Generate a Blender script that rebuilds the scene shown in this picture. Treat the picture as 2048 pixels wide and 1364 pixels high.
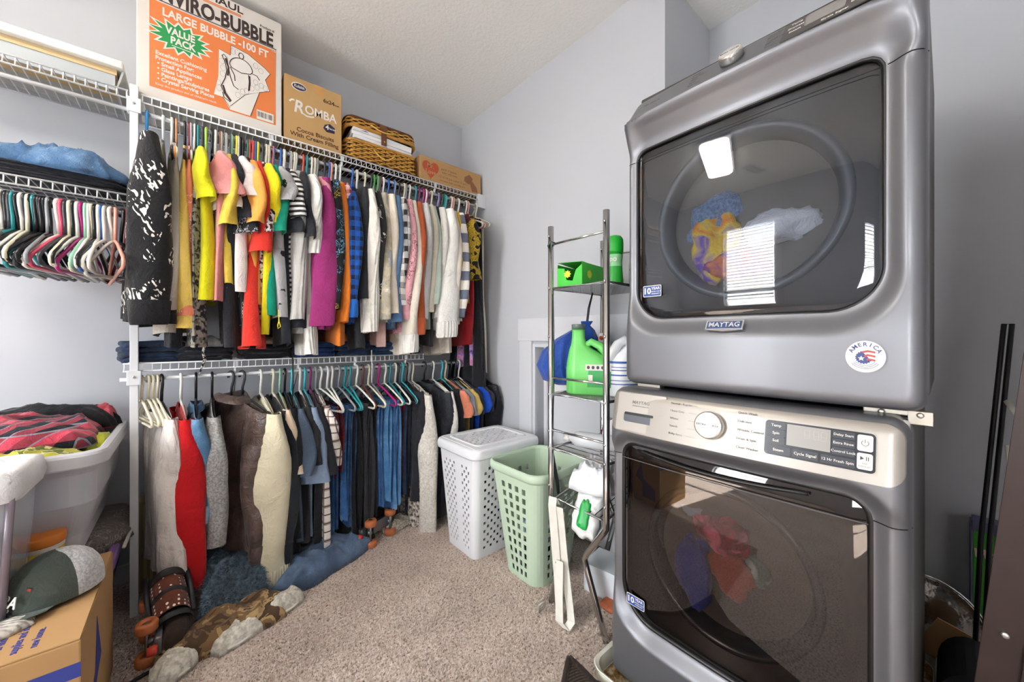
import bpy, bmesh, math, random
from mathutils import Vector, Matrix, noise
sc = bpy.context.scene
COL = sc.collection
for o in list(bpy.data.objects):
    bpy.data.objects.remove(o)
RND = random.Random(11)
PI = math.pi

# ------------------------------------------------------------------ camera
F_PX, CAM_H, YAW = 748.0, 1.13, math.radians(40.7)
SN, CS, HOR = math.sin(YAW), math.cos(YAW), 673.0
cam = bpy.data.cameras.new('camera')
cam.sensor_fit = 'HORIZONTAL'
cam.sensor_width = 36.0
cam.lens = F_PX / 2048 * 36
cam.shift_y = -(682 - HOR) / 2048
cam.clip_start = 0.02
co = bpy.data.objects.new('camera', cam)
co.location = (0, 0, CAM_H)
co.rotation_euler = (PI / 2, 0, -YAW)
COL.objects.link(co)
sc.camera = co

# ------------------------------------------------------------------ world, exposure, big lights
w = bpy.data.worlds.new('world')
sc.world = w
w.use_nodes = True
w.node_tree.nodes['Background'].inputs[0].default_value = (0.75, 0.85, 1.0, 1)
w.node_tree.nodes['Background'].inputs[1].default_value = 1.0
vs = sc.view_settings
vs.view_transform = 'Standard'
vs.look = 'None'
vs.gamma = 1
vs.exposure = 0.12
vs.use_curve_mapping = False
sc.cycles.max_bounces = 8
sc.cycles.diffuse_bounces = 5
sc.cycles.glossy_bounces = 4
sc.cycles.transparent_max_bounces = 16
sc.cycles.sample_clamp_indirect = 8
sc.cycles.caustics_reflective = False
sc.cycles.caustics_refractive = False
# room extents (metres); the camera stands at x = y = 0
XL, XR, XA, YB, YF, ZC, YJ = -2.25, 1.5955, 2.073, 2.455, -1.7, 2.743, 0.815
# daylight in the two windows of the left wall: (y0, y1, z0, z1)
WINDOWS = [(0.98, 1.68, 0.55, 2.25), (-1.30, -0.50, 0.75, 2.05)]
WIN_W = (88.0, 80.0)
for (a, b, c, d), pw in zip(WINDOWS, WIN_W):
    ld = bpy.data.lights.new('window_daylight', 'AREA')
    ld.shape = 'RECTANGLE'
    ld.size, ld.size_y = b - a, d - c
    ld.energy = pw
    ld.color = (0.93, 0.96, 1.0)
    lo = bpy.data.objects.new('window_daylight', ld)
    lo.location = (XL - 0.10, (a + b) / 2, (c + d) / 2)
    lo.rotation_euler = (PI / 2, 0, -PI / 2)
    COL.objects.link(lo)
LAMP_STRENGTH = 30.0
# the sun, falling through the windows onto the floor behind the camera's left
sd_ = bpy.data.lights.new('sun', 'SUN')
sd_.energy = 60.0
sd_.angle = math.radians(0.6)
sd_.color = (1.0, 0.95, 0.88)
so = bpy.data.objects.new('sun', sd_)
so.rotation_euler = Vector((0.66, 0.10, -0.75)).to_track_quat('-Z', 'Y').to_euler()
COL.objects.link(so)

# ------------------------------------------------------------------ helpers: colour, materials
def lin(c):
    return c / 12.92 if c <= 0.04045 else ((c + 0.055) / 1.055) ** 2.4
def rgb(h):
    if isinstance(h, str):
        h = h.lstrip('#')
        return (lin(int(h[0:2], 16) / 255), lin(int(h[2:4], 16) / 255), lin(int(h[4:6], 16) / 255), 1)
    return tuple(h) + ((1,) if len(h) == 3 else ())
def node(nt, t, ins=None, **at):
    n = nt.nodes.new(t)
    for k, v in at.items():
        setattr(n, k, v)
    for k, v in (ins or {}).items():
        s = n.inputs[k]
        if isinstance(v, bpy.types.NodeSocket):
            nt.links.new(v, s)
        else:
            s.default_value = v
    return n
def mth(nt, op, a, b=None, c=None):
    ins = {0: a}
    if b is not None: ins[1] = b
    if c is not None: ins[2] = c
    return node(nt, 'ShaderNodeMath', ins, operation=op).outputs[0]
def mixc(nt, f, a, b):
    n = node(nt, 'ShaderNodeMix', None, data_type='RGBA')
    for i, v in ((0, f), (6, a), (7, b)):
        s = n.inputs[i]
        if isinstance(v, bpy.types.NodeSocket): nt.links.new(v, s)
        else: s.default_value = v
    return n.outputs[2]
def ramp(nt, f, stops, const=False):
    n = node(nt, 'ShaderNodeValToRGB', {0: f})
    cr = n.color_ramp
    cr.interpolation = 'CONSTANT' if const else 'LINEAR'
    while len(cr.elements) < len(stops): cr.elements.new(0.5)
    for e, (p, c) in zip(cr.elements, stops):
        e.position = p
        e.color = c if len(c) == 4 else tuple(c) + (1,)
    return n.outputs[0]
def noise_f(nt, vec, scale, detail=3, rough=0.5, dist=0.0):
    return node(nt, 'ShaderNodeTexNoise', {'Vector': vec, 'Scale': scale, 'Detail': detail, 'Roughness': rough, 'Distortion': dist}).outputs[0]
MATS = {}
def principled(name):
    m = bpy.data.materials.new(name)
    m.use_nodes = True
    nt = m.node_tree
    return m, nt, nt.nodes['Principled BSDF']
def M(name, col='#808080', rough=0.6, metal=0.0, var=0.0, vscale=8.0, bump=0.0, bscale=200.0, spec=0.5, coat=0.0, trans=0.0, aniso=0.0, alpha=1.0, emit=0.0):
    if name in MATS: return MATS[name]
    m, nt, b = principled(name)
    c = rgb(col)
    b.inputs['Base Color'].default_value = c
    b.inputs['Roughness'].default_value = rough
    b.inputs['Metallic'].default_value = metal
    b.inputs['Specular IOR Level'].default_value = spec
    b.inputs['Coat Weight'].default_value = coat
    b.inputs['Transmission Weight'].default_value = trans
    b.inputs['Alpha'].default_value = alpha
    if emit:
        b.inputs['Emission Color'].default_value = c
        b.inputs['Emission Strength'].default_value = emit
    if var or bump:
        P = node(nt, 'ShaderNodeTexCoord').outputs['Object']
        if var:
            f = noise_f(nt, P, vscale, 4)
            d = tuple(max(0, x * (1 - var)) for x in c[:3]) + (1,)
            l = tuple(min(1, x * (1 + var)) for x in c[:3]) + (1,)
            nt.links.new(ramp(nt, f, [(0.3, d), (0.7, l)]), b.inputs['Base Color'])
        if bump:
            f = noise_f(nt, P, bscale, 2)
            n = node(nt, 'ShaderNodeBump', {'Height': f, 'Strength': bump, 'Distance': 0.002})
            nt.links.new(n.outputs[0], b.inputs['Normal'])
    MATS[name] = m
    return m
def fab(kind='plain', c1='#888888', c2='#222222', c3='#ffffff', k=1.0, rough=0.88, bump=0.35):
    """A cloth; KIND is the weave or print, C1 the ground, C2 and C3 the print, K its fineness."""
    key = ('fab', kind, c1, c2, c3, k)
    if key in MATS: return MATS[key]
    m, nt, b = principled('cloth_' + kind)
    b.inputs['Roughness'].default_value = rough
    b.inputs['Specular IOR Level'].default_value = 0.2
    b.inputs['Sheen Weight'].default_value = 0.15
    A, B, C_ = rgb(c1), rgb(c2), rgb(c3)
    P = node(nt, 'ShaderNodeTexCoord').outputs['Object']
    s = node(nt, 'ShaderNodeSeparateXYZ', {0: P})
    x, y, z = s.outputs
    xy = mth(nt, 'ADD', x, y)
    bh, bstr, bdist = noise_f(nt, P, 260, 2), bump, 0.0025
    def band(v, n, duty):
        return mth(nt, 'LESS_THAN', mth(nt, 'FRACT', mth(nt, 'MULTIPLY', v, n)), duty)
    col = None
    if kind == 'plain': col = A
    elif kind == 'hstripe': col = mixc(nt, band(z, 14 * k, 0.5), A, B)
    elif kind == 'vstripe': col = mixc(nt, band(xy, 60 * k, 0.5), A, B)
    elif kind == 'plaid':
        f = mth(nt, 'MULTIPLY', mth(nt, 'ADD', band(z, 17 * k, 0.5), band(mth(nt, 'SUBTRACT', y, x), 17 * k, 0.5)), 0.5)
        f2 = mth(nt, 'MAXIMUM', band(z, 17 * k, 0.06), band(mth(nt, 'SUBTRACT', y, x), 17 * k, 0.06))
        mid = tuple((p + q) / 2 for p, q in zip(A, B))
        col = mixc(nt, f2, ramp(nt, f, [(0, A), (0.3, mid), (0.8, B)], True), C_)
    elif kind == 'window':
        f2 = mth(nt, 'MAXIMUM', band(z, 24 * k, 0.14), band(mth(nt, 'SUBTRACT', y, x), 24 * k, 0.14))
        f3 = mth(nt, 'MAXIMUM', band(mth(nt, 'ADD', z, 0.006), 12 * k, 0.2), band(mth(nt, 'SUBTRACT', y, x), 12 * k, 0.2))
        col = mixc(nt, f2, mixc(nt, f3, A, C_), B)
    elif kind == 'spots':
        v = node(nt, 'ShaderNodeTexVoronoi', {'Vector': P, 'Scale': 26 * k, 'Randomness': 1.0}).outputs[0]
        f = mth(nt, 'LESS_THAN', mth(nt, 'ADD', v, mth(nt, 'MULTIPLY', noise_f(nt, P, 60), 0.5)), 0.52)
        col = mixc(nt, f, A, B)
    elif kind == 'cow':
        f = noise_f(nt, P, 26 * k, 2, 0.4, 0.6)
        col = ramp(nt, f, [(0, B), (0.44, C_), (0.5, A)], True)
    elif kind == 'slash':
        rot = node(nt, 'ShaderNodeMapping', {'Vector': P, 'Rotation': (0.5, 0.3, 0.4), 'Scale': (1, 1, 1)}).outputs[0]
        wob = node(nt, 'ShaderNodeTexNoise', {'Vector': P, 'Scale': 14 * k, 'Detail': 1}).outputs[1]
        mv = node(nt, 'ShaderNodeVectorMath', {0: rot, 1: node(nt, 'ShaderNodeVectorMath', {0: wob, 'Scale': 0.035}, operation='SCALE').outputs[0]}, operation='ADD').outputs[0]
        mp = node(nt, 'ShaderNodeMapping', {'Vector': mv, 'Scale': (85 * k, 88 * k, 13 * k)}).outputs[0]
        f = noise_f(nt, mp, 1.0, 1, 0.4, 0.2)
        g = noise_f(nt, P, 9 * k, 0)
        f = mth(nt, 'MULTIPLY', mth(nt, 'GREATER_THAN', f, 0.60), mth(nt, 'GREATER_THAN', g, 0.49))
        col = mixc(nt, f, A, B)
    elif kind == 'script':
        f = noise_f(nt, P, 42 * k, 2, 0.5, 1.6)
        f = mth(nt, 'LESS_THAN', mth(nt, 'ABSOLUTE', mth(nt, 'SUBTRACT', f, 0.5)), 0.022)
        g = mth(nt, 'GREATER_THAN', noise_f(nt, P, 12 * k, 1), 0.5)
        hcol = ramp(nt, noise_f(nt, P, 10, 0), [(0, B), (0.5, C_)], True)
        col = mixc(nt, mth(nt, 'MULTIPLY', f, g), A, hcol)
    elif kind == 'baroque':
        f = noise_f(nt, P, 30 * k, 3, 0.5, 2.2)
        f = mth(nt, 'GREATER_THAN', mth(nt, 'SINE', mth(nt, 'MULTIPLY', f, 46)), 0.0)
        g = mth(nt, 'GREATER_THAN', noise_f(nt, P, 11 * k, 1), 0.42)
        col = mixc(nt, mth(nt, 'MULTIPLY', f, g), A, B)
    elif kind == 'tiedye': col = ramp(nt, noise_f(nt, P, 12 * k, 3, 0.5, 0.8), [(0.3, A), (0.48, C_), (0.66, B)])
    elif kind == 'camo': col = ramp(nt, noise_f(nt, P, 14 * k, 3, 0.55, 0.9), [(0, A), (0.43, B), (0.52, C_), (0.6, A)], True)
    elif kind == 'denim':
        f = noise_f(nt, P, 11 * k, 4, 0.6)
        g = node(nt, 'ShaderNodeMapping', {'Vector': P, 'Scale': (900, 900, 160)}).outputs[0]
        f = mth(nt, 'ADD', mth(nt, 'MULTIPLY', f, 0.75), mth(nt, 'MULTIPLY', noise_f(nt, g, 1.0, 1), 0.28))
        col = ramp(nt, f, [(0.34, B), (0.56, A), (0.76, C_)])
        bstr = 0.5
    elif kind == 'leather':
        f = noise_f(nt, P, 16 * k, 5, 0.6)
        col = ramp(nt, f, [(0.35, A), (0.62, B), (0.8, C_)])
        b.inputs['Roughness'].default_value = 0.38
        b.inputs['Specular IOR Level'].default_value = 0.5
        bh, bstr = noise_f(nt, P, 90, 4), 0.3
    elif kind == 'dots':
        v = node(nt, 'ShaderNodeTexVoronoi', {'Vector': P, 'Scale': 75 * k, 'Randomness': 0.15}).outputs[0]
        col = mixc(nt, mth(nt, 'LESS_THAN', v, 0.28), A, B)
    elif kind == 'rib':
        col = A
    elif kind == 'knit':
        f = noise_f(nt, P, 120 * k, 3, 0.6)
        col = ramp(nt, f, [(0.4, A), (0.6, B)])
        bh, bstr, bdist = f, 0.9, 0.004
    if kind == 'rib':
        mp = node(nt, 'ShaderNodeMapping', {'Vector': P, 'Scale': (1, 1, 0.04)}).outputs[0]
        wv = node(nt, 'ShaderNodeTexWave', {'Vector': mp, 'Scale': 42 * k, 'Distortion': 0.4}, bands_direction='DIAGONAL')
        bh, bstr, bdist = wv.outputs[1], 0.8, 0.004
    # soft cloth-wide tone variation
    f = noise_f(nt, P, 7, 3)
    tone = ramp(nt, f, [(0.3, (0.84, 0.84, 0.84, 1)), (0.7, (1.06, 1.06, 1.06, 1))])
    mm = node(nt, 'ShaderNodeMix', None, data_type='RGBA', blend_type='MULTIPLY')
    mm.inputs[0].default_value = 1.0
    if isinstance(col, bpy.types.NodeSocket): nt.links.new(col, mm.inputs[6])
    else: mm.inputs[6].default_value = col
    nt.links.new(tone, mm.inputs[7])
    nt.links.new(mm.outputs[2], b.inputs['Base Color'])
    bn = node(nt, 'ShaderNodeBump', {'Height': bh, 'Strength': bstr, 'Distance': bdist})
    # crumple
    bn2 = node(nt, 'ShaderNodeBump', {'Height': noise_f(nt, P, 22, 4, 0.6, 0.6), 'Strength': 0.6, 'Distance': 0.016, 'Normal': bn.outputs[0]})
    nt.links.new(bn2.outputs[0], b.inputs['Normal'])
    MATS[key] = m
    return m

# ------------------------------------------------------------------ helpers: objects
def tag(o, label=None, cat=None, group=None, kind=None):
    if label: o['label'] = label
    if cat: o['category'] = cat
    if group: o['group'] = group
    if kind: o['kind'] = kind
    return o
def thing(name, label, cat, loc=(0, 0, 0), rz=0.0, group=None, rot=None):
    o = bpy.data.objects.new(name, None)
    o.empty_display_size = 0.05
    o.location = loc
    o.rotation_euler = rot if rot else (0, 0, rz)
    COL.objects.link(o)
    return tag(o, label, cat, group)
def obj(name, me, mat=None, parent=None, loc=None, rot=None):
    o = bpy.data.objects.new(name, me)
    if mat is not None:
        if len(me.materials) == 0: me.materials.append(mat)
        elif me.materials[0] != mat:
            o.material_slots[0].link = 'OBJECT'
            o.material_slots[0].material = mat
    if parent is not None: o.parent = parent
    if loc is not None: o.location = loc
    if rot is not None: o.rotation_euler = rot
    COL.objects.link(o)
    return o
class MB:
    """Collects vertices and faces for one mesh."""
    def __init__(s): s.v, s.f = [], []
    def add(s, v, f):
        n = len(s.v)
        s.v += [tuple(p) for p in v]
        s.f += [tuple(i + n for i in q) for q in f]
        return s
    def box(s, lo, hi, mat=None):
        x0, y0, z0 = lo; x1, y1, z1 = hi
        v = [(x0, y0, z0), (x1, y0, z0), (x1, y1, z0), (x0, y1, z0), (x0, y0, z1), (x1, y0, z1), (x1, y1, z1), (x0, y1, z1)]
        if mat is not None: v = [mat @ Vector(p) for p in v]
        return s.add(v, [(0, 3, 2, 1), (4, 5, 6, 7), (0, 1, 5, 4), (1, 2, 6, 5), (2, 3, 7, 6), (3, 0, 4, 7)])
    def tube(s, pts, r, n=6, close=False, cap=True, up=None):
        pts = [Vector(p) for p in pts]
        m = len(pts)
        rr = r if isinstance(r, (list, tuple)) else [r] * m
        rings = []
        prev = None
        for i in range(m):
            a = pts[(i - 1) % m] if (i > 0 or close) else pts[i]
            c = pts[(i + 1) % m] if (i < m - 1 or close) else pts[i]
            t = (c - a)
            t = t.normalized() if t.length > 1e-9 else Vector((0, 0, 1))
            if prev is None:
                ref = Vector(up) if up else (Vector((0, 0, 1)) if abs(t.z) < 0.9 else Vector((1, 0, 0)))
                nn = t.cross(ref).normalized()
            else:
                nn = prev - t * prev.dot(t)
                nn = nn.normalized() if nn.length > 1e-6 else t.orthogonal().normalized()
            prev = nn
            bb = t.cross(nn)
            rings.append([pts[i] + (nn * math.cos(2 * PI * k / n) + bb * math.sin(2 * PI * k / n)) * rr[i] for k in range(n)])
        v = [p for q in rings for p in q]
        f = []
        for i in range(m if close else m - 1):
            j = (i + 1) % m
            for k in range(n):
                f.append((i * n + k, i * n + (k + 1) % n, j * n + (k + 1) % n, j * n + k))
        if cap and not close:
            f.append(tuple(range(n - 1, -1, -1)))
            f.append(tuple((m - 1) * n + k for k in range(n)))
        return s.add(v, f)
    def loft(s, rings, cap0=False, cap1=False, close=True):
        n = len(rings[0])
        v = [p for q in rings for p in q]
        f = []
        for i in range(len(rings) - 1):
            for k in range(n if close else n - 1):
                f.append((i * n + k, i * n + (k + 1) % n, (i + 1) * n + (k + 1) % n, (i + 1) * n + k))
        if cap0: f.append(tuple(range(n - 1, -1, -1)))
        if cap1: f.append(tuple((len(rings) - 1) * n + k for k in range(n)))
        return s.add(v, f)
    def lathe(s, prof, n=24, c=(0, 0, 0), axis='z', cap=True):
        rings = []
        for r, h in prof:
            q = []
            for k in range(n):
                a = 2 * PI * k / n
                p = (r * math.cos(a), r * math.sin(a), h)
                if axis == 'x': p = (-h, r * math.cos(a), r * math.sin(a))   # axis towards -x
                elif axis == 'y': p = (r * math.cos(a), -h, r * math.sin(a)) # axis towards -y
                q.append((p[0] + c[0], p[1] + c[1], p[2] + c[2]))
            rings.append(q)
        return s.loft(rings, cap, cap)
    def build(s, name, mat=None, parent=None, smooth=False, bevel=0.0, seg=2, loc=None, rot=None, fix=True):
        me = bpy.data.meshes.new(name)
        me.from_pydata([tuple(p) for p in s.v], [], s.f)
        if fix or bevel:
            bm = bmesh.new()
            bm.from_mesh(me)
            if bevel:
                bmesh.ops.bevel(bm, geom=bm.edges[:], offset=bevel, segments=seg, profile=0.6, affect='EDGES', clamp_overlap=True)
            bmesh.ops.recalc_face_normals(bm, faces=bm.faces[:])
            bm.to_mesh(me)
            bm.free()
        if smooth:
            for p in me.polygons: p.use_smooth = True
        me.update()
        return obj(name, me, mat, parent, loc, rot)
def smoothed(o, deg=40):
    me = o.data
    for p in me.polygons: p.use_smooth = True
    me.set_sharp_from_angle(angle=math.radians(deg))
    return o
def box(name, lo, hi, mat, parent=None, bevel=0.003, **kw):
    return MB().box(lo, hi).build(name, mat, parent, bevel=bevel, **kw)
def frame(o, xd, yd):
    xd, yd = Vector(xd).normalized(), Vector(yd).normalized()
    zd = xd.cross(yd)
    m = Matrix((xd, yd, zd)).transposed().to_4x4()
    m.translation = Vector(o)
    return m
def text(name, body, size, Mx, mat, parent, bold=0.0, ext=0.0004, align='CENTER', sx=1.0, shear=0.0, space=1.0, res=3):
    cu = bpy.data.curves.new(name, 'FONT')
    cu.body = body
    cu.size = size
    cu.align_x = align
    cu.align_y = 'CENTER'
    cu.offset = bold * size
    cu.extrude = ext
    cu.shear = shear
    cu.space_character = space
    cu.resolution_u = res
    t = bpy.data.objects.new(name, cu)
    me = bpy.data.meshes.new_from_object(t)
    bpy.data.objects.remove(t)
    bpy.data.curves.remove(cu)
    me.name = name
    for v in me.vertices:
        v.co = Mx @ Vector((v.co.x * sx, v.co.y, v.co.z))
    me.materials.clear()
    return obj(name, me, mat, parent)
def plate(name, pts, Mx, mat, parent, th=0.0005):
    n = len(pts)
    a = [Mx @ Vector((p[0], p[1], 0)) for p in pts]
    c = [Mx @ Vector((p[0], p[1], th)) for p in pts]
    mb = MB().add(a + c, [tuple(range(n, 2 * n))] + [(i, (i + 1) % n, n + (i + 1) % n, n + i) for i in range(n)])
    return mb.build(name, mat, parent)
def rect(w_, h_, cx=0, cy=0, r=0.0, n=5):
    if r <= 0: return [(cx - w_ / 2, cy - h_ / 2), (cx + w_ / 2, cy - h_ / 2), (cx + w_ / 2, cy + h_ / 2), (cx - w_ / 2, cy + h_ / 2)]
    out = []
    for qx, qy, a0 in ((1, -1, -90), (1, 1, 0), (-1, 1, 90), (-1, -1, 180)):
        for i in range(n + 1):
            a = math.radians(a0 + 90 * i / n)
            out.append((cx + qx * (w_ / 2 - r) + r * math.cos(a), cy + qy * (h_ / 2 - r) + r * math.sin(a)))
    return out
def ellipse(rx, ry, cx=0, cy=0, n=32):
    return [(cx + rx * math.cos(2 * PI * i / n), cy + ry * math.sin(2 * PI * i / n)) for i in range(n)]
def stroke(name, lines, wd, Mx, mat, parent, z=0.0006):
    """Printed strokes: flat ribbons along 2-D polylines."""
    mb = MB()
    for ln in lines:
        n = len(ln)
        L, Rr = [], []
        for i, p in enumerate(ln):
            a, c = ln[max(0, i - 1)], ln[min(n - 1, i + 1)]
            dx, dy = c[0] - a[0], c[1] - a[1]
            l = math.hypot(dx, dy) or 1
            L.append(Mx @ Vector((p[0] - dy / l * wd / 2, p[1] + dx / l * wd / 2, z)))
            Rr.append(Mx @ Vector((p[0] + dy / l * wd / 2, p[1] - dx / l * wd / 2, z)))
        mb.add(L + Rr, [(i, n + i, n + i + 1, i + 1) for i in range(n - 1)])
    return mb.build(name, mat, parent, fix=False)
def sst(a, b, x):
    t = min(1, max(0, (x - a) / (b - a)))
    return t * t * (3 - 2 * t)
def ray(px, py):
    r = (px - 1024) / F_PX
    return SN + r * CS, CS - r * SN, -(py - HOR) / F_PX
def atY(px, py, Y):
    a, b, c = ray(px, py); k = Y / b
    return a * k, Y, CAM_H + c * k
def atX(px, py, X):
    a, b, c = ray(px, py); k = X / a
    return X, b * k, CAM_H + c * k
def atZ(px, py, Z):
    a, b, c = ray(px, py); k = (Z - CAM_H) / c
    return a * k, b * k, Z
ORD = 'first second third fourth fifth sixth seventh eighth ninth tenth eleventh twelfth thirteenth fourteenth fifteenth sixteenth'.split()
# ================================================================== the room
def wall_mat():
    m, nt, b = principled('wall_paint')
    P = node(nt, 'ShaderNodeTexCoord').outputs['Object']
    b.inputs['Base Color'].default_value = rgb('#c0c3c9')
    b.inputs['Roughness'].default_value = 0.7
    n = node(nt, 'ShaderNodeBump', {'Height': noise_f(nt, P, 90, 4), 'Strength': 0.06, 'Distance': 0.003})
    nt.links.new(n.outputs[0], b.inputs['Normal'])
    return m
WALL = wall_mat()
def ceil_mat():
    m, nt, b = principled('ceiling_paint')
    P = node(nt, 'ShaderNodeTexCoord').outputs['Object']
    b.inputs['Base Color'].default_value = rgb('#f1f1ee')
    b.inputs['Roughness'].default_value = 0.9
    n = node(nt, 'ShaderNodeBump', {'Height': noise_f(nt, P, 55, 4, 0.6), 'Strength': 0.5, 'Distance': 0.006})
    nt.links.new(n.outputs[0], b.inputs['Normal'])
    return m
def carpet_mat():
    m, nt, b = principled('carpet')
    P = node(nt, 'ShaderNodeTexCoord').outputs['Object']
    f = noise_f(nt, P, 100, 3, 0.7)
    g = noise_f(nt, P, 5, 3)
    c = ramp(nt, f, [(0.31, rgb('#57443a')), (0.40, rgb('#c9b5a8')), (0.55, rgb('#ecdfd5')), (0.75, rgb('#f8f0e8'))])
    mm = node(nt, 'ShaderNodeMix', None, data_type='RGBA', blend_type='MULTIPLY')
    mm.inputs[0].default_value = 1
    nt.links.new(c, mm.inputs[6])
    nt.links.new(ramp(nt, g, [(0.3, (0.86, 0.84, 0.84, 1)), (0.7, (1.05, 1.04, 1.03, 1))]), mm.inputs[7])
    nt.links.new(mm.outputs[2], b.inputs['Base Color'])
    b.inputs['Roughness'].default_value = 0.95
    b.inputs['Specular IOR Level'].default_value = 0.1
    n = node(nt, 'ShaderNodeBump', {'Height': noise_f(nt, P, 170, 3, 0.7), 'Strength': 1.0, 'Distance': 0.006})
    nt.links.new(n.outputs[0], b.inputs['Normal'])
    return m
CARPET = carpet_mat()
T = 0.12
def st(o): return tag(o, kind='structure')
st(box('floor', (XL - T, YF - T, -0.12), (XA + T, YB + T, 0), CARPET, bevel=0))
st(box('ceiling', (XL - T, YF - T, ZC), (XA + T, YB + T, ZC + 0.1), ceil_mat(), bevel=0))
st(box('wall_back', (XL - T, YB, 0), (XA + T, YB + T, ZC), WALL, bevel=0))
WHITE_TRIM = M('trim_white', '#d3d5da', 0.35)
# right wall with an opening for the low attic door
AD = (1.02, 1.655, 1.085)      # y0, y1, top of the opening
wr = MB().box((XR, AD[1], 0), (XA + T, YB, ZC)).box((XR, YJ, AD[2]), (XA + T, AD[1], ZC)).box((XR, YJ, 0), (XA + T, AD[0], AD[2])).box((XR + 0.10, AD[0], 0), (XA + T, AD[1], AD[2]))
st(wr.build('wall_right', WALL))
st(box('wall_alcove', (XA, YF - T, 0), (XA + T, YJ, ZC), WALL, bevel=0))
st(box('wall_front', (XL - T, YF - T, 0), (XA, YF, ZC), WALL, bevel=0))
# left wall with two window openings
wl = MB()
ys = sorted(WINDOWS)
y0 = YF
for (a, b, c, d) in ys:
    wl.box((XL - T, y0, 0), (XL, a, ZC)).box((XL - T, a, 0), (XL, b, c)).box((XL - T, a, d), (XL, b, ZC))
    y0 = b
wl.box((XL - T, y0, 0), (XL, YB, ZC))
st(wl.build('wall_left', WALL))
GLASS = M('window_glass', '#ffffff', 0.0, trans=1.0)
nwin = 0
for (a, b, c, d) in WINDOWS:
    nwin += 1
    wn = thing('window_%d' % nwin, None, None)
    wn['kind'] = 'structure'
    fr = MB()
    for q in ((a - 0.07, a, c - 0.07, d + 0.07), (b, b + 0.07, c - 0.07, d + 0.07)): fr.box((XL - 0.002, q[0], q[2]), (XL + 0.018, q[1], q[3]))
    for q in ((c - 0.09, c), (d, d + 0.07)): fr.box((XL - 0.002, a, q[0]), (XL + 0.022, b, q[1]))
    fr.build('window_frame', WHITE_TRIM, wn, bevel=0.003)
    mb = MB().box((XL - 0.07, a, (c + d) / 2 - 0.02), (XL - 0.04, b, (c + d) / 2 + 0.02))
    for q in (a, b - 0.03): mb.box((XL - 0.07, q, c), (XL - 0.04, q + 0.03, d))
    mb.build('sash', WHITE_TRIM, wn)
    nsl = int((d - c) / 0.042)
    slat = MB().box((-0.017, a + 0.032, -0.0012), (0.017, b - 0.032, 0.0012)).build('blind_slat', M('blind_white', '#f2f2ee', 0.5), wn, loc=(XL - 0.015, 0, d - 0.03), rot=(0, 0.6, 0))
    for i in range(1, nsl):
        s2 = slat.copy(); COL.objects.link(s2); s2.location.z = d - 0.03 - i * 0.042
# ceiling lamp (its reflection shows in the dryer door)
lp = thing('ceiling_light', 'oblong white flush ceiling light with a warm diffuser', 'ceiling light', (-1.0, 1.3, ZC), rz=-0.27)
box('base_plate', (-0.42, -0.16, -0.03), (0.42, 0.16, -0.002), WHITE_TRIM, lp, 0.004)
m, nt, b = principled('lamp_diffuser')
b.inputs['Base Color'].default_value = (0.9, 0.88, 0.82, 1)
b.inputs['Emission Color'].default_value = (1.0, 0.93, 0.84, 1)
b.inputs['Emission Strength'].default_value = LAMP_STRENGTH
rings = [[(x, y, z) for x, y in rect(0.8 * k, 0.28 * k, r=0.06 * k)] for k, z in ((1.0, -0.03), (0.99, -0.055), (0.92, -0.075), (0.6, -0.085))]
MB().loft(rings, False, True).build('diffuser', m, lp, smooth=True)
vt = thing('ceiling_vent', 'white slotted air vent in the ceiling', 'vent', (-1.62, 1.1, ZC), rz=0.3)
MB().box((-0.15, -0.06, -0.008), (0.15, -0.045, 0)).box((-0.15, 0.045, -0.008), (0.15, 0.06, 0)).box((-0.15, -0.045, -0.008), (-0.135, 0.045, 0)).box((0.135, -0.045, -0.008), (0.15, 0.045, 0)).build('frame', WHITE_TRIM, vt)
box('backing', (-0.135, -0.045, -0.003), (0.135, 0.045, -0.001), M('vent_dark', '#3a3a3a', 0.8), vt, 0)
for i in range(5):
    MB().box((-0.135, -0.004, -0.008), (0.135, 0.004, -0.003)).build('slat', WHITE_TRIM, vt, loc=(0, -0.03 + i * 0.015, 0))
# attic access door in the right wall
dr = thing('door_1', None, None); dr['kind'] = 'structure'
box('door_panel', (XR + 0.045, AD[0] + 0.075, 0.02), (XR + 0.075, AD[1] - 0.085, AD[2] - 0.02), WHITE_TRIM, dr, 0.003)
box('jamb', (XR - 0.005, AD[1] - 0.02, 0), (XR + 0.098, AD[1], AD[2]), WHITE_TRIM, dr, 0.002)
box('jamb', (XR - 0.005, AD[0], 0), (XR + 0.098, AD[0] + 0.02, AD[2]), WHITE_TRIM, dr, 0.002)
box('door_stop', (XR + 0.03, AD[1] - 0.085, 0), (XR + 0.098, AD[1] - 0.06, AD[2]), WHITE_TRIM, dr, 0.002)
box('door_stop', (XR + 0.03, AD[0] + 0.05, 0), (XR + 0.098, AD[0] + 0.075, AD[2]), WHITE_TRIM, dr, 0.002)
box('head_jamb', (XR - 0.005, AD[0] + 0.021, AD[2] - 0.02), (XR + 0.098, AD[1] - 0.021, AD[2]), WHITE_TRIM, dr, 0.002)
cas = thing('trim_1', None, None); cas['kind'] = 'structure'
box('casing', (XR - 0.018, AD[1] - 0.001, 0), (XR + 0.001, AD[1] + 0.11, AD[2] + 0.02), WHITE_TRIM, cas, 0.003)
box('casing', (XR - 0.018, AD[0] - 0.11, 0), (XR + 0.001, AD[0] + 0.001, AD[2] + 0.02), WHITE_TRIM, cas, 0.003)
box('head_casing', (XR - 0.022, AD[0] - 0.13, AD[2] + 0.018), (XR + 0.001, AD[1] + 0.12, AD[2] + 0.155), WHITE_TRIM, cas, 0.003)
bb = box('baseboard_back', (XL, YB - 0.014, 0), (XR, YB, 0.09), WHITE_TRIM, bevel=0.003); st(bb)
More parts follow.
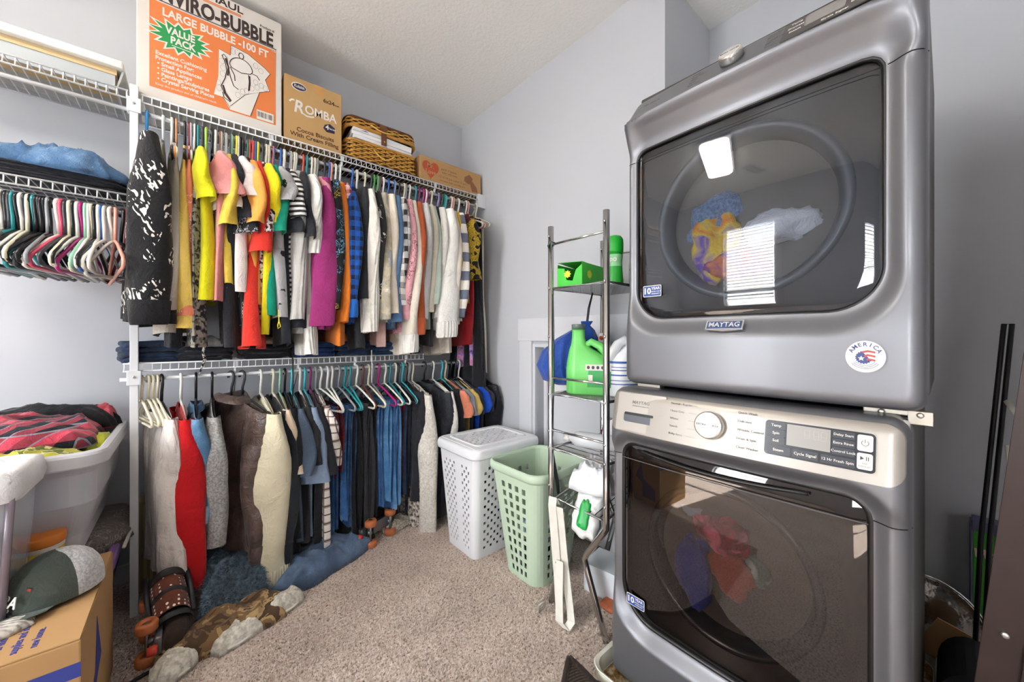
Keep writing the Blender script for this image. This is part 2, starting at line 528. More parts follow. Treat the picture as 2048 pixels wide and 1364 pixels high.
bb = box('baseboard_right', (XR - 0.014, AD[1] + 0.11, 0), (XR, YB - 0.014, 0.09), WHITE_TRIM, bevel=0.003); st(bb)
bb = box('baseboard_alcove', (XA - 0.014, YF, 0), (XA, YJ, 0.09), WHITE_TRIM, bevel=0.003); st(bb)
# carpet pile: short tufts over the open floor
def carpet_pile():
    rnd = random.Random(3)
    V, Fc = [], []
    n = 0
    for i in range(120000):
        x = -0.25 + rnd.random() * 1.75
        y = 0.62 + rnd.random() * 1.55
        if x < -0.12 and y < 1.3: pass
        h = 0.004 + rnd.random() * 0.007
        a = rnd.random() * 6.283
        wd = 0.0017
        dx, dy = math.cos(a) * wd, math.sin(a) * wd
        lx, ly = (rnd.random() - 0.5) * 0.009, (rnd.random() - 0.5) * 0.009
        V += [(x - dx, y - dy, 0), (x + dx, y + dy, 0), (x + lx, y + ly, h)]
        Fc.append((n, n + 1, n + 2)); n += 3
    me = bpy.data.meshes.new('carpet_pile')
    me.from_pydata(V, [], Fc)
    o = obj('carpet_pile', me, CARPET)
    tag(o, 'short beige and brown speckled carpet pile on the floor', 'carpet', kind='stuff')
carpet_pile()
# ================================================================== wire shelving
WIRE = M('wire_white', '#d9dbde', 0.35)
SY0, SY1 = 2.15, 2.445          # front lip, rear wire
ZU, ZM, ZL = 2.12, 1.70, 1.02   # deck heights
RU, RM, RL = 2.05, 1.628, 0.955 # rod heights
RODY = 2.165
def wire_shelf(label, x0, x1, z, rodz, braces, rx0=None, rx1=None):
    t = thing('wire_shelf', label, 'shelf', (0, 0, 0))
    MB().tube([(x0, SY0, z), (x1, SY0, z)], 0.0035).tube([(x0, SY0, z - 0.031), (x1, SY0, z - 0.031)], 0.0035).build('front_rail', WIRE, t, smooth=True)
    MB().tube([(x0, SY1, z - 0.003), (x1, SY1, z - 0.003)], 0.003).tube([(x0, (SY0 + SY1) / 2, z - 0.005), (x1, (SY0 + SY1) / 2, z - 0.005)], 0.003).build('rear_rail', WIRE, t, smooth=True)
    mb = MB()
    n = int((x1 - x0) / 0.0275)
    for i in range(n + 1):
        x = x0 + 0.004 + (x1 - x0 - 0.008) * i / n
        mb.tube([(x, SY1, z), (x, SY0, z), (x, SY0 - 0.002, z - 0.031)], 0.0021, 4)
    d = mb.build('deck_wires', WIRE, t)
    d['kind'] = 'stuff'
    MB().tube([(rx0 if rx0 is not None else x0, RODY, rodz), (rx1 if rx1 is not None else x1, RODY, rodz)], 0.0075, 10).build('hang_rod', WIRE, t, smooth=True)
    for bx in braces:
        mb = MB()
        mb.box((bx - 0.009, SY0 + 0.002, z - 0.034), (bx + 0.009, SY0 + 0.006, z + 0.004))
        mb.tube([(bx, SY0 + 0.006, z - 0.03), (bx, SY1 + 0.003, z - 0.30)], 0.007, 4)
        mb.tube([(bx, SY0 + 0.01, z - 0.03), (bx, SY0 + 0.012, rodz + 0.01)], 0.004, 4)
        mb.build('brace', WIRE, t)
    return t
wire_shelf('upper white wire shelf left of the post, under the upturned white tray', -1.3, -0.19, ZU, RU, [-0.75], -1.3, -0.176)
wire_shelf('upper white wire shelf right of the post, carrying the cardboard boxes', -0.152, 1.53, ZU, RU, [0.30, 0.63, 1.20], -0.17, 1.535)
wire_shelf('short middle white wire shelf on the left, carrying a heap of blue jeans', -1.3, -0.187, ZM, RM, [-0.8], -1.3, -0.187)
wire_shelf('lower white wire shelf carrying folded trousers above the lower rod', -0.205, 1.115, ZL, RL, [0.16, 0.42, 0.70, 1.0], -0.215, 1.42)
po = thing('shelf_post', 'tall white steel post standing on the carpet at the shelf ends', 'post', (-0.172, 2.145, 0))
box('pole', (-0.0125, -0.0125, 0.0), (0.0125, 0.0125, 2.145), WIRE, po, 0.002)
for z in (ZU - 0.055, ZL - 0.055):
    c = box('clip', (-0.021, -0.017, z - 0.032), (0.021, 0.022, z + 0.026), WIRE, po, 0.003)
    MB().lathe([(0.0045, 0), (0.0045, 0.002), (0.003, 0.003)], 10, (0, -0.0175, z + 0.002), 'y').build('screw', M('steel', '#b5b5b5', 0.3, 1.0), c)
eb = thing('shelf_bracket', 'white end bracket fixing the upper shelf to the right wall', 'bracket')
MB().box((1.53, SY0 - 0.01, RU - 0.012), (XR - 0.001, SY0 + 0.02, ZU + 0.012)).build('plate', WIRE, eb, bevel=0.003)
MB().tube([(1.53, RODY, RU - 0.01), (1.545, SY1, RU - 0.2)], 0.007, 6).build('strut', WIRE, eb)

# ================================================================== things on the upper shelf
FRONT = ((1, 0, 0), (0, 0, 1))     # printed faces look towards -y
KRAFT = M('kraft', '#b28b5c', 0.85, var=0.06, vscale=4, bump=0.15, bscale=60)
KRAFT2 = M('kraft_pale', '#bb9663', 0.85, var=0.05, vscale=4, bump=0.15, bscale=60)
PW = M('print_white', '#dedad4', 0.6)
PK = M('print_black', '#3a2d2b', 0.6)
PO = M('print_orange', '#db7a40', 0.6)
PG = M('print_green', '#1f8f4a', 0.6)
PB = M('print_brown', '#5b3b22', 0.7)
PNAVY = M('print_navy', '#2c2746', 0.6)
def carton(name, label, x0, x1, y0, y1, z0, z1, mat, tape=None):
    t = thing(name, label, 'box', ((x0 + x1) / 2, y0, z0))
    wd, dp, h = x1 - x0, y1 - y0, z1 - z0
    box('carton', (-wd / 2, 0, 0.0), (wd / 2, dp, h - 0.004), mat, t, 0.004)
    MB().box((-wd / 2 + 0.003, 0.002, h - 0.004), (wd / 2 - 0.003, dp / 2 - 0.001, h)).build('flap', mat, t)
    MB().box((-wd / 2 + 0.003, dp / 2 + 0.001, h - 0.004), (wd / 2 - 0.003, dp - 0.002, h)).build('flap', mat, t)
    if tape: MB().box((tape - 0.024, -0.0006, h - 0.045), (tape + 0.024, 0.0, h)).box((tape - 0.024, 0, h), (tape + 0.024, dp, h + 0.0006)).build('tape', M('tape', '#c8955a', 0.25, spec=0.6), t)
    return t, frame((-wd / 2, -0.0004, 0), *FRONT), wd, h
zs = ZU + 0.004
# --- bubble wrap box
WBOX = M('white_carton', '#d6d1ca', 0.75, bump=0.1, bscale=40)
t, Fm, W, H = carton('bubble_wrap_box', 'large white and orange printed box with a teapot drawing on the upper shelf', -0.168, 0.346, 2.166, 2.44, zs, 2.690, WBOX)
def L(u, v, z=0.0): return Fm @ Matrix.Translation((u * W, v * H, z))
H *= 1.125      # the print fills the upper part of the face
plate('orange_panel', [(0.075 * W, 0.08 * H), (0.95 * W, 0.08 * H), (0.95 * W, 0.655 * H), (0.075 * W, 0.655 * H)], Fm, PO, t)
stroke('print_rule', [[(0.075 * W, 0.668 * H), (0.955 * W, 0.668 * H)]], 0.004, Fm, PK, t, 0.0006)
text('lettering', 'ENVIRO-BUBBLE', 0.092, L(0.50, 0.722), PK, t, bold=0.034, sx=0.66)
text('lettering', '\u2122', 0.03, L(0.935, 0.64, 0.0006), PW, t)
text('lettering', 'LARGE BUBBLE -100 FT', 0.047, L(0.52, 0.600, 0.0006), PW, t, bold=0.03, sx=0.80)
plate('emblem_border', rect(0.34 * W, 0.085 * H, 0.52 * W, 0.835 * H), Fm, PW, t, 0.0007)
stroke('emblem_rule', [[(0.36 * W, 0.808 * H), (0.68 * W, 0.808 * H)], [(0.36 * W, 0.798 * H), (0.68 * W, 0.798 * H)]], 0.005, Fm, PO, t, 0.0012)
text('lettering', 'U-HAUL', 0.045, L(0.52, 0.845, 0.0008), PK, t, bold=0.022, sx=1.1)
text('lettering', 'Product #', 0.018, L(0.88, 0.80, 0.0004), PK, t, sx=0.8)
text('lettering', 'BP6', 0.018, L(0.9, 0.775, 0.0004), PK, t, bold=0.01, sx=0.8)
rb = random.Random(4)
def burst(cx, cy, a, b_, n, rot=0):
    out = []
    for i in range(2 * n):
        k = (1.0 + 0.22 * rb.random()) if i % 2 == 0 else 0.74
        an = PI * i / n + rot
        out.append((cx + a * k * math.cos(an), cy + b_ * k * math.sin(an)))
    return out
bs = burst(0.27 * W, 0.46 * H, 0.20 * W, 0.11 * H, 15)
plate('starburst', bs, Fm, PW, t, 0.0008)
cx, cy = 0.27 * W, 0.46 * H
plate('starburst_green', [(cx + (x - cx) * 0.86, cy + (y - cy) * 0.86) for x, y in bs], Fm, PG, t, 0.0012)
text('lettering', 'VALUE', 0.041, L(0.265, 0.49, 0.0016), PW, t, bold=0.035, sx=0.78)
text('lettering', 'PACK', 0.041, L(0.28, 0.432, 0.0016), PW, t, bold=0.035, sx=0.78)
stroke('underline', [[(0.21 * W, 0.398 * H), (0.35 * W, 0.398 * H)]], 0.003, Fm, PW, t, 0.0016)
for i, s in enumerate(['Excellent Cushioning', 'Protection For:', ' \u2022 Small Appliances', ' \u2022 Glass Lamps', ' \u2022 Paintings/Sculptures', ' \u2022 Crystal Serving Pieces']):
    text('lettering', s, 0.0225, L(0.11, 0.315 - i * 0.034, 0.0006), PW, t, bold=0.022, align='LEFT', sx=0.88)
text('lettering', 'Keep this product out of children\u2019s reach.', 0.012, L(0.11, 0.108, 0.0006), PW, t, align='LEFT')
# teapot drawing on wrap
def UV(pts): return [(a * W, b * H) for a, b in pts]
wrap = [(0.52, 0.50), (0.60, 0.485), (0.605, 0.56), (0.73, 0.545), (0.86, 0.49), (0.905, 0.46), (0.865, 0.40), (0.90, 0.325), (0.82, 0.29), (0.75, 0.09), (0.60, 0.09), (0.545, 0.165), (0.485, 0.165), (0.515, 0.30)]
plate('wrap_drawing', UV(wrap), Fm, PW, t, 0.0008)
stroke('drawing_lines', [UV(wrap[:10]), UV([(0.75, 0.09), (0.82, 0.29), (0.71, 0.235), (0.60, 0.115)]), UV([(0.545, 0.165), (0.60, 0.10)])], 0.002, Fm, PK, t, 0.0016)
pot = []
pot.append([(0.625 + 0.085 * math.cos(a) + 0.055, 0.42 + 0.07 * math.sin(a)) for a in [i * PI / 14 for i in range(15)]])
pot.append([(0.595, 0.42), (0.61, 0.40), (0.68, 0.385), (0.75, 0.40), (0.765, 0.42)])
pot.append([(0.68 + 0.018 * math.cos(a), 0.51 + 0.022 * math.sin(a)) for a in [i * PI / 6 for i in range(13)]])
pot.append([(0.54, 0.46), (0.555, 0.475), (0.575, 0.455), (0.585, 0.40), (0.60, 0.33), (0.625, 0.27), (0.66, 0.255)])
pot.append([(0.54, 0.46), (0.56, 0.43), (0.575, 0.37), (0.565, 0.31), (0.535, 0.24), (0.56, 0.19), (0.60, 0.15)])
pot.append([(0.545, 0.20), (0.555, 0.165), (0.60, 0.145)])
pot.append([(0.60, 0.40), (0.63, 0.35), (0.635, 0.31)])
pot.append([(0.76, 0.41), (0.80, 0.405), (0.82, 0.38)])
pot.append([(0.735, 0.39), (0.74, 0.34), (0.735, 0.27)])
stroke('drawing_lines', [UV(p) for p in pot], 0.0035, Fm, PK, t, 0.0018)
stroke('drawing_lines', [UV([(0.565, 0.45), (0.588, 0.39), (0.582, 0.33)]), UV([(0.548, 0.25), (0.565, 0.20), (0.605, 0.155)]), UV([(0.742, 0.385), (0.745, 0.33), (0.738, 0.275)])], 0.007, Fm, PK, t, 0.0017)
bub = []
for bx, by in [(0.54, 0.42), (0.548, 0.375), (0.545, 0.33), (0.62, 0.52), (0.65, 0.525), (0.79, 0.48), (0.83, 0.455), (0.80, 0.32), (0.835, 0.345), (0.865, 0.335), (0.76, 0.30), (0.72, 0.265), (0.69, 0.25), (0.655, 0.215), (0.79, 0.355), (0.52, 0.22), (0.515, 0.26)]:
    bub.append([(bx + 0.018 * math.cos(a), by + 0.02 * math.sin(a)) for a in [i * PI / 8 for i in range(17)]])
stroke('drawing_lines', [UV(p) for p in bub], 0.0009, Fm, M('print_grey', '#8a8078', 0.7), t, 0.0015)
plate('barcode_label', rect(0.135 * W, 0.07 * H, 0.865 * W, 0.122 * H), Fm, PW, t, 0.0008)
bars = [[((0.805 + i * 0.0052) * W, 0.145 * H), ((0.805 + i * 0.0052) * W, 0.105 * H)] for i in range(23) if rb.random() > 0.2]
stroke('barcode', bars, 0.0013, Fm, PK, t, 0.0014)
# --- biscuit carton
t, Fm, W, H = carton('biscuit_carton', 'upright brown cardboard carton with white lettering, between the bubble wrap box and wicker basket', 0.356, 0.632, 2.172, 2.43, zs, 2.458, KRAFT2, 0.025)
plate('emblem', ellipse(0.125 * W, 0.062 * H, 0.245 * W, 0.865 * H), Fm, PW, t, 0.0006)
plate('emblem_field', ellipse(0.112 * W, 0.05 * H, 0.25 * W, 0.863 * H), Fm, PNAVY, t, 0.001)
text('lettering', 'Kulakit', 0.021, L(0.25, 0.866, 0.0012), PW, t, bold=0.012, sx=0.8)
text('lettering', '6x24', 0.028, L(0.76, 0.80), PB, t, bold=0.025)
text('lettering', 'pieces', 0.012, L(0.895, 0.79), PB, t)
text('lettering', 'R', 0.088, L(0.235, 0.55), PW, t, bold=0.02, sx=0.85, shear=0.15)
text('lettering', 'OMBA', 0.062, L(0.62, 0.555), PW, t, bold=0.02, sx=0.88)
stroke('flourish', [[(0.09 * W, 0.60 * H), (0.125 * W, 0.635 * H), (0.17 * W, 0.64 * H)], [(0.31 * W, 0.475 * H), (0.38 * W, 0.455 * H), (0.46 * W, 0.465 * H), (0.50 * W, 0.48 * H)]], 0.008, Fm, PW, t, 0.0004)
plate('badge', [(0.66 * W, 0.36 * H), (0.72 * W, 0.31 * H), (0.865 * W, 0.32 * H), (0.87 * W, 0.41 * H), (0.78 * W, 0.455 * H), (0.69 * W, 0.42 * H)], Fm, PNAVY, t, 0.0006)
text('lettering', '4', 0.034, L(0.73, 0.385, 0.0006), PW, t, bold=0.02)
text('lettering', 'Pieces', 0.016, L(0.81, 0.38, 0.0006), PW, t, bold=0.01)
text('lettering', 'Cocoa Biscuits', 0.03, L(0.53, 0.21), PB, t, bold=0.014, sx=1.0)
text('lettering', 'With Cream Filling', 0.03, L(0.52, 0.125), PB, t, bold=0.014, sx=1.0)
# --- chocolate carton
t, Fm, W, H = carton('chocolate_carton', 'long low brown carton with a red heart print at the right end of the shelf', 1.10, 1.575, 2.172, 2.40, zs, 2.283, KRAFT)
PR = M('print_red', '#b4502f', 0.65)
hr = [(0.16 * W + 0.0021 * 16 * math.sin(a) ** 3 * 1.75, 0.54 * H + 0.0021 * 1.9 * (13 * math.cos(a) - 5 * math.cos(2 * a) - 2 * math.cos(3 * a) - math.cos(4 * a))) for a in [i * 2 * PI / 48 for i in range(48)]]
plate('heart', hr, Fm, PR, t, 0.0006)
text('lettering', 'Mr.', 0.038, L(0.155, 0.66, 0.0008), KRAFT2, t, bold=0.008, sx=0.9)
text('lettering', 'Love', 0.038, L(0.16, 0.42, 0.0008), KRAFT2, t, bold=0.008)
PB2 = M('print_brown_pale', '#8a6540', 0.7)
text('lettering', 'pack 4 score', 0.023, L(0.45, 0.70), PB2, t)
text('lettering', 'wafer with cocoa', 0.017, L(0.46, 0.57), PB2, t)
stroke('print_rule', [[(0.34 * W, 0.50 * H), (0.66 * W, 0.50 * H)]], 0.0012, Fm, PB2, t)
text('lettering', '12 of 24 pcs score 12 pcs', 0.021, L(0.51, 0.37), PB2, t)
text('lettering', 'chocolate wafer and milky bars', 0.0155, L(0.51, 0.22), PB2, t)
CH = M('print_chocolate', '#8a5b3d', 0.7)
plate('bar_drawing', [(0.70 * W, 0.50 * H), (0.71 * W, 0.68 * H), (0.79 * W, 0.84 * H), (0.85 * W, 0.70 * H), (0.83 * W, 0.55 * H), (0.78 * W, 0.40 * H)], Fm, CH, t, 0.0006)
plate('bar_drawing', [(0.80 * W, 0.46 * H), (0.84 * W, 0.12 * H), (0.94 * W, 0.16 * H), (0.92 * W, 0.36 * H), (0.84 * W, 0.58 * H)], Fm, CH, t, 0.0006)
stroke('bar_lines', [[(0.715 * W, 0.5 * H), (0.72 * W, 0.65 * H), (0.77 * W, 0.57 * H), (0.775 * W, 0.42 * H), (0.715 * W, 0.5 * H)], [(0.85 * W, 0.15 * H), (0.85 * W, 0.32 * H), (0.91 * W, 0.33 * H), (0.93 * W, 0.17 * H)]], 0.0015, Fm, PB2, t, 0.0012)
# --- upturned white tray at far left
t = thing('tray', 'long upturned white tray with a tan underside lying on the upper left shelf', 'tray', (-0.70, 2.16, zs))
TAN = M('tray_tan', '#cbb083', 0.6)
TW = M('tray_white', '#d9d8d2', 0.4)
MB().box((-0.6, 0.0, 0.082), (0.495, 0.27, 0.112)).build('top_panel', TW, t, bevel=0.006)
MB().box((-0.6, 0.03, 0.0), (0.47, 0.036, 0.06)).box((-0.6, 0.25, 0), (0.47, 0.256, 0.06)).build('side_wall', M('tray_grey', '#a9b0b4', 0.5), t)
MB().box((-0.6, 0.026, 0.06), (0.475, 0.256, 0.081)).build('tan_edge', TAN, t)
MB().add([(0.47, 0.03, 0.0), (0.49, 0.02, 0.081), (0.49, 0.26, 0.081), (0.47, 0.256, 0.0), (0.475, 0.03, 0.0), (0.497, 0.02, 0.081), (0.497, 0.26, 0.081), (0.475, 0.256, 0.0)],
         [(0, 1, 2, 3), (4, 7, 6, 5), (0, 4, 5, 1), (1, 5, 6, 2), (2, 6, 7, 3), (3, 7, 4, 0)]).build('end_wall', M('tray_metal', '#b9bcbd', 0.35, 0.6), t)

# --- wicker basket with papers in it
WK = M('wicker', '#c9963f', 0.55, var=0.35, vscale=60, bump=0.3, bscale=120)
WKD = M('wicker_rim', '#b9843a', 0.5, var=0.25, vscale=40)
WKB = M('wicker_dark', '#5a3319', 0.6, var=0.2, vscale=30)
LEA = M('strap_leather', '#6b3f22', 0.5)
def weave_wall(name, ring_of, n_up, rows, z_of, parent, mat, mat_dark):
    """Real woven strips: every row is a ring bulging in and out over dark uprights."""
    strands = MB()
    for r in range(rows):
        pts = []
        N = n_up * 6
        for i in range(N):
            a = i / N
            off = 0.0042 * math.sin(PI * n_up * a + (PI if r % 2 else 0))
            x, y, nx, ny = ring_of(a, r / max(1, rows - 1))
            pts.append((x + nx * off, y + ny * off, z_of(r / max(1, rows - 1), x, y)))
        hgt = 0.0066
        rings = []
        for i in range(N):
            x, y, z = pts[i]
            _, _, nx, ny = ring_of(i / N, 0)
            rings.append([(x + nx * 0.0016, y + ny * 0.0016, z - hgt * 0.75), (x + nx * 0.003, y + ny * 0.003, z), (x + nx * 0.0016, y + ny * 0.0016, z + hgt * 0.75), (x - nx * 0.002, y - ny * 0.002, z)])
        strands.loft(rings + [rings[0]])
    o = strands.build(name, mat, parent, fix=False)
    for p in o.data.polygons: p.use_smooth = True
    o['kind'] = 'stuff'
    up = MB()
    for i in range(n_up):
        a = (i + 0.5) / n_up
        x, y, nx, ny = ring_of(a, 0)
        x2, y2, _, _ = ring_of(a, 1)
        up.tube([(x - nx * 0.002, y - ny * 0.002, z_of(0, x, y) - 0.006), (x2 - nx * 0.002, y2 - ny * 0.002, z_of(1, x2, y2) + 0.006)], 0.0032, 5)
    o = up.build('uprights', mat_dark, parent)
    o['kind'] = 'stuff'
def rrect_ring(w_, d_, r):
    pts = rect(w_, d_, r=r, n=8)
    P_ = [Vector((x, y, 0)) for x, y in pts]
    seg = [(P_[(i + 1) % len(P_)] - P_[i]).length for i in range(len(P_))]
    tot = sum(seg)
    def f(a, k=0):
        s = (a % 1.0) * tot
        for i, l in enumerate(seg):
            if s <= l or i == len(seg) - 1:
                p, q = P_[i], P_[(i + 1) % len(P_)]
                e = (q - p) / max(l, 1e-9)
                pp = p + e * s
                return pp.x, pp.y, e.y, -e.x
            s -= l
    return f
bk = thing('wicker_basket', 'honey coloured wicker hamper with its lid propped on papers', 'basket', (0.872, 2.305, zs), rz=-0.03)
BW, BD, BH = 0.415, 0.265, 0.118
rf = rrect_ring(BW, BD, 0.045)
body = thing('body', None, None); body.parent = bk
MB().loft([[(x * 0.985, y * 0.985, z) for x, y in rect(BW - 0.02, BD - 0.02, r=0.04)] for z in (0.002, BH)], True, False).build('lining', WKB, body)
weave_wall('weave', lambda a, k: rf(a), 38, 9, lambda k, x, y: 0.014 + k * (BH - 0.026), body, WK, WKB)
MB().tube([(rf(i / 60)[0], rf(i / 60)[1], BH) for i in range(60)], 0.0085, 6, close=True).build('rim', WKD, body, smooth=True)
MB().tube([(rf(i / 60)[0], rf(i / 60)[1], 0.008) for i in range(60)], 0.008, 6, close=True).build('base_ring', WKB, body, smooth=True)
lid = thing('lid', None, None, (0, BD / 2, BH + 0.022), rot=(math.radians(-13), 0, 0)); lid.parent = bk
LH = 0.06
def lring(a, k=0):
    x, y, nx, ny = rf(a)
    return x, y - BD / 2, nx, ny
weave_wall('weave', lambda a, k: lring(a), 38, 4, lambda k, x, y: 0.014 + k * (LH - 0.026), lid, WK, WKB)
MB().tube([(lring(i / 60)[0], lring(i / 60)[1], 0.003) for i in range(60)], 0.0095, 6, close=True).build('rim', WKD, lid, smooth=True)
MB().tube([(lring(i / 60)[0] * 0.985, lring(i / 60)[1], LH) for i in range(60)], 0.008, 6, close=True).build('top_ring', WKB, lid, smooth=True)
MB().loft([[(x * k, y * k - BD / 2, z) for x, y in rect(BW, BD, r=0.045)] for k, z in ((0.98, LH - 0.004), (0.9, LH + 0.006), (0.5, LH + 0.012))], True, True).build('top_panel', WKB, lid)
MB().box((-0.02, -0.001, 0.0), (0.02, 0.003, 0.055)).build('strap', LEA, lid, loc=(0, -BD - 0.009, 0.004), bevel=0.001)
MB().box((-0.016, -0.002, -0.075), (0.016, 0.002, 0.0)).build('strap', LEA, lid, loc=(0, -BD - 0.012, 0.006), rot=(0.22, 0, 0), bevel=0.001)
MB().lathe([(0.005, 0), (0.005, 0.003), (0.002, 0.004)], 10, (0, -BD - 0.006, -0.05), 'y').build('stud', M('brass', '#d9cda6', 0.3, 1.0), lid)
MB().tube([(-0.062 + 0.124 * i / 12, -BD / 2 - 0.012 - 0.012 * math.sin(PI * i / 12), 0.085 - 0.045 * math.sin(PI * i / 12)) for i in range(13)], 0.0045, 6).build('handle', M('handle_cane', '#d9ab4e', 0.4), body, smooth=True)
MB().tube([(-0.075 + 0.15 * i / 12, -BD - 0.012 - 0.008 * math.sin(PI * i / 12), 0.03 - 0.03 * math.sin(PI * i / 12)) for i in range(13)], 0.0042, 6).build('handle', M('handle_cane', '#d9ab4e', 0.4), lid, smooth=True)
PAPER = M('paper', '#eef0f2', 0.7)
for k, (a, dz, nm) in enumerate([(0.02, 0.034, 'white folded paper on top of the stack in the wicker basket'), (-0.03, 0.013, 'middle sheaf of white paper in the wicker basket'), (0.03, -0.008, 'lowest sheaf of white paper in the wicker basket')]):
    p = thing('paper_sheaf', nm, 'paper', (0.872, 2.305, zs + BH + 0.006 + dz), group='papers in the wicker basket', rot=(math.radians(-8), math.radians(2 - k), a))
    MB().box((-0.178, -0.122, 0), (0.178, 0.10, 0.0195)).build('sheets', PAPER, p, bevel=0.002)
    if k == 0: plate('blue_print', [(-0.14, 0.001), (-0.11, 0.008), (-0.09, 0.003)], frame((0, -0.1226, 0.002), *FRONT), M('print_blue', '#2f3d8a', 0.6), p)
# ================================================================== hangers and clothes
HCOL = dict(white='#e9e7df', ivory='#ddd6bd', black='#17181b', grey='#8d9095', charcoal='#33363b', blue='#2f8fd0', navy='#2c5fae', teal='#2a8f96', aqua='#43b6c4', mint='#8fc0a6',
            green='#4f9a4a', lime='#a3cf4f', darkgreen='#1f5f4d', yellow='#dfd62f', red='#cc4a3c', pink='#d8506f', rose='#e8a08e', magenta='#b01f79', purple='#6a4a86', plum='#7a2a63', peach='#e9a876', brown='#6a3a35', clear='#c9d3d6', lilac='#8f88b8', maroon='#7a2230')
def hanger_mesh(hs=1.0, arm=0.205, neck=0.100, drop=0.085, r=0.0054, bar=True):
    pts = []
    R_ = 0.0185
    for i in range(9):                        # hook round the rod, in the local y-z plane
        a = math.radians(-35 + 215 * i / 8)
        pts.append((0, R_ * math.cos(a), -0.0055 + R_ * math.sin(a)))
    pts = [(p[0], p[1], p[2]) for p in pts]
    pts += [(0, -R_ * 0.9, -0.028), (0, -0.004, -neck * 0.62), (0, 0, -neck)]
    mb = MB()
    mb.tube(pts, r * 1.05, 6, up=(1, 0, 0))
    lp = [(0, 0, -neck)]
    for s in (-1,):
        lp += [(0, -arm * 0.3, -neck - drop * 0.24 * hs), (0, -arm * 0.92, -neck - drop * 0.9 * hs), (0, -arm, -neck - drop * 1.06 * hs), (0, -arm * 0.97, -neck - drop * 1.2 * hs), (0, -arm * 0.9, -neck - drop * 1.25 * hs)]
    lp += [(0, arm * 0.9, -neck - drop * 1.25 * hs), (0, arm * 0.97, -neck - drop * 1.2 * hs), (0, arm, -neck - drop * 1.06 * hs), (0, arm * 0.92, -neck - drop * 0.9 * hs), (0, arm * 0.3, -neck - drop * 0.24 * hs)]
    mb.tube(lp, r, 6, close=True, up=(1, 0, 0))
    me = bpy.data.meshes.new('hanger')
    me.from_pydata([tuple(p) for p in mb.v], [], mb.f)
    for p in me.polygons: p.use_smooth = True
    return me
HM = {}
def hanger(col, label, x, z, rz=0.0, style='std', group=None, swing=0.0, y=RODY):
    key = (style, col)
    if key not in HM:
        a = dict(std={}, fat=dict(r=0.0062, neck=0.105), big=dict(neck=0.118, drop=0.115, arm=0.205, r=0.0058), kid=dict(arm=0.165, neck=0.085, drop=0.075, r=0.005), thin=dict(r=0.0026, neck=0.095))[style]
        me = hanger_mesh(**a)
        me.materials.append(M('hanger_' + col, HCOL[col], 0.28))
        HM[key] = me
    o = obj('clothes_hanger', HM[key], None, None, (x, y, z), (swing, 0, rz))
    return tag(o, label, 'hanger', group)
def ntop(u):                   # shoulder line below the rod
    a = abs(u)
    return -0.105 - 0.36 * max(0.0, a - 0.045) - (0.0 if a > 0.06 else 0.035 * (1 - a / 0.06))
def shirt_body(L, hw, th, seed, folds=5, tap=0.82, neck=0.0, top=None, flare=0.0, collar=0.0):
    rnd = random.Random(seed)
    ph = [rnd.random() * 6.28 for _ in range(6)]
    NT, NP = 20, 44
    rings = []
    tp = top or ntop
    fa = th * 0.75
    for i in range(NT + 1):
        t = i / NT
        A = hw * (1 + (tap - 1) * sst(0.05, 0.55, t) + flare * t * t)
        tk = th * (0.22 + 0.78 * sst(0.0, 0.3, t)) * (1 + 0.25 * t)
        q = []
        for k in range(NP):
            a = 2 * PI * k / NP
            c, s = math.cos(a), math.sin(a)
            u = A * math.copysign(abs(c) ** 0.75, c)
            wv = tk * math.copysign(abs(s) ** 0.7, s)
            f = fa * sst(0.1, 0.8, t) * (math.sin(folds * u / hw * 1.7 + ph[0] + 1.3 * t) * 0.6 + 0.5 * math.sin(folds * 1.9 * u / hw + ph[1] + (2 if s > 0 else 0) - t))
            f += 0.012 * math.sin(2.2 * t + ph[2]) * t
            u2 = u + 0.010 * t * math.sin(5 * t + ph[3]) + 0.006 * math.sin(6 * t + ph[4])
            zt = tp(u)
            zb = -L + 0.012 * math.sin(2.5 * u / hw + ph[5])
            q.append((wv + f, -u2, zt + (zb - zt) * t))
        rings.append(q)
    return MB().loft(rings)
def sleeve(side, start, L, a0, a1, b0, b1, tw, seed, out=0.02, cuff=False, lean=0.0, fwd=0.0):
    """A hanging sleeve; side +1 is the one towards the room. TW turns its flat side to the viewer."""
    rnd = random.Random(seed)
    p1, p2 = rnd.random() * 6.28, rnd.random() * 6.28
    NT, NP = 14, 20
    u0, z0 = start
    rings = []
    for i in range(NT + 1):
        t = i / NT
        a = a0 + (a1 - a0) * t ** 0.8
        b_ = b0 + (b1 - b0) * t
        if t < 0.12:
            a *= 0.7 + 0.3 * t / 0.12; b_ *= 0.7 + 0.3 * t / 0.12
        ct = tw * sst(0.0, 0.45, t)
        du, dw = math.cos(ct), math.sin(ct)
        uc = u0 + out * sst(0, 0.35, t) - 0.02 * t + fwd * t + 0.008 * math.sin(5 * t + p1)
        wc = lean * t + 0.010 * math.sin(4 * t + p2) * t
        zc = z0 - L * t
        q = []
        for k in range(NP):
            an = 2 * PI * k / NP
            c, s = math.cos(an), math.sin(an)
            rr = 1 + 0.10 * math.sin(3 * an + 6 * t + p1) * (0.3 + t) + 0.06 * math.sin(11 * t + p2 + 2 * an)
            e1, e2 = a * c * rr, b_ * s * rr
            u = uc + e1 * du - e2 * dw
            wv = wc + e1 * dw + e2 * du
            q.append((wv, -side * u, zc - 0.25 * abs(e1) * (0.5 if t < 0.2 else 0.0) + 0.12 * e1 * du))
        rings.append(q)
    return MB().loft(rings)
GN = 0
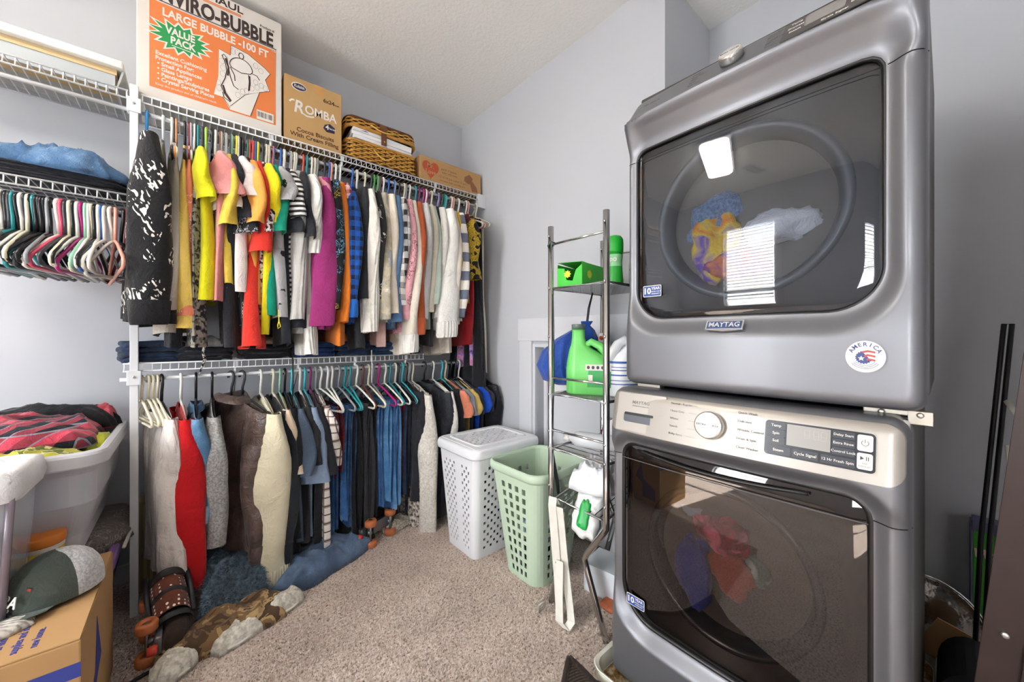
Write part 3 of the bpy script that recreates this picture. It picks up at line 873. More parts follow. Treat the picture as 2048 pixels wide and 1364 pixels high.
def hlabel(hc, label):
    q = label.split(',')[0].split()
    while len(q) > 10: q.pop()
    while q[-1] in ('a', 'the', 'with', 'on', 'of', 'and', 'at', 'in', 'beside', 'behind', 'right', 'left', 'its', 'below', 'above', 'white') and len(q) > 3: q.pop()
    return '%s plastic hanger holding the %s' % (hc, ' '.join(q))
def place(px, Yf, z):
    return atY(px, 600, Yf)[0]
def garment(row, px, hem, mat, label, kind='tee', hc='white', name=None, cat='shirt', hw=0.20, th=0.020, sl=None, sw=None, tw=0.6, rz=0.0, tap=0.84, hs='std', folds=5, cuff=None, collar=None, lean=0.0, hanglabel=None, back=True, zoff=0.0, flare=0.0, fwd=0.0, dx=0.0, short=None, out=0.02, swing=0.0, sb=1.0):
    """One hung garment with its hanger. HEM (and SL, the sleeve end) are heights in the picture at column PX."""
    global GN
    GN += 1
    zr = RU if row == 'u' else RL
    yf = RODY - hw
    X = atY(px, 600, yf)[0] + dx
    L = zr - atY(px, hem, yf)[2]
    if len(label.split()) < 4: label += ' on the upper rod' if row == 'u' else ' on the lower rod'
    t = thing(name or {'tee': 't_shirt', 'long': 'long_sleeved_top', 'tank': 'sleeveless_top', 'dress': 'dress'}[kind], label, cat, (X, RODY, zr + zoff), rz, 'clothes on the %s rod' % ('upper' if row == 'u' else 'lower'))
    shirt_body(L, hw, th, GN, folds, tap, flare=flare).build('body', mat, t, smooth=True)
    st_ = (hw * 0.93, ntop(hw * 0.86) - 0.008)
    if kind in ('tee', 'long'):
        sm = sw or mat
        if kind == 'tee':
            Ls = (zr + st_[1] - atY(px, sl, yf)[2]) if sl else 0.17
            prm = (0.058, 0.074, 0.022, 0.030)
        else:
            Ls = (zr + st_[1] - atY(px, sl, yf)[2]) if sl else L - 0.12
            prm = (0.068, 0.046, 0.030, 0.026)
        prm = (prm[0] * (1 + (sb - 1) * 0.5), prm[1] * sb, prm[2] * sb, prm[3] * sb)
        for sd in ((1, -1) if back else (1,)):
            s = sleeve(sd, st_, Ls, *prm, tw * (1 if sd > 0 else 0.5), GN * 7 + sd, out, lean=lean, fwd=fwd if sd > 0 else 0).build('sleeve', sm, t, smooth=True)
            if cuff:
                q = sleeve(sd, st_, Ls, *prm, tw * (1 if sd > 0 else 0.5), GN * 7 + sd, out, lean=lean, fwd=fwd if sd > 0 else 0)
                rg = [q.v[i * 20:(i + 1) * 20] for i in range(15)]
                def grow(r_, k, dz):
                    cx = sum(p[0] for p in r_) / 20; cy = sum(p[1] for p in r_) / 20
                    return [(cx + (p[0] - cx) * k, cy + (p[1] - cy) * k, p[2] + dz) for p in r_]
                MB().loft([grow(rg[13], 1.05, 0.0), grow(rg[13], 1.10, -0.004), grow(rg[14], 1.06, -0.03), grow(rg[14], 0.98, -0.045)]).build('cuff', cuff, s, smooth=True)
    if collar:
        ring = [(0.018 * math.cos(a) * 1.0, -0.06 * math.sin(a), -0.105 - 0.012 * abs(math.sin(a))) for a in [i * 2 * PI / 24 for i in range(24)]]
        MB().loft([[(p[0] * 1.15, p[1] * 1.2, p[2] - 0.03) for p in ring], ring, [(p[0] * 1.35, p[1] * 1.25, p[2] - 0.012) for p in ring], [(p[0] * 1.7, p[1] * 1.4, p[2] - 0.034) for p in ring]]).build('collar', collar, t, smooth=True)
    # printed hem band
    hn = hanglabel or hlabel(hc, label)
    hanger(hc, hn, X, zr, rz, hs, 'hangers on the %s rod' % ('upper' if row == 'u' else 'lower'), swing)
    return t
def trousers(row, px, hem, mat, label, hc='white', hw=0.13, th=0.022, rz=0.0, tap=0.95, hs='std', cat='trousers', name='trousers', folds=6, fray=False, hanglabel=None, topz=-0.185):
    """Trousers folded over the bar of a hanger: a front and a rear fall of two legs."""
    global GN
    GN += 1
    zr = RU if row == 'u' else RL
    yf = RODY - hw
    X = atY(px, 600, yf)[0]
    L = zr - atY(px, hem, yf)[2]
    if len(label.split()) < 4: label += ' on the lower rod'
    t = thing(name, label, cat, (X, RODY, zr), rz, 'clothes on the %s rod' % ('upper' if row == 'u' else 'lower'))
    for k, s in enumerate((-1, 1)):
        rnd = random.Random(GN * 3 + k)
        ph = [rnd.random() * 6.28 for _ in range(5)]
        Lk = L - (0.05 * rnd.random() if k else 0)
        NT, NP = 16, 40
        rings = []
        for i in range(NT + 1):
            tt = i / NT
            A = hw * (1 + (tap - 1) * tt)
            q = []
            for j in range(NP):
                a = 2 * PI * j / NP
                c, sn = math.cos(a), math.sin(a)
                u = A * math.copysign(abs(c) ** 0.8, c)
                wv = th * 0.55 * (0.35 + 0.65 * sst(0, 0.2, tt)) * math.copysign(abs(sn) ** 0.7, sn)
                f = th * 0.45 * sst(0, 0.5, tt) * (math.sin(folds * u / hw + ph[0] + 2 * tt) + 0.6 * math.sin(folds * 2.1 * u / hw + ph[1]))
                z = topz - (Lk + topz) * tt + 0.012 * tt * math.sin(3 * u / hw + ph[3])
                if fray and i == NT: z += 0.02 * (rnd.random() - 0.5)
                q.append((s * th * 0.5 * sst(0, 0.12, tt) + wv + f, -u - 0.012 * tt * math.sin(3 * tt + ph[2]), z))
            rings.append(q)
        MB().loft(rings, True, False).build('leg', mat, t, smooth=True)
    hn = hanglabel or hlabel(hc, label)
    hanger(hc, hn, X, zr, rz, hs, 'hangers on the %s rod' % ('upper' if row == 'u' else 'lower'))
    return t
U, Lw = 'u', 'l'
# ---- upper rod, left to right
g = garment(U, 284, 640, fab('slash', '#1c1c1f', '#e9e5dc', k=1.25), 'black long-sleeved top with white slash marks, first on the upper rod', 'long', 'blue', hw=0.20, th=0.050, sl=625, tw=1.3, rz=0.10, sb=1.25, cuff=fab('plain', '#1c1c1f'), hanglabel='bright blue hanger holding the black top with white slashes', dx=0.0)
garment(U, 322, 668, fab('plain', '#a9a096'), 'beige sleeveless top hanging beside the black slashed top', 'tank', 'clear', cat='top', hw=0.17, th=0.022, tap=0.9)
garment(U, 340, 622, fab('plain', '#b6b1a8'), 'light grey tank top with deep armholes', 'tank', 'white', cat='top', hw=0.18, th=0.024, tap=0.95, rz=0.1)
garment(U, 350, 690, fab('plain', '#1d1f24'), 'long black vest top under the coral shirt', 'tank', 'peach', cat='top', hw=0.16, th=0.018)
garment(U, 369, 662, fab('plain', '#e6c565'), 'pale yellow sleeveless dress with a straight hem', 'tank', 'black', cat='dress', hw=0.18, th=0.024, tap=0.9)
garment(U, 379, 630, fab('script', '#dd8163', '#f4d9c8', '#f4d9c8', k=0.8), 'coral t-shirt with pale lettering', 'tank', 'maroon', hw=0.185, th=0.022)
garment(U, 392, 690, fab('cow', '#9c978d', '#26262a', '#6a6660', k=1.9), 'grey and black animal print blouse with a ragged long hem', 'tank', 'charcoal', hw=0.185, th=0.022, name='blouse', cat='blouse')
garment(U, 416, 596, fab('plain', '#e4e022'), 'neon yellow t-shirt on a lime hanger', 'tee', 'lime', hw=0.20, th=0.022, sl=400, tw=0.45, rz=-0.1, sb=0.85)
garment(U, 436, 594, fab('plain', '#df9594'), 'salmon pink t-shirt with a flared sleeve', 'tee', 'white', hw=0.21, th=0.022, sl=388, tw=1.0, rz=0.05)
garment(U, 447, 578, fab('plain', '#e8dfd2'), 'cream t-shirt between the salmon pink and mustard shirts', 'tee', 'ivory', hw=0.17, th=0.02, sl=420)
garment(U, 458, 562, fab('plain', '#d9bd4c'), 'mustard yellow t-shirt', 'tee', 'grey', hw=0.18, th=0.02, sl=455, tw=0.25)
garment(U, 468, 690, fab('plain', '#2b2d34'), 'charcoal t-shirt hanging behind the pale pink shirt', 'tee', 'charcoal', hw=0.18, th=0.022, sl=440)
garment(U, 486, 580, fab('plain', '#efe1dd'), 'pale pink t-shirt with a wide draped sleeve', 'tee', 'white', hw=0.21, th=0.024, sl=392, tw=1.05)
garment(U, 494, 655, fab('script', '#1e2026', '#e8e8ea', '#d0d0d6', k=1.2), 'black t-shirt with a white scrawled print', 'tee', 'black', hw=0.17, th=0.02, sl=470)
garment(U, 506, 612, fab('plain', '#f0a44e'), 'light orange t-shirt', 'tee', 'darkgreen', hw=0.20, th=0.022, sl=450, tw=0.45)
garment(U, 516, 694, fab('plain', '#d8382c'), 'bright red t-shirt with its hem swung out', 'tee', 'red', hw=0.175, th=0.028, sl=505, tw=0.55, flare=0.25)
garment(U, 526, 640, fab('cow', '#d8d4cc', '#26242a', '#8f5a60', k=2.0), 'black and white graphic shirt beside the bright yellow one', 'tee', 'yellow', hw=0.17, th=0.016, sl=470)
garment(U, 538, 664, fab('plain', '#ecd822'), 'bright yellow t-shirt with a dangling yellow cord', 'tee', 'charcoal', hw=0.20, th=0.02, sl=448, tw=0.6)
garment(U, 551, 635, fab('plain', '#0f8a70'), 'teal green t-shirt', 'tee', 'ivory', hw=0.19, th=0.02, sl=468, tw=0.6)
garment(U, 562, 632, fab('spots', '#a8a8aa', '#26262a', k=0.55), 'grey t-shirt with black spots', 'tee', 'blue', hw=0.21, th=0.024, sl=405, tw=0.8)
garment(U, 575, 690, fab('plain', '#30343c'), 'dark slate t-shirt behind the striped top', 'tee', 'navy', hw=0.18, th=0.02, sl=470)
garment(U, 585, 620, fab('hstripe', '#e6e4df', '#2b2b30', k=3.2), 'black and white narrow striped top', 'tee', 'white', hw=0.20, th=0.022, sl=440, tw=0.5)
garment(U, 596, 662, fab('rib', '#b3b2ae'), 'heather grey ribbed top', 'long', 'white', hw=0.17, th=0.016, sl=640, tw=0.3)
garment(U, 606, 655, fab('plain', '#26282e'), 'black t-shirt beside the white ribbed pullover', 'tee', 'ivory', hw=0.20, th=0.026, sl=480, tw=0.3)
garment(U, 625, 708, fab('rib', '#e9e8e2'), 'white ribbed pullover with a pushed-up sleeve', 'long', 'red', hw=0.20, th=0.026, sl=508, tw=0.5)
garment(U, 641, 560, fab('plain', '#c98a93'), 'dusty pink top beside the magenta one', 'tee', 'white', hw=0.18, th=0.018, sl=450)
garment(U, 646, 660, fab('script', '#1f1f23', '#d9d6cd', '#bdbab4', k=1.0), 'black shirt with grey print behind the magenta top', 'tee', 'ivory', hw=0.17, th=0.018, sl=492)
garment(U, 650, 654, fab('plain', '#96306e'), 'magenta long-sleeved top', 'long', 'white', hw=0.20, th=0.028, sl=652, tw=1.15, sb=1.2)
garment(U, 670, 640, fab('script', '#17171b', '#d8b23d', '#79b6d6', k=1.5), 'black sweatshirt with yellow and blue scribbles', 'long', 'charcoal', hw=0.20, th=0.024, sl=620, tw=0.5)
garment(U, 682, 690, fab('plain', '#e8822d'), 'orange long shirt behind the blue plaid shirt', 'long', 'rose', hw=0.18, th=0.02, sl=645, tw=0.4)
garment(U, 690, 520, fab('plaid', '#e6a9a4', '#8a2d35', '#f0e6e0', k=1.4), 'pink checked shirt squeezed beside the blue plaid shirt', 'tee', 'white', hw=0.17, th=0.016, sl=470)
garment(U, 703, 645, fab('plaid', '#1d55a8', '#101c38', '#234f94', k=1.2), 'bright blue plaid flannel shirt with a buttoned cuff', 'long', 'white', hw=0.20, th=0.030, sl=618, tw=0.8, cuff=fab('plain', '#2a6cc4'), name='flannel_shirt')
garment(U, 726, 700, fab('plain', '#2f3034'), 'charcoal cardigan beside the white ribbed sweater', 'long', 'navy', hw=0.18, th=0.022, sl=600, tw=0.3)
garment(U, 739, 662, fab('rib', '#e6e3da'), 'off-white ribbed sweater with a wide sleeve', 'long', 'white', hw=0.20, th=0.026, sl=664, tw=0.8)
garment(U, 754, 625, fab('slash', '#2a2a2c', '#cfcac0', k=1.4), 'dark grey top with fine white flecks', 'long', 'ivory', hw=0.19, th=0.022, sl=600, tw=0.5)
garment(U, 767, 650, fab('tiedye', '#9aa6b8', '#d9d3c4', '#b3a98f', k=1.0), 'blue and beige tie-dye sweatshirt', 'long', 'charcoal', hw=0.19, th=0.024, sl=640, tw=0.6)
garment(U, 776, 690, fab('plain', '#dcb7ae'), 'blush top with a red rose print below the tie-dye sweatshirt', 'long', 'green', hw=0.16, th=0.018, sl=620)
garment(U, 781, 640, fab('plain', '#e6dccb'), 'cream sweatshirt beside the tie-dye one', 'long', 'mint', hw=0.19, th=0.022, sl=628, tw=0.5)
garment(U, 791, 655, fab('plain', '#5b7da6'), 'slate blue sweatshirt', 'long', 'white', hw=0.18, th=0.02, sl=645, tw=0.4)
garment(U, 803, 612, fab('plaid', '#e2e0dc', '#2c2d31', '#8a8a8c', k=0.9), 'black and white buffalo plaid shirt', 'long', 'navy', hw=0.19, th=0.024, sl=612, tw=0.5, name='flannel_shirt')
garment(U, 816, 664, fab('script', '#dba2aa', '#7a4a50', '#7a4a50', k=0.7), 'pink sweatshirt with a branch print', 'long', 'white', hw=0.19, th=0.022, sl=640, tw=0.5)
garment(U, 825, 708, fab('plain', '#e2d9ca'), 'ecru long sweater with a white cuff', 'long', 'black', hw=0.19, th=0.022, sl=690, tw=0.6, cuff=fab('rib', '#eceae4'))
garment(U, 836, 660, fab('plain', '#a8522f'), 'rust brown long-sleeved top', 'long', 'ivory', hw=0.19, th=0.020, sl=655, tw=0.3, cuff=fab('plain', '#b85a38'))
garment(U, 847, 650, fab('plain', '#b9b9b8'), 'heather grey sweatshirt', 'long', 'white', hw=0.19, th=0.024, sl=640, tw=0.5)
garment(U, 858, 640, fab('plain', '#cfc8b6'), 'oatmeal cardigan beside the heather grey sweatshirt', 'long', 'teal', hw=0.18, th=0.018, sl=625)
garment(U, 865, 655, fab('plain', '#b8c8bd'), 'pale mint cardigan', 'long', 'plum', hw=0.18, th=0.018, sl=610)
garment(U, 872, 690, fab('plain', '#2a2b30'), 'charcoal zip top behind the big white sweatshirt', 'long', 'magenta', hw=0.17, th=0.018, sl=600)
garment(U, 881, 638, fab('plain', '#d6d4cd'), 'light grey pullover beside the big white sweatshirt', 'long', 'white', hw=0.19, th=0.022, sl=635, tw=0.4)
garment(U, 896, 664, fab('plain', '#ecebe6'), 'big white sweatshirt with a billowing sleeve', 'long', 'ivory', hw=0.21, th=0.030, sl=660, tw=1.1, sb=1.35, cuff=fab('rib', '#e6e4de'))
garment(U, 906, 710, fab('plain', '#d9cfc2'), 'cream pullover with a deep turned-up hem', 'long', 'lilac', hw=0.19, th=0.026, sl=650, tw=0.5)
garment(U, 912, 600, fab('plain', '#c2a22c'), 'mustard cardigan behind the block striped top', 'long', 'darkgreen', hw=0.18, th=0.014, sl=580)
garment(U, 921, 638, fab('hstripe', '#e6e1d6', '#6d7486', k=0.62), 'grey and cream block striped top', 'long', 'teal', hw=0.20, th=0.024, sl=636, tw=0.5)
garment(U, 930, 620, fab('plain', '#5a2232'), 'burgundy top beside the black and gold blouse', 'tee', 'white', hw=0.17, th=0.014, sl=520)
garment(U, 940, 602, fab('baroque', '#17171a', '#d8b42c', k=2.2), 'black and gold scroll print blouse', 'tee', 'rose', hw=0.205, th=0.026, sl=560, tw=0.8, name='blouse', cat='blouse')
garment(U, 946, 690, fab('plain', '#9c2128'), 'deep red dress near the right wall', 'dress', 'white', cat='dress', hw=0.18, th=0.020)
garment(U, 953, 735, fab('tiedye', '#d43b86', '#5a4ab8', '#e6b0d8', k=1.6), 'pink and violet patterned scarf top beside the deep red dress', 'tank', 'white', cat='top', hw=0.13, th=0.018)
g = garment(U, 962, 800, fab('plain', '#1a1b20'), 'long black dress, second from the right wall', 'dress', 'rose', cat='dress', hw=0.16, th=0.030, flare=0.35, hanglabel='pink hanger holding the long black dress')
g = garment(U, 966, 745, fab('plain', '#e4dccb'), 'long cream skirt panel last on the upper rod', 'dress', 'ivory', cat='dress', hw=0.09, th=0.02, flare=0.8, hs='kid')
# extra hooks crowding the upper rod (their clothes are hidden behind the front ones)
hk = [(349, 'charcoal'), (381, 'clear'), (389, 'white'), (396, 'teal'), (405, 'charcoal'), (424, 'black'), (441, 'brown'), (452, 'white'), (463, 'mint'), (473, 'yellow'), (481, 'black'), (499, 'red'), (511, 'navy'), (532, 'ivory'), (546, 'red'), (568, 'white'), (580, 'grey'), (591, 'clear'), (613, 'teal'), (634, 'grey'), (658, 'navy'), (713, 'white'), (747, 'green'), (759, 'brown'), (788, 'navy'), (811, 'grey'), (831, 'purple'), (853, 'magenta'), (877, 'plum'), (890, 'aqua'), (916, 'white')]
seen = {}
for i, (px, c) in enumerate(hk):
    seen[c] = seen.get(c, 0) + 1
    X = atY(px, 300, RODY)[0]
    n = sum(1 for _, q in hk if q == c)
    lb = 'only spare %s hanger squeezed in on the upper rod' % c if n == 1 else '%s spare %s hanger from the left on the upper rod' % (ORD[seen[c] - 1], c)
    hanger(c, lb, X, RU, RND.uniform(-0.1, 0.1), 'std', 'spare hangers on the upper rod')

# ---- left rod: empty hangers
lh = [(-30, 'white'), (-12, 'black'), (3, 'white'), (12, 'black'), (20, 'charcoal'), (27, 'teal'), (36, 'black'), (43, 'white'), (50, 'charcoal'), (57, 'ivory'), (62, 'black'), (68, 'teal'), (74, 'black'), (79, 'charcoal'), (85, 'black'), (91, 'black'), (97, 'grey'), (103, 'black'),
      (116, 'white'), (124, 'pink'), (132, 'charcoal'), (140, 'ivory'), (147, 'black'), (156, 'white'), (164, 'magenta'), (172, 'mint'), (178, 'white'), (184, 'ivory'), (190, 'black'), (197, 'white'), (204, 'navy'), (210, 'white')]
seen = {}
for i, (px, c) in enumerate(lh):
    seen[c] = seen.get(c, 0) + 1
    X = atY(px, 420, RODY)[0]
    n = sum(1 for _, q in lh if q == c)
    lb = 'only %s empty hanger on the middle left rod' % c if n == 1 else '%s %s empty hanger from the left on the middle rod' % (ORD[seen[c] - 1], c)
    hanger(c, lb, X, RM, RND.uniform(-0.1, 0.14) - 0.12, 'big', 'empty hangers on the left rod', RND.uniform(-0.05, 0.05))
hanger('white', 'crooked white empty hanger near the post end of the left rod', atY(222, 420, RODY)[0], RM, -0.25, 'big', 'empty hangers on the left rod', 0.1)
hanger('rose', 'pale pink empty hanger second last before the post on the left rod', atY(230, 420, RODY)[0], RM, 0.2, 'big', 'empty hangers on the left rod', -0.08)
hanger('black', 'glossy black empty hanger tilted against the post end of the left rod', atY(244, 420, RODY)[0], RM, 0.35, 'big', 'empty hangers on the left rod', 0.12)
hanger('maroon', 'dark red empty hanger last before the post on the left rod', atY(252, 420, RODY)[0], RM, 0.3, 'big', 'empty hangers on the left rod', 0.0)

# ---- lower rod, left to right
for i, px in enumerate((283, 296, 305, 314)):
    hanger('ivory', ('white plastic child hanger hanging empty, %s from the post' % ORD[i]), atY(px, 780, RODY)[0], RL, 0.25, 'kid', 'empty child hangers')
garment(Lw, 318, 1165, fab('rib', '#e2dad4'), 'long white ribbed cardigan, first garment on the lower rod', 'long', 'black', name='cardigan', cat='cardigan', hw=0.165, th=0.030, sl=1150, tw=0.75, rz=0.22, fwd=0.03, tap=0.95)
garment(Lw, 360, 1190, fab('plain', '#c0141b'), 'bright red long-sleeved sweater', 'long', 'white', name='sweater', cat='sweater', hw=0.185, th=0.026, sl=1185, tw=1.2, rz=0.1, sb=1.15)
garment(Lw, 393, 1060, fab('denim', '#5e86a8', '#3c6284', '#8fb0c8'), 'faded denim jacket with a frayed cuff', 'long', 'black', name='denim_jacket', cat='jacket', hw=0.185, th=0.034, sl=1030, tw=1.2, cuff=fab('denim', '#8aa6c0', '#5f7f9c', '#aac2d4'), collar=fab('denim', '#5e86a8', '#3c6284', '#8fb0c8'))
garment(Lw, 428, 1110, fab('knit', '#a7a6a4', '#83817f'), 'grey knitted cardigan beside the leather jacket', 'long', 'black', name='cardigan', cat='cardigan', hw=0.19, th=0.024, sl=1095, tw=0.8)
# leather jacket turned towards the room
LEATHER = fab('leather', '#3d2e2a', '#5c4841', '#92807a')
g = garment(Lw, 470, 1120, LEATHER, 'worn dark brown leather jacket hanging open towards the room', 'long', 'charcoal', name='leather_jacket', cat='jacket', hw=0.205, th=0.055, sl=1125, tw=1.35, rz=0.5, sb=1.3, tap=0.98, cuff=LEATHER, fwd=0.015, collar=None, hanglabel='dark grey hanger holding the leather jacket')
zc0 = ntop(0.05) + 0.03
cr = []
for k, (sx_, z_) in enumerate(((1.0, -0.035), (0.95, 0.0), (1.12, 0.006), (1.45, -0.03))):
    cr.append([(0.045 * sx_ * math.cos(a), -0.075 * sx_ * math.sin(a), zc0 + z_ - 0.02 * abs(math.sin(a))) for a in [i * 2 * PI / 28 for i in range(28)]])
MB().loft(cr).build('collar', LEATHER, g, smooth=True)
MB().tube([(-0.062, -0.01, -0.2), (-0.071, -0.012, -0.35), (-0.072, -0.014, -0.5), (-0.07, -0.014, -0.58)], 0.003, 5).build('zip', M('zip_metal', '#b9a98a', 0.35, 0.9), g)
MB().tube([(-0.045, -0.16, -0.19), (-0.066, -0.15, -0.28), (-0.073, -0.14, -0.40)], 0.0022, 5).build('seam', M('seam_dark', '#1c1513', 0.6), g)
hanger('charcoal', 'second dark grey hanger behind the leather jacket collar', atY(484, 760, RODY)[0], RL, 0.5, 'std', 'hangers on the lower rod')
garment(Lw, 535, 1195, fab('plain', '#d9d0b4'), 'cream sweatshirt with a broad ribbed cuff beside the leather jacket', 'long', 'white', name='sweatshirt', cat='sweatshirt', hw=0.215, th=0.035, sl=1165, tw=1.25, rz=0.1, sb=1.45, cuff=fab('rib', '#d4cbb0'))
garment(Lw, 560, 1140, fab('plain', '#26282e'), 'black hoodie with a long straight sleeve', 'long', 'ivory', name='hoodie', cat='hoodie', hw=0.20, th=0.030, sl=1110, tw=0.8, rz=0.1, cuff=fab('rib', '#222429'))
garment(Lw, 574, 1000, fab('plain', '#d3bfa6'), 'tan shirt squeezed beside the black hoodie', 'tee', 'mint', hw=0.19, th=0.014, sl=950)
garment(Lw, 584, 1110, fab('plain', '#1b1c20'), 'black jacket behind the steel blue t-shirt', 'long', 'black', name='jacket', cat='jacket', hw=0.18, th=0.024, sl=1080)
garment(Lw, 600, 1090, fab('plain', '#4a586b'), 'steel blue t-shirt on a bright aqua hanger', 'tee', 'aqua', hw=0.20, th=0.022, sl=952, tw=0.7)
garment(Lw, 617, 1095, fab('plain', '#2a2a2e'), 'black polo shirt beside the grey blue t-shirt', 'tee', 'white', hw=0.19, th=0.022, sl=930)
garment(Lw, 628, 1080, fab('plain', '#7d8fa6'), 'grey blue t-shirt', 'tee', 'aqua', hw=0.20, th=0.022, sl=965, tw=0.8)
garment(Lw, 640, 1100, fab('plain', '#202126'), 'black short-sleeved shirt beside the beige plaid shirt', 'tee', 'plum', hw=0.20, th=0.022, sl=950, tw=0.7)
garment(Lw, 652, 1105, fab('window', '#e6dfd6', '#5e4a48', '#b9a59c', k=1.0), 'beige and brown plaid shirt', 'tee', 'grey', name='plaid_shirt', hw=0.20, th=0.022, sl=935, tw=0.8)
JD = fab('denim', '#2f5484', '#1c3355', '#6f95bd')
JD2 = fab('denim', '#3f6ea6', '#2a4f80', '#86aed4')
JL = fab('denim', '#5d93c4', '#3c73a8', '#9cc3e2')
JK = fab('denim', '#24354f', '#172236', '#44597a')
hanger('white', 'white hanger leaning out over the beige plaid shirt', atY(640, 760, RODY)[0], RL, 0.3, 'std', 'hangers on the lower rod')
trousers(Lw, 668, 1070, JD, 'dark blue jeans folded beside the beige plaid shirt', 'white', rz=0.1)
trousers(Lw, 679, 960, fab('baroque', '#9e1b22', '#22161a', k=1.4), 'red and black patterned trousers', 'white', hw=0.14)
trousers(Lw, 692, 1045, JD2, 'mid blue jeans with frayed hems', 'grey', fray=True, rz=0.12)
trousers(Lw, 704, 1055, JD, 'dark blue jeans with frayed hems', 'teal', fray=True, rz=0.1)
trousers(Lw, 716, 1085, fab('plain', '#1f2024'), 'black trousers next to the frayed jeans', 'teal', hw=0.135)
trousers(Lw, 730, 1100, fab('plain', '#34353a'), 'charcoal chinos folded with a wide leg', 'white', hw=0.14, th=0.03, rz=0.15)
trousers(Lw, 742, 1095, fab('plain', '#2b2c2e'), 'dark olive black trousers', 'brown', hw=0.135)
trousers(Lw, 752, 1030, fab('plain', '#17181c'), 'black leggings beside the light jeans', 'ivory', hw=0.12, rz=0.1)
trousers(Lw, 762, 1010, JD2, 'washed blue jeans, left of the lightest pair', 'grey', fray=True)
trousers(Lw, 775, 1005, JL, 'light blue jeans with a rolled hem', 'magenta', hw=0.14, rz=0.12)
trousers(Lw, 788, 1020, JD2, 'washed blue jeans on a white hanger, right of the lightest pair', 'white', hw=0.135, rz=0.1)
trousers(Lw, 798, 1015, JL, 'faded blue jeans on a teal hanger', 'teal', hw=0.135, fray=True)
trousers(Lw, 806, 960, fab('plain', '#a5182c'), 'red trousers', 'white', hw=0.11)
trousers(Lw, 814, 985, JK, 'navy trousers beside the red pair', 'charcoal', hw=0.13, rz=0.1)
trousers(Lw, 823, 1000, fab('plain', '#1f222b'), 'midnight trousers left of the knitted cardigans', 'aqua', hw=0.13)
trousers(Lw, 832, 980, fab('plain', '#26272b'), 'black dress trousers left of the knitted cardigans', 'black', hw=0.12)
garment(Lw, 837, 1045, fab('plain', '#25262d'), 'black blazer behind the white knitted cardigan', 'long', 'white', name='blazer', cat='jacket', hw=0.15, th=0.02, sl=1000, tw=0.3)
garment(Lw, 845, 1072, fab('knit', '#e6dccd', '#4a4347', k=0.45), 'cream and black patterned cardigan with tassels', 'long', 'grey', name='cardigan', cat='cardigan', hw=0.18, th=0.026, sl=1050, tw=0.4, rz=0.1)
garment(Lw, 857, 1085, fab('knit', '#e9e5dc', '#cfcac0', k=0.8), 'white knitted cardigan with a long flat sleeve', 'long', 'ivory', name='cardigan', cat='cardigan', hw=0.21, th=0.026, sl=1068, tw=0.8)
# quilted puffer jackets
def puffer(px, hem, label, col, hc, hw=0.20, rz=0.2, sl=None):
    mt = fab('plain', col, rough=0.4)
    g = garment(Lw, px, hem, mt, label, 'long', hc, name='puffer_jacket', cat='jacket', hw=hw, th=0.055, sl=sl or hem - 30, tw=0.8, rz=rz, tap=0.98)
    for o in g.children:
        for v in o.data.vertices:
            k = abs(math.sin(v.co.z * 42 + math.sin(v.co.y * 20)))
            v.co.x *= 0.86 + 0.22 * k
            v.co.y *= 0.985 + 0.02 * k
        o.data.update()
    ring = [(0.035 * math.cos(a), -0.08 * math.sin(a), -0.12 - 0.02 * abs(math.sin(a))) for a in [i * 2 * PI / 24 for i in range(24)]]
    MB().loft([[(p[0] * 1.2, p[1] * 1.2, p[2] - 0.03) for p in ring], [(p[0] * 1.3, p[1] * 1.25, p[2] + 0.01) for p in ring], [(p[0] * 0.9, p[1] * 1.0, p[2] + 0.02) for p in ring], [(p[0] * 0.7, p[1] * 0.8, p[2] - 0.02) for p in ring]]).build('hood', mt, g, smooth=True)
    return g
puffer(880, 1040, 'black quilted puffer coat beside the white laundry hamper', '#24272f', 'black')
garment(Lw, 898, 1010, fab('plain', '#e6e2da'), 'white fleece jacket right of the quilted coat', 'long', 'white', name='fleece_jacket', cat='jacket', hw=0.20, th=0.026, sl=980, tw=0.7)
garment(Lw, 912, 990, fab('plain', '#22252c'), 'black top right of the white fleece', 'long', 'aqua', hw=0.18, th=0.02)
garment(Lw, 923, 960, fab('plain', '#e08a6c'), 'coral pink top showing above the hamper lid', 'tee', 'ivory', hw=0.20, th=0.022)
garment(Lw, 932, 960, fab('plain', '#8b929f'), 'grey blue top right of the coral one', 'tee', 'black', hw=0.19, th=0.02)
garment(Lw, 941, 960, fab('plain', '#c2a85e'), 'ochre top showing as a narrow strip', 'tee', 'charcoal', hw=0.19, th=0.010)
garment(Lw, 949, 980, fab('plain', '#2a2c33'), 'black ruffled blouse right of the ochre strip', 'tee', 'white', hw=0.19, th=0.02, name='blouse', cat='blouse')
garment(Lw, 961, 970, fab('plain', '#1a4fc0'), 'royal blue top in the right corner', 'tee', 'navy', hw=0.18, th=0.016)
garment(Lw, 969, 980, fab('plain', '#34363c'), 'charcoal shirt right of the royal blue top', 'tee', 'white', hw=0.18, th=0.018)
puffer(984, 960, 'black puffer jacket against the right wall', '#23252d', 'black', hw=0.17, rz=0.05)
# ruffled long black garments hanging from the upper rod end down past the lower shelf
garment(U, 957, 800, fab('plain', '#1c1d22'), 'black ruffled long blouse hanging low near the right wall', 'dress', 'charcoal', cat='blouse', name='blouse', hw=0.15, th=0.030, flare=0.5)
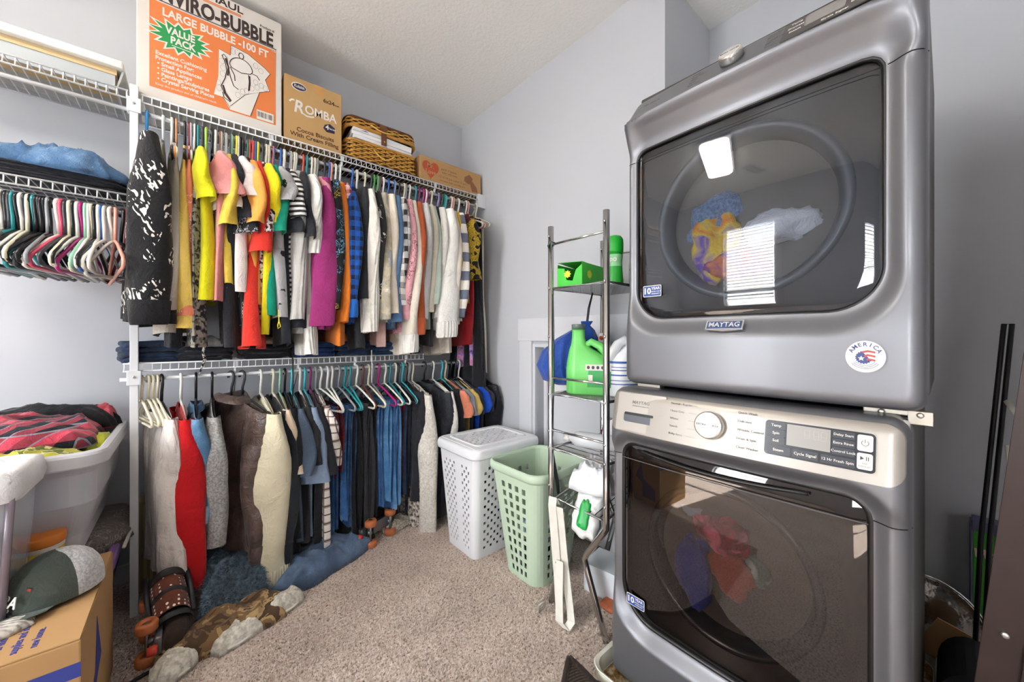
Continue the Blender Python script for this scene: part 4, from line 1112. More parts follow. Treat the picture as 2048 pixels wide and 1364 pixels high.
# ================================================================== heaps and folded clothes
def heap_mesh(sx, sy, h, seed, fold=0.5, freq=1.0, n=52, pw=3.0, rough=1.0, ridge=0.4):
    """A crumpled cloth lying in a heap: rounded outline, sharp winding folds, flat underside."""
    off = Vector((seed * 3.17, seed * 1.31, seed * 0.77))
    asp = max(0.4, min(2.5, sx / sy))
    V, Fc = [], []
    top = {}
    for i in range(n + 1):
        for j in range(n + 1):
            a, b_ = -1 + 2 * i / n, -1 + 2 * j / n
            x, y = a * math.sqrt(max(0, 1 - b_ * b_ / 2)), b_ * math.sqrt(max(0, 1 - a * a / 2))
            x, y = 0.45 * a + 0.55 * x, 0.45 * b_ + 0.55 * y
            ed = 1 - max(abs(a), abs(b_)) ** pw
            q = Vector((x * freq * asp ** 0.5, y * freq / asp ** 0.5, 0)) + off
            wp = Vector((noise.noise(q * 1.1), noise.noise(q * 1.1 + Vector((9, 3, 1))), 0)) * 0.55
            nz = noise.noise(q * 1.3 + wp)
            r1 = (1 - abs(noise.noise(q * 1.7 + wp * 1.6 + Vector((5, 0, 2))))) ** 2.6
            r2 = (1 - abs(noise.noise(q * 3.4 + wp * 2.0 + Vector((1, 7, 4))))) ** 2.4
            k = 1 - fold * 0.55 + fold * (0.35 * nz + 0.75 * ridge * 1.2 * r1 * min(1, ed * 2.2) + 0.26 * ridge * r2 * min(1, ed * 2.2))
            z = h * (ed ** 0.5) * k if ed > 0 else 0
            wob = 1 + 0.16 * noise.noise(Vector((a * 2.2, b_ * 2.2, 7)) + off) * rough
            top[i, j] = len(V)
            V.append((x * sx * wob + 0.05 * sx * wp.x, y * sy * wob + 0.05 * sy * wp.y, max(z, 0.0)))
    for i in range(n):
        for j in range(n):
            Fc.append((top[i, j], top[i + 1, j], top[i + 1, j + 1], top[i, j + 1]))
    edge = [(i, 0) for i in range(n)] + [(n, j) for j in range(n)] + [(i, n) for i in range(n, 0, -1)] + [(0, j) for j in range(n, 0, -1)]
    Fc.append(tuple(top[e] for e in reversed(edge)))
    return MB().add(V, Fc)
def heap(name, label, cat, x, y, z, sx, sy, h, mat, seed, rz=0.0, group=None, parts=None, **kw):
    t = thing(name, label, cat, (x, y, z), rz, group)
    heap_mesh(sx, sy, h, seed, **kw).build('cloth', mat, t, smooth=True)
    return t
def hem_line(t, pts, mat, name='seam', r=0.003):
    MB().tube(pts, r, 5).build(name, mat, t, smooth=True)
def folded(name, label, cat, x, y, z, sx, sy, h, mat, seed, rz=0.0, layers=3, group=None):
    """A folded garment: rounded layers whose fold faces the room."""
    t = thing(name, label, cat, (x, y, z), rz, group)
    rnd = random.Random(seed)
    lh = h / layers
    for k in range(layers):
        rings = []
        a, b_ = sx * (1 - 0.05 * rnd.random()), sy * (1 - 0.06 * rnd.random())
        ox, oy = 0.008 * (rnd.random() - 0.5), 0.01 * (rnd.random() - 0.5)
        N = 48
        for f, zz in ((0.93, 0.02), (0.985, 0.2), (1.0, 0.5), (0.985, 0.8), (0.93, 0.98), (0.5, 1.0)):
            q = []
            for i in range(N):
                an = 2 * PI * i / N
                c, s = math.cos(an), math.sin(an)
                px_, py_ = math.copysign(abs(c) ** 0.35, c), math.copysign(abs(s) ** 0.35, s)
                wv = 0.18 * lh * math.sin(4 * an + k * 2 + seed) + 0.12 * lh * math.sin(9 * an + seed)
                q.append((ox + a * f * px_, oy + b_ * f * py_, lh * (k + zz) + wv))
            rings.append(q)
        MB().loft(rings, True, True).build('fold', mat, t, smooth=True)
    return t
SEAM = M('seam_tan', '#b58a55', 0.7)
DK = fab('plain', '#1a1d25')
BJ = fab('denim', '#4f7196', '#34547a', '#86a3c0')
zm = ZM + 0.003
folded('folded_clothes', 'flat stack of black folded clothes under the crumpled jeans on the middle left shelf', 'clothes', -0.43, 2.27, zm, 0.24, 0.125, 0.05, DK, 3, layers=4)
t = heap('jeans', 'crumpled faded blue jeans heaped on the middle left shelf', 'jeans', -0.42, 2.265, zm + 0.047, 0.235, 0.125, 0.125, BJ, 8, rz=-0.12, fold=0.8, freq=1.5)
for pts in ([(0.06, -0.112, 0.030), (0.075, -0.10, 0.065), (0.12, -0.098, 0.062), (0.15, -0.108, 0.03), (0.11, -0.117, 0.012), (0.06, -0.114, 0.028)],):
    hem_line(t, pts, M('stitch', '#8fa9c4', 0.7), 'pocket_stitching', 0.0016)
# ---- lower shelf
zl = ZL + 0.003
G2 = 'folded clothes on the lower shelf'
t = folded('folded_jeans', 'dark jeans rolled over the left end of the lower shelf', 'jeans', -0.13, 2.285, zl, 0.105, 0.13, 0.085, JK, 21, rz=0.15, layers=4, group=G2)
heap('folded_shirt', 'white crumpled shirt lying on the dark jeans at the left of the lower shelf', 'shirt', 0.02, 2.30, zl + 0.06, 0.11, 0.10, 0.055, fab('plain', '#d8d8dc'), 23, group=G2)
folded('folded_trousers', 'black folded trousers under the white crumpled shirt on the lower shelf', 'trousers', 0.05, 2.28, zl, 0.11, 0.125, 0.058, fab('plain', '#22242c'), 24, layers=3, group=G2)
folded('folded_magazines', 'thin stack of mint and tan folders lying flat on the lower shelf edge', 'folder', 0.10, 2.22, zl - 0.0, 0.05, 0.05, 0.004, M('folder_mint', '#8fb7a2', 0.6), 2, layers=1, group=G2)
folded('folded_trousers', 'black folded trousers topped by a beige top on the lower shelf', 'trousers', 0.29, 2.28, zl, 0.115, 0.128, 0.07, fab('plain', '#17181d'), 25, layers=3, group=G2)
heap('crumpled_blouse', 'beige crumpled top on black trousers in the middle of the lower shelf', 'blouse', 0.28, 2.27, zl + 0.07, 0.10, 0.10, 0.045, fab('plain', '#b39f8c'), 26, group=G2)
folded('folded_jeans', 'indigo folded jeans under the red shirt hem on the lower shelf', 'jeans', 0.50, 2.28, zl, 0.105, 0.13, 0.075, fab('denim', '#1f3e73', '#142a50', '#3b62a0'), 27, layers=3, group=G2)
folded('folded_jeans', 'navy folded jeans in the middle of the lower shelf behind the white cuff', 'jeans', 0.70, 2.28, zl, 0.10, 0.13, 0.08, fab('denim', '#1d3050', '#121f36', '#355178'), 28, layers=3, group=G2)
heap('folded_scarf', 'orange scarf lying between folded jeans on the lower shelf', 'scarf', 0.66, 2.23, zl + 0.08, 0.09, 0.06, 0.05, fab('plain', '#d97a26'), 29, group=G2)
folded('folded_jeans', 'dark blue folded jeans right of the middle of the lower shelf', 'jeans', 0.885, 2.28, zl, 0.085, 0.13, 0.075, fab('denim', '#22406a', '#162a48', '#40639a'), 30, layers=3, group=G2)
folded('folded_blouse', 'black floral folded top near the right end of the lower shelf', 'blouse', 1.03, 2.27, zl, 0.075, 0.13, 0.06, fab('cow', '#1c1d26', '#b5737f', '#3c5a4a', k=1.6), 31, layers=3, group=G2)
folded('folded_blouse', 'teal and rust folded top at the right end of the lower shelf', 'blouse', 1.04, 2.29, zl + 0.062, 0.07, 0.11, 0.06, fab('cow', '#1f4f52', '#7a3a24', '#222225', k=1.2), 32, layers=2, group=G2)
# dangling bits: yellow cord, black cord, frayed scarf end
tag(MB().tube([(0.30, 1.955, 1.25), (0.302, 1.955, 1.20), (0.308, 1.955, 1.175), (0.298, 1.955, 1.165), (0.297, 1.955, 1.18), (0.302, 1.955, 1.20)], 0.0022, 5).build('drawcord', M('cord_yellow', '#e6d22a', 0.6), None, smooth=True), 'yellow looped drawcord dangling from the bright yellow t-shirt', 'cord')
X0 = atY(403, 700, 2.13)[0]
tag(MB().tube([(X0, 2.13, 1.14), (X0 + 0.014, 2.13, 1.10), (X0 + 0.004, 2.128, 1.06), (X0 + 0.012, 2.128, 1.03), (X0 - 0.002, 2.13, 0.985), (X0 - 0.006, 2.13, 0.965)], [0.006, 0.007, 0.005, 0.007, 0.004, 0.003], 6).build('knotted_scarf', fab('cow', '#cfcac0', '#26262a', '#77736d', k=3), None, smooth=True), 'twisted black and white scarf end dangling over the lower shelf edge', 'scarf')
for px, y0_, y1_, c, lb in ((585, 700, 815, '#16171b', 'black cord hanging in front of the lower rod'), (743, 700, 765, '#e6e6e6', 'white cord hanging in front of the lower rod')):
    a, b_ = atY(px, y0_, 2.10), atY(px, y1_, 2.10)
    tag(MB().tube([a, ((a[0] + b_[0]) / 2 + 0.002, 2.098, (a[2] + b_[2]) / 2), b_], 0.003, 5).build('strap', M('cord' + c, c, 0.6), None, smooth=True), lb, 'cord')
# ================================================================== floor under the clothes
# olive carton behind the hanging trousers
t = thing('carton', 'olive tan carton standing on the floor behind the hanging jeans', 'box', (0.84, 2.375, 0))
box('carton_body', (-0.36, -0.06, 0), (0.36, 0.06, 0.26), M('carton_olive', '#a8996a', 0.8, var=0.05), t, 0.004)
box('carton_lid', (-0.365, -0.064, 0.215), (0.365, 0.064, 0.265), M('carton_olive', '#a8996a', 0.8, var=0.05), t, 0.003)
BD_ = fab('denim', '#566a86', '#3a4c64', '#788ca8')
t = heap('denim_jacket', 'blue denim jacket lying crumpled on the carpet', 'jacket', 0.50, 2.02, 0.002, 0.25, 0.12, 0.13, BD_, 41, rz=0.42, fold=0.6, freq=1.1)
hem_line(t, [(-0.24, -0.06, 0.012), (-0.1, -0.10, 0.016), (0.1, -0.105, 0.016), (0.23, -0.06, 0.014)], BD_, 'hem', 0.006)
heap('black_bag', 'black soft bag lying on the carpet behind the denim jacket', 'bag', 0.66, 2.13, 0.002, 0.12, 0.09, 0.17, fab('plain', '#141518'), 42, fold=0.5)
RUGM = fab('knit', '#7f95a6', '#566b7c', k=0.6)
t = heap('shag_rug', 'shaggy grey blue rug bunched on the carpet', 'rug', 0.13, 2.03, 0.002, 0.17, 0.15, 0.20, RUGM, 43, rz=0.3, fold=0.75, freq=1.2)
# shag tufts
src = t.children[0].data
rn = random.Random(9)
mb = MB()
for p in src.polygons:
    if p.normal.z < 0.02 or len(p.vertices) > 4: continue
    vs_ = [src.vertices[i].co for i in p.vertices]
    for _ in range(14):
        a, b_ = rn.random(), rn.random()
        c = vs_[0].lerp(vs_[1], a).lerp(vs_[3].lerp(vs_[2], a), b_)
        d = (p.normal + Vector((rn.uniform(-.7, .7), rn.uniform(-.9, .5), rn.uniform(-.7, .2)))).normalized() * rn.uniform(0.012, 0.022)
        s_ = d.orthogonal().normalized() * 0.0016
        mb.add([c - s_, c + s_, c + d], [(0, 1, 2)])
o = mb.build('shag', RUGM, t, fix=False); o['kind'] = 'stuff'
CAMO = fab('camo', '#54402e', '#7d6244', '#ab8f64', k=0.8)
LINE = fab('knit', '#e2ddd0', '#b9b4a8', k=0.5)
t = thing('camouflage_jacket', 'brown camouflage jacket with pale patterned lining lying on the carpet', 'jacket', (0.11, 1.79, 0.002), 0.10)
heap_mesh(0.21, 0.09, 0.10, 44, fold=0.7, freq=1.2).build('outer_cloth', CAMO, t, smooth=True)
for k, (x, y, sx, sy, rz, h, sd) in enumerate(((-0.16, -0.075, 0.065, 0.055, 0.7, 0.065, 45), (0.01, -0.06, 0.08, 0.055, 0.25, 0.07, 46), (0.18, -0.02, 0.08, 0.04, 0.3, 0.075, 47))):
    o = heap_mesh(sx, sy, h, sd, fold=0.4).build('lining_flap', LINE, t, smooth=True, loc=(x, y, 0.001), rot=(0, 0, rz))
    pts = [(sx * 0.95 * math.cos(a), sy * 0.95 * math.sin(a) , 0.012) for a in [PI + i * PI / 12 for i in range(13)]]
    MB().tube(pts, 0.005, 6).build('piping', fab('plain', '#e0dccf'), o, smooth=True)
# black clog with polka dots
RUB = M('rubber_black', '#232325', 0.45, bump=0.1, bscale=80)
POLKA = fab('dots', '#6b3a2c', '#efe6da')
t = thing('clog_sandal', 'black strappy clog with brown polka dot lining below the white cardigan', 'shoe', (-0.065, 1.93, 0.112), rot=(0.45, 0, 0.15))
t.scale = (1.15, 1.15, 1.15)
def foot_ring(k, z, s=1.0):
    out = []
    for i in range(28):
        a = 2 * PI * i / 28
        c, sn = math.cos(a), math.sin(a)
        wd = 0.052 * (1 - 0.12 * math.cos(a * 1.0 + PI / 2)) * s
        out.append((wd * c, 0.10 * sn * s, z + 0.012 * (sn * 0.5)))
    return out
MB().loft([foot_ring(0, 0.0, 0.94), foot_ring(0, 0.006, 1.0), foot_ring(0, 0.03, 1.02), foot_ring(0, 0.036, 0.98)], True, True).build('sole', RUB, t, smooth=True)
def dome(y0_, y1_, h, wd, z0):
    rings = []
    for i in range(7):
        y = y0_ + (y1_ - y0_) * i / 6
        q = []
        for j in range(13):
            a = PI * j / 12
            q.append((wd * math.cos(a), y, z0 + h * (0.75 + 0.25 * math.sin(PI * (i + 1) / 8)) * math.sin(a)))
        rings.append(q)
    return rings
MB().loft(dome(-0.085, 0.06, 0.075, 0.047, 0.03), close=False).build('lining', POLKA, t, smooth=True)
for (ya, yb, h, wd) in ((-0.10, -0.075, 0.055, 0.05), (-0.035, -0.015, 0.086, 0.052), (0.03, 0.055, 0.092, 0.052)):
    MB().loft(dome(ya, yb, h, wd, 0.026), close=False).build('strap', RUB, t, smooth=True)
MB().tube([(0.05, -0.09, 0.05), (0.053, 0.0, 0.065), (0.05, 0.07, 0.07)], 0.007, 6).build('strap', RUB, t, smooth=True)
MB().tube([(-0.05, -0.09, 0.05), (-0.053, 0.0, 0.065), (-0.05, 0.07, 0.07)], 0.007, 6).build('strap', RUB, t, smooth=True)
MB().lathe([(0.012, 0), (0.012, 0.012), (0.006, 0.016)], 12, (0.05, 0.09, 0.08)).build('charm', M('charm_pink', '#d07a82', 0.5), t, smooth=True)
# roller skates lying on their side, wheels outward
WHL = M('wheel_orange', '#c07043', 0.45, var=0.12, vscale=30)
HUB = M('wheel_hub', '#6a4a34', 0.5)
SKB = fab('plain', '#3a2c26')
def skate(x, y, z, rz, label, tilt, grp):
    t = thing('roller_skate', label, 'roller skate', (x, y, z), grp and 0, grp, rot=(tilt, 0, rz))
    # boot: sole plane at local z = 0.075, toe towards -y
    rings = []
    for (yy, w_, z0, z1) in ((-0.135, 0.02, 0.078, 0.10), (-0.12, 0.04, 0.072, 0.125), (-0.06, 0.045, 0.072, 0.145), (0.0, 0.043, 0.072, 0.17), (0.05, 0.042, 0.072, 0.23), (0.10, 0.04, 0.072, 0.24), (0.125, 0.03, 0.075, 0.235)):
        rings.append([(w_ * math.cos(a), yy, (z0 + z1) / 2 + (z1 - z0) / 2 * math.sin(a)) for a in [i * 2 * PI / 18 for i in range(18)]])
    MB().loft(rings, True, True).build('boot', SKB, t, smooth=True)
    MB().box((-0.03, -0.12, 0.052), (0.03, 0.11, 0.072)).build('plate', M('skate_plate', '#8f8f92', 0.4, 0.8), t, bevel=0.004)
    for yy in (-0.075, 0.07):
        tr = MB().tube([(-0.05, yy, 0.031), (0.05, yy, 0.031)], 0.006, 8).tube([(0, yy, 0.031), (0, yy + 0.01, 0.06)], 0.012, 8).build('axle', M('skate_plate', '#8f8f92', 0.4, 0.8), t, smooth=True)
        for sx in (-1, 1):
            prof = [(0.010, -0.016), (0.028, -0.016), (0.031, -0.011), (0.031, 0.011), (0.028, 0.016), (0.014, 0.016), (0.012, 0.008)]
            wmb = MB().lathe(prof, 20, (0, 0, 0), 'x', cap=False)
            wo = wmb.build('wheel', WHL, t, smooth=True, loc=(sx * 0.056, yy, 0.031))
            MB().lathe([(0.0135, -0.01), (0.0135, 0.01), (0.004, 0.013)], 14, (0, 0, 0), 'x').build('hub', HUB, wo, smooth=True)
    MB().lathe([(0.014, 0), (0.016, 0.02), (0.012, 0.026)], 14, (0, -0.135, 0.035)).build('toe_stop', M('toe_stop', '#c23b2a', 0.5), t, smooth=True)
    return t
def set_axes(t, loc, x, y, z):
    m = Matrix((x, y, z)).transposed().to_4x4()
    m.translation = Vector(loc)
    t.matrix_world = m
c_, s_ = math.cos(0.42), math.sin(0.42)
set_axes(skate(0, 0, 0, 0, 'black roller skate with orange wheels lying beside the hanging trousers', 0, 'roller skates'), (0.815, 2.02, 0.0735), Vector((0, 0, 1)), Vector((c_, s_, 0)), Vector((-s_, c_, 0)))
set_axes(skate(0, 0, 0, 0, 'roller skate half buried behind the camouflage jacket, brown wheels outward', 0, 'roller skates'), (-0.145, 1.875, 0.0735), Vector((0, 0, -1)), Vector((0, 1, 0)), Vector((1, 0, 0)))
heap('knit_scarf', 'pale knitted scarf bunched on the carpet beside the skate', 'scarf', 0.93, 2.13, 0.002, 0.10, 0.055, 0.06, fab('knit', '#c9c2b4', '#99907f'), 51, rz=0.3)
tag(MB().lathe([(0.0, 0.0), (0.07, 0.0), (0.068, 0.006), (0.03, 0.075), (0.012, 0.085), (0.0, 0.086)], 24, (0.02, 2.06, 0.002), cap=False).build('cream_cone', M('cone_cream', '#d8cfb8', 0.5), None, smooth=True), 'cream cone standing on the carpet below the red sweater', 'cone')
tag(MB().tube([(-0.36, 1.62, 0.008), (-0.2, 1.70, 0.008), (-0.12, 1.735, 0.008), (0.0, 1.765, 0.008), (0.09, 1.80, 0.012)], 0.006, 6).build('black_strap', M('strap_black', '#1a1a1c', 0.6), None, smooth=True), 'thin black strap lying on the carpet in front of the camouflage jacket', 'strap')
# narrow louvred carton behind the post
t = thing('slatted_crate', 'narrow olive slatted crate on the floor behind the post', 'crate', (-0.12, 2.36, 0))
box('crate_body', (-0.06, -0.05, 0), (0.06, 0.05, 0.40), M('crate_olive', '#8c8560', 0.8), t, 0.003)
for i in range(6): MB().box((-0.056 + i * 0.02, -0.056, 0.01), (-0.046 + i * 0.02, -0.05, 0.39)).build('slat', M('crate_slat', '#a59d74', 0.8), t)
# ================================================================== bins and boxes at lower left
def tote(name, label, x0, x1, y0, y1, z0, z1, mat, taper=0.05, rim=0.022, r=0.07, rimmat=None):
    t = thing(name, label, 'bin', ((x0 + x1) / 2, (y0 + y1) / 2, z0))
    w_, d_, h = x1 - x0, y1 - y0, z1 - z0
    def ring(k, z, inn=0.0): return [(x, y, z) for x, y in rect(w_ - 2 * k - 2 * inn, d_ - 2 * k - 2 * inn, r=max(0.02, r - k * 0.5), n=8)]
    out = [ring(taper + 0.012, 0.0), ring(taper, 0.012), ring(taper * 0.5 + rim, h * 0.5), ring(rim, h - 0.055)]
    MB().loft(out + [ring(rim, h - 0.01), ring(rim + 0.004, h - 0.01), ring(rim + 0.006, h * 0.5), ring(taper + 0.012, 0.012)], True, True).build('tub', mat, t, smooth=False)
    MB().loft([ring(rim - 0.001, h - 0.05), ring(0.004, h - 0.05), ring(0.0, h - 0.045), ring(0.0, h - 0.012), ring(0.004, h - 0.004), ring(rim - 0.004, h), ring(rim + 0.002, h - 0.004), ring(rim + 0.003, h - 0.05)]).build('rim', rimmat or mat, t, smooth=False)
    return t
GREY = M('tote_grey', '#b9bac2', 0.38, var=0.03, vscale=3)
GREYR = M('tote_grey_rim', '#c9cad0', 0.35)
PURP = M('tote_purple', '#6f4a86', 0.38)
PURPL = M('tote_purple_rim', '#9a72b4', 0.35)
tote('purple_bin', 'purple plastic bin on the floor under the grey tote', -0.86, -0.205, 1.885, 2.43, 0.0, 0.345, PURP, rimmat=PURPL)
t = heap('grey_garment', 'grey brown garment spread over the purple bin', 'clothes', -0.45, 2.20, 0.335, 0.265, 0.255, 0.085, fab('script', '#77706a', '#3c3733', '#a59d94', k=0.6), 61, fold=0.4, freq=1.0, pw=6)
hem_line(t, [(0.262, -0.20, 0.01), (0.27, -0.05, 0.02), (0.272, 0.12, 0.025), (0.262, 0.24, 0.03)], fab('plain', '#e4ded4'), 'hem', 0.006)
tote('grey_tote', 'large grey plastic tote heaped with clothes', -0.86, -0.205, 1.765, 2.40, 0.425, 0.765, GREY, taper=0.06, rimmat=GREYR)
PL = fab('plaid', '#c8475a', '#20222a', '#8a8d98', k=0.9)
heap('plaid_shirt', 'black and red plaid shirt on top of the grey tote', 'shirt', -0.50, 2.12, 0.745, 0.26, 0.22, 0.12, PL, 63, fold=0.6, freq=1.3)
heap('sports_shirt', 'black sports top lying across the back of the grey tote', 'top', -0.43, 2.30, 0.765, 0.21, 0.08, 0.105, fab('plain', '#191a1e'), 64, rz=-0.12, fold=0.4)
heap('coral_shirt', 'coral red top tucked at the right of the grey tote', 'top', -0.285, 2.30, 0.755, 0.05, 0.07, 0.105, fab('plain', '#cc5763'), 65, fold=0.6)
heap('patterned_shirt', 'yellow green patterned top under the plaid shirt in the grey tote', 'top', -0.42, 1.90, 0.715, 0.15, 0.10, 0.07, fab('cow', '#b9b340', '#6f7a2a', '#d5cf8e', k=1.2), 66, fold=0.7)
heap('lime_cloth', 'lime yellow cloth at the right corner of the grey tote', 'cloth', -0.262, 2.08, 0.715, 0.035, 0.10, 0.06, fab('plain', '#b7bd3e'), 67, fold=0.5)
heap('navy_cloth', 'navy cloth under the plaid shirt in the grey tote', 'cloth', -0.52, 2.06, 0.665, 0.26, 0.25, 0.09, fab('plain', '#23262f'), 68, fold=0.4)
# cardboard moving box
t = thing('moving_box', 'brown cardboard moving box with blue lettering at lower left', 'box', (-0.435, 1.61, 0))
box('carton', (-0.24, -0.245, 0), (0.235, 0.245, 0.397), KRAFT, t, 0.004)
MB().box((-0.238, -0.243, 0.3975), (0.233, -0.003, 0.401)).build('flap', KRAFT, t, bevel=0.001)
MB().box((-0.238, 0.003, 0.3975), (0.233, 0.243, 0.401)).build('flap', KRAFT, t, bevel=0.001)
BLUEP = M('print_blue_box', '#2a3a8f', 0.65)
TF = frame((0, 0, 0.4014), (0, 1, 0), (-1, 0, 0))      # print on the top, its lines running away from the viewer
for i, s in enumerate(('Scan to find additional', 'supplies and inspiration for your', 'new home.')):
    text('lettering', s, 0.022, TF @ Matrix.Translation((-0.215, -0.095 - i * 0.03, 0)), BLUEP, t, align='LEFT', sx=0.8, bold=0.006)
text('lettering', 'LET US', 0.055, TF @ Matrix.Translation((-0.20, -0.04, 0)), BLUEP, t, bold=0.02, align='LEFT', sx=0.8)
SFm = frame((0.2354, 0, 0), (0, 1, 0), (0, 0, 1))
plate('house_print', [(-0.20, 0.05), (-0.06, 0.05), (-0.06, 0.16), (0.02, 0.20), (-0.045, 0.34), (-0.07, 0.20), (-0.20, 0.14)], SFm, BLUEP, t)
FFm = frame((0, -0.2454, 0), (1, 0, 0), (0, 0, 1))
plate('stripe_print', [(0.0, 0.31), (0.235, 0.31), (0.235, 0.345), (0.05, 0.345)], FFm, BLUEP, t)
# clear bin with white liner, standing on the moving box
t = thing('clear_bin', 'clear plastic bin with a white liner standing on the moving box', 'bin', (-0.505, 1.655, 0.402))
CLEAR = M('clear_plastic', '#cdd0d6', 0.12, trans=0.0, alpha=0.42, spec=0.5)
def rr(w_, d_, z, r): return [(x, y, z) for x, y in rect(w_, d_, r=r, n=6)]
MB().loft([rr(0.29, 0.20, 0.0, 0.02), rr(0.33, 0.23, 0.355, 0.025), rr(0.34, 0.24, 0.37, 0.025), rr(0.334, 0.234, 0.37, 0.025), rr(0.324, 0.224, 0.355, 0.025), rr(0.282, 0.192, 0.006, 0.02)], True, True).build('tub', CLEAR, t)
MB().tube([(0.143, -0.098, 0.0), (0.163, -0.113, 0.35)], 0.008, 6).build('corner_rib', M('clear_dark', '#7a6f78', 0.25), t, smooth=True)
MB().loft([rr(0.20, 0.14, 0.35, 0.03), rr(0.31, 0.21, 0.385, 0.03), rr(0.348, 0.248, 0.378, 0.035), rr(0.362, 0.262, 0.335, 0.035), rr(0.35, 0.25, 0.31, 0.035)], True, False).build('liner', fab('plain', '#e3e2e4'), t, smooth=True)
MB().loft([rr(0.25, 0.18, 0.008, 0.02), rr(0.26, 0.19, 0.12, 0.03), rr(0.2, 0.14, 0.19, 0.03)], True, True).build('contents', fab('cow', '#6b6470', '#8d8590', '#4b434e', k=0.7), t, smooth=True)
plate('sticker', [(-0.05, 0.13), (0.12, 0.13), (0.135, 0.245), (-0.05, 0.245)], frame((0, -0.1175, 0.0), (1, 0, 0), (0, 0, 1)) @ Matrix.Rotation(0.045, 4, 'X'), M('sticker_white', '#d9d7df', 0.4), t)
plate('sticker_mark', [(0.075, 0.175), (0.12, 0.175), (0.12, 0.195), (0.075, 0.195)], frame((0, -0.1185, 0.0), (1, 0, 0), (0, 0, 1)) @ Matrix.Rotation(0.045, 4, 'X'), M('sticker_pink', '#c9285a', 0.4), t)
plate('sticker_mark', [(0.045, 0.14), (0.12, 0.14), (0.12, 0.15), (0.045, 0.15)], frame((0, -0.1185, 0.0), (1, 0, 0), (0, 0, 1)) @ Matrix.Rotation(0.045, 4, 'X'), M('sticker_blue', '#3060b0', 0.4), t)
# yellow tub with an orange lid
c = atZ(58, 1105, 0.402)
t = thing('snack_tub', 'round yellow and black tub with an orange lid on the moving box', 'tub', (-0.345, 1.795, 0.402))
MB().lathe([(0.042, 0.0), (0.046, 0.004), (0.048, 0.10)], 28).build('tub_body', M('tub_yellow', '#dcb41c', 0.35), t, smooth=True)
MB().lathe([(0.0472, 0.004), (0.0486, 0.035)], 28, cap=False).build('black_band', M('tub_black', '#1b1b1d', 0.4), t, smooth=True)
MB().lathe([(0.0485, 0.085), (0.0495, 0.11)], 28, cap=False).build('white_band', M('tub_white', '#e6ddd0', 0.4), t, smooth=True)
MB().lathe([(0.050, 0.098), (0.052, 0.102), (0.052, 0.122), (0.049, 0.127), (0.03, 0.128)], 28).build('screw_lid', M('tub_orange', '#e2812a', 0.4), t, smooth=True)
plate('nutrition_label', rect(0.03, 0.05, 0.0, 0.055), frame((0.0325, -0.0365, 0), (0.72, 0.69, 0), (0, 0, 1)), M('tub_label', '#22305a', 0.4), t)
# trucker cap
t = thing('trucker_cap', 'grey green trucker cap with white mesh back lying on the moving box', 'cap', (-0.285, 1.63, 0.402), rz=-1.1)
CAPG = fab('plain', '#4a524c')
CAPW = fab('knit', '#e2e2e2', '#bdbfc2', k=1.2)
def cap_part(a0, a1, mat, nm):
    rings = []
    for i in range(13):
        a = a0 + (a1 - a0) * i / 12
        q = []
        for j in range(9):
            e = (PI / 2) * j / 8
            rr_ = 0.088 * math.cos(e) ** 0.8 if j < 8 else 0.002
            q.append((rr_ * math.cos(a) * 0.92, rr_ * math.sin(a) * 1.08, 0.012 + 0.115 * math.sin(e) ** 0.9))
        rings.append(q)
    return MB().loft(rings, close=False).build(nm, mat, t, smooth=True)
cap_part(math.radians(-190), math.radians(10), CAPG, 'crown_front')
cap_part(math.radians(10), math.radians(170), CAPW, 'mesh_back')
rings = []
for i in range(15):
    a = math.radians(-165 + 150 * i / 14)
    rings.append([(0.082 * math.cos(a), 0.094 * math.sin(a), 0.014), (0.10 * math.cos(a), 0.135 * math.sin(a) - 0.006, 0.008 + 0.012 * abs(math.cos(a))), (0.105 * math.cos(a), 0.165 * math.sin(a) - 0.006, 0.002 + 0.016 * abs(math.cos(a))), (0.082 * math.cos(a), 0.094 * math.sin(a), 0.010)])
MB().loft(rings, close=False).build('brim', CAPG, t, smooth=True)
text('lettering', 'BRA', 0.036, frame((0.03, -0.094, 0.05), (1, 0.25, 0), (0.0, 0.35, 1)), PW, t, bold=0.02, ext=0.001)
text('lettering', 'Club', 0.024, frame((0.01, -0.098, 0.028), (1, 0.25, 0), (0.0, 0.25, 1)), PW, t, bold=0.01, ext=0.001, shear=0.3)
stroke('red_mark', [[(-0.01, 0.075), (0.04, 0.072)]], 0.006, frame((0.02, -0.092, 0.0), (1, 0.25, 0), (0.0, 0.3, 1)), M('mark_red', '#a63b34', 0.6), t)
t = thing('knit_beanie', 'pale ribbed knit cap lying flat on the moving box before the trucker cap', 'cap', (-0.37, 1.50, 0.402), rz=0.5)
heap_mesh(0.075, 0.035, 0.022, 71, fold=0.3).build('cloth', fab('rib', '#c9c3b9'), t, smooth=True)
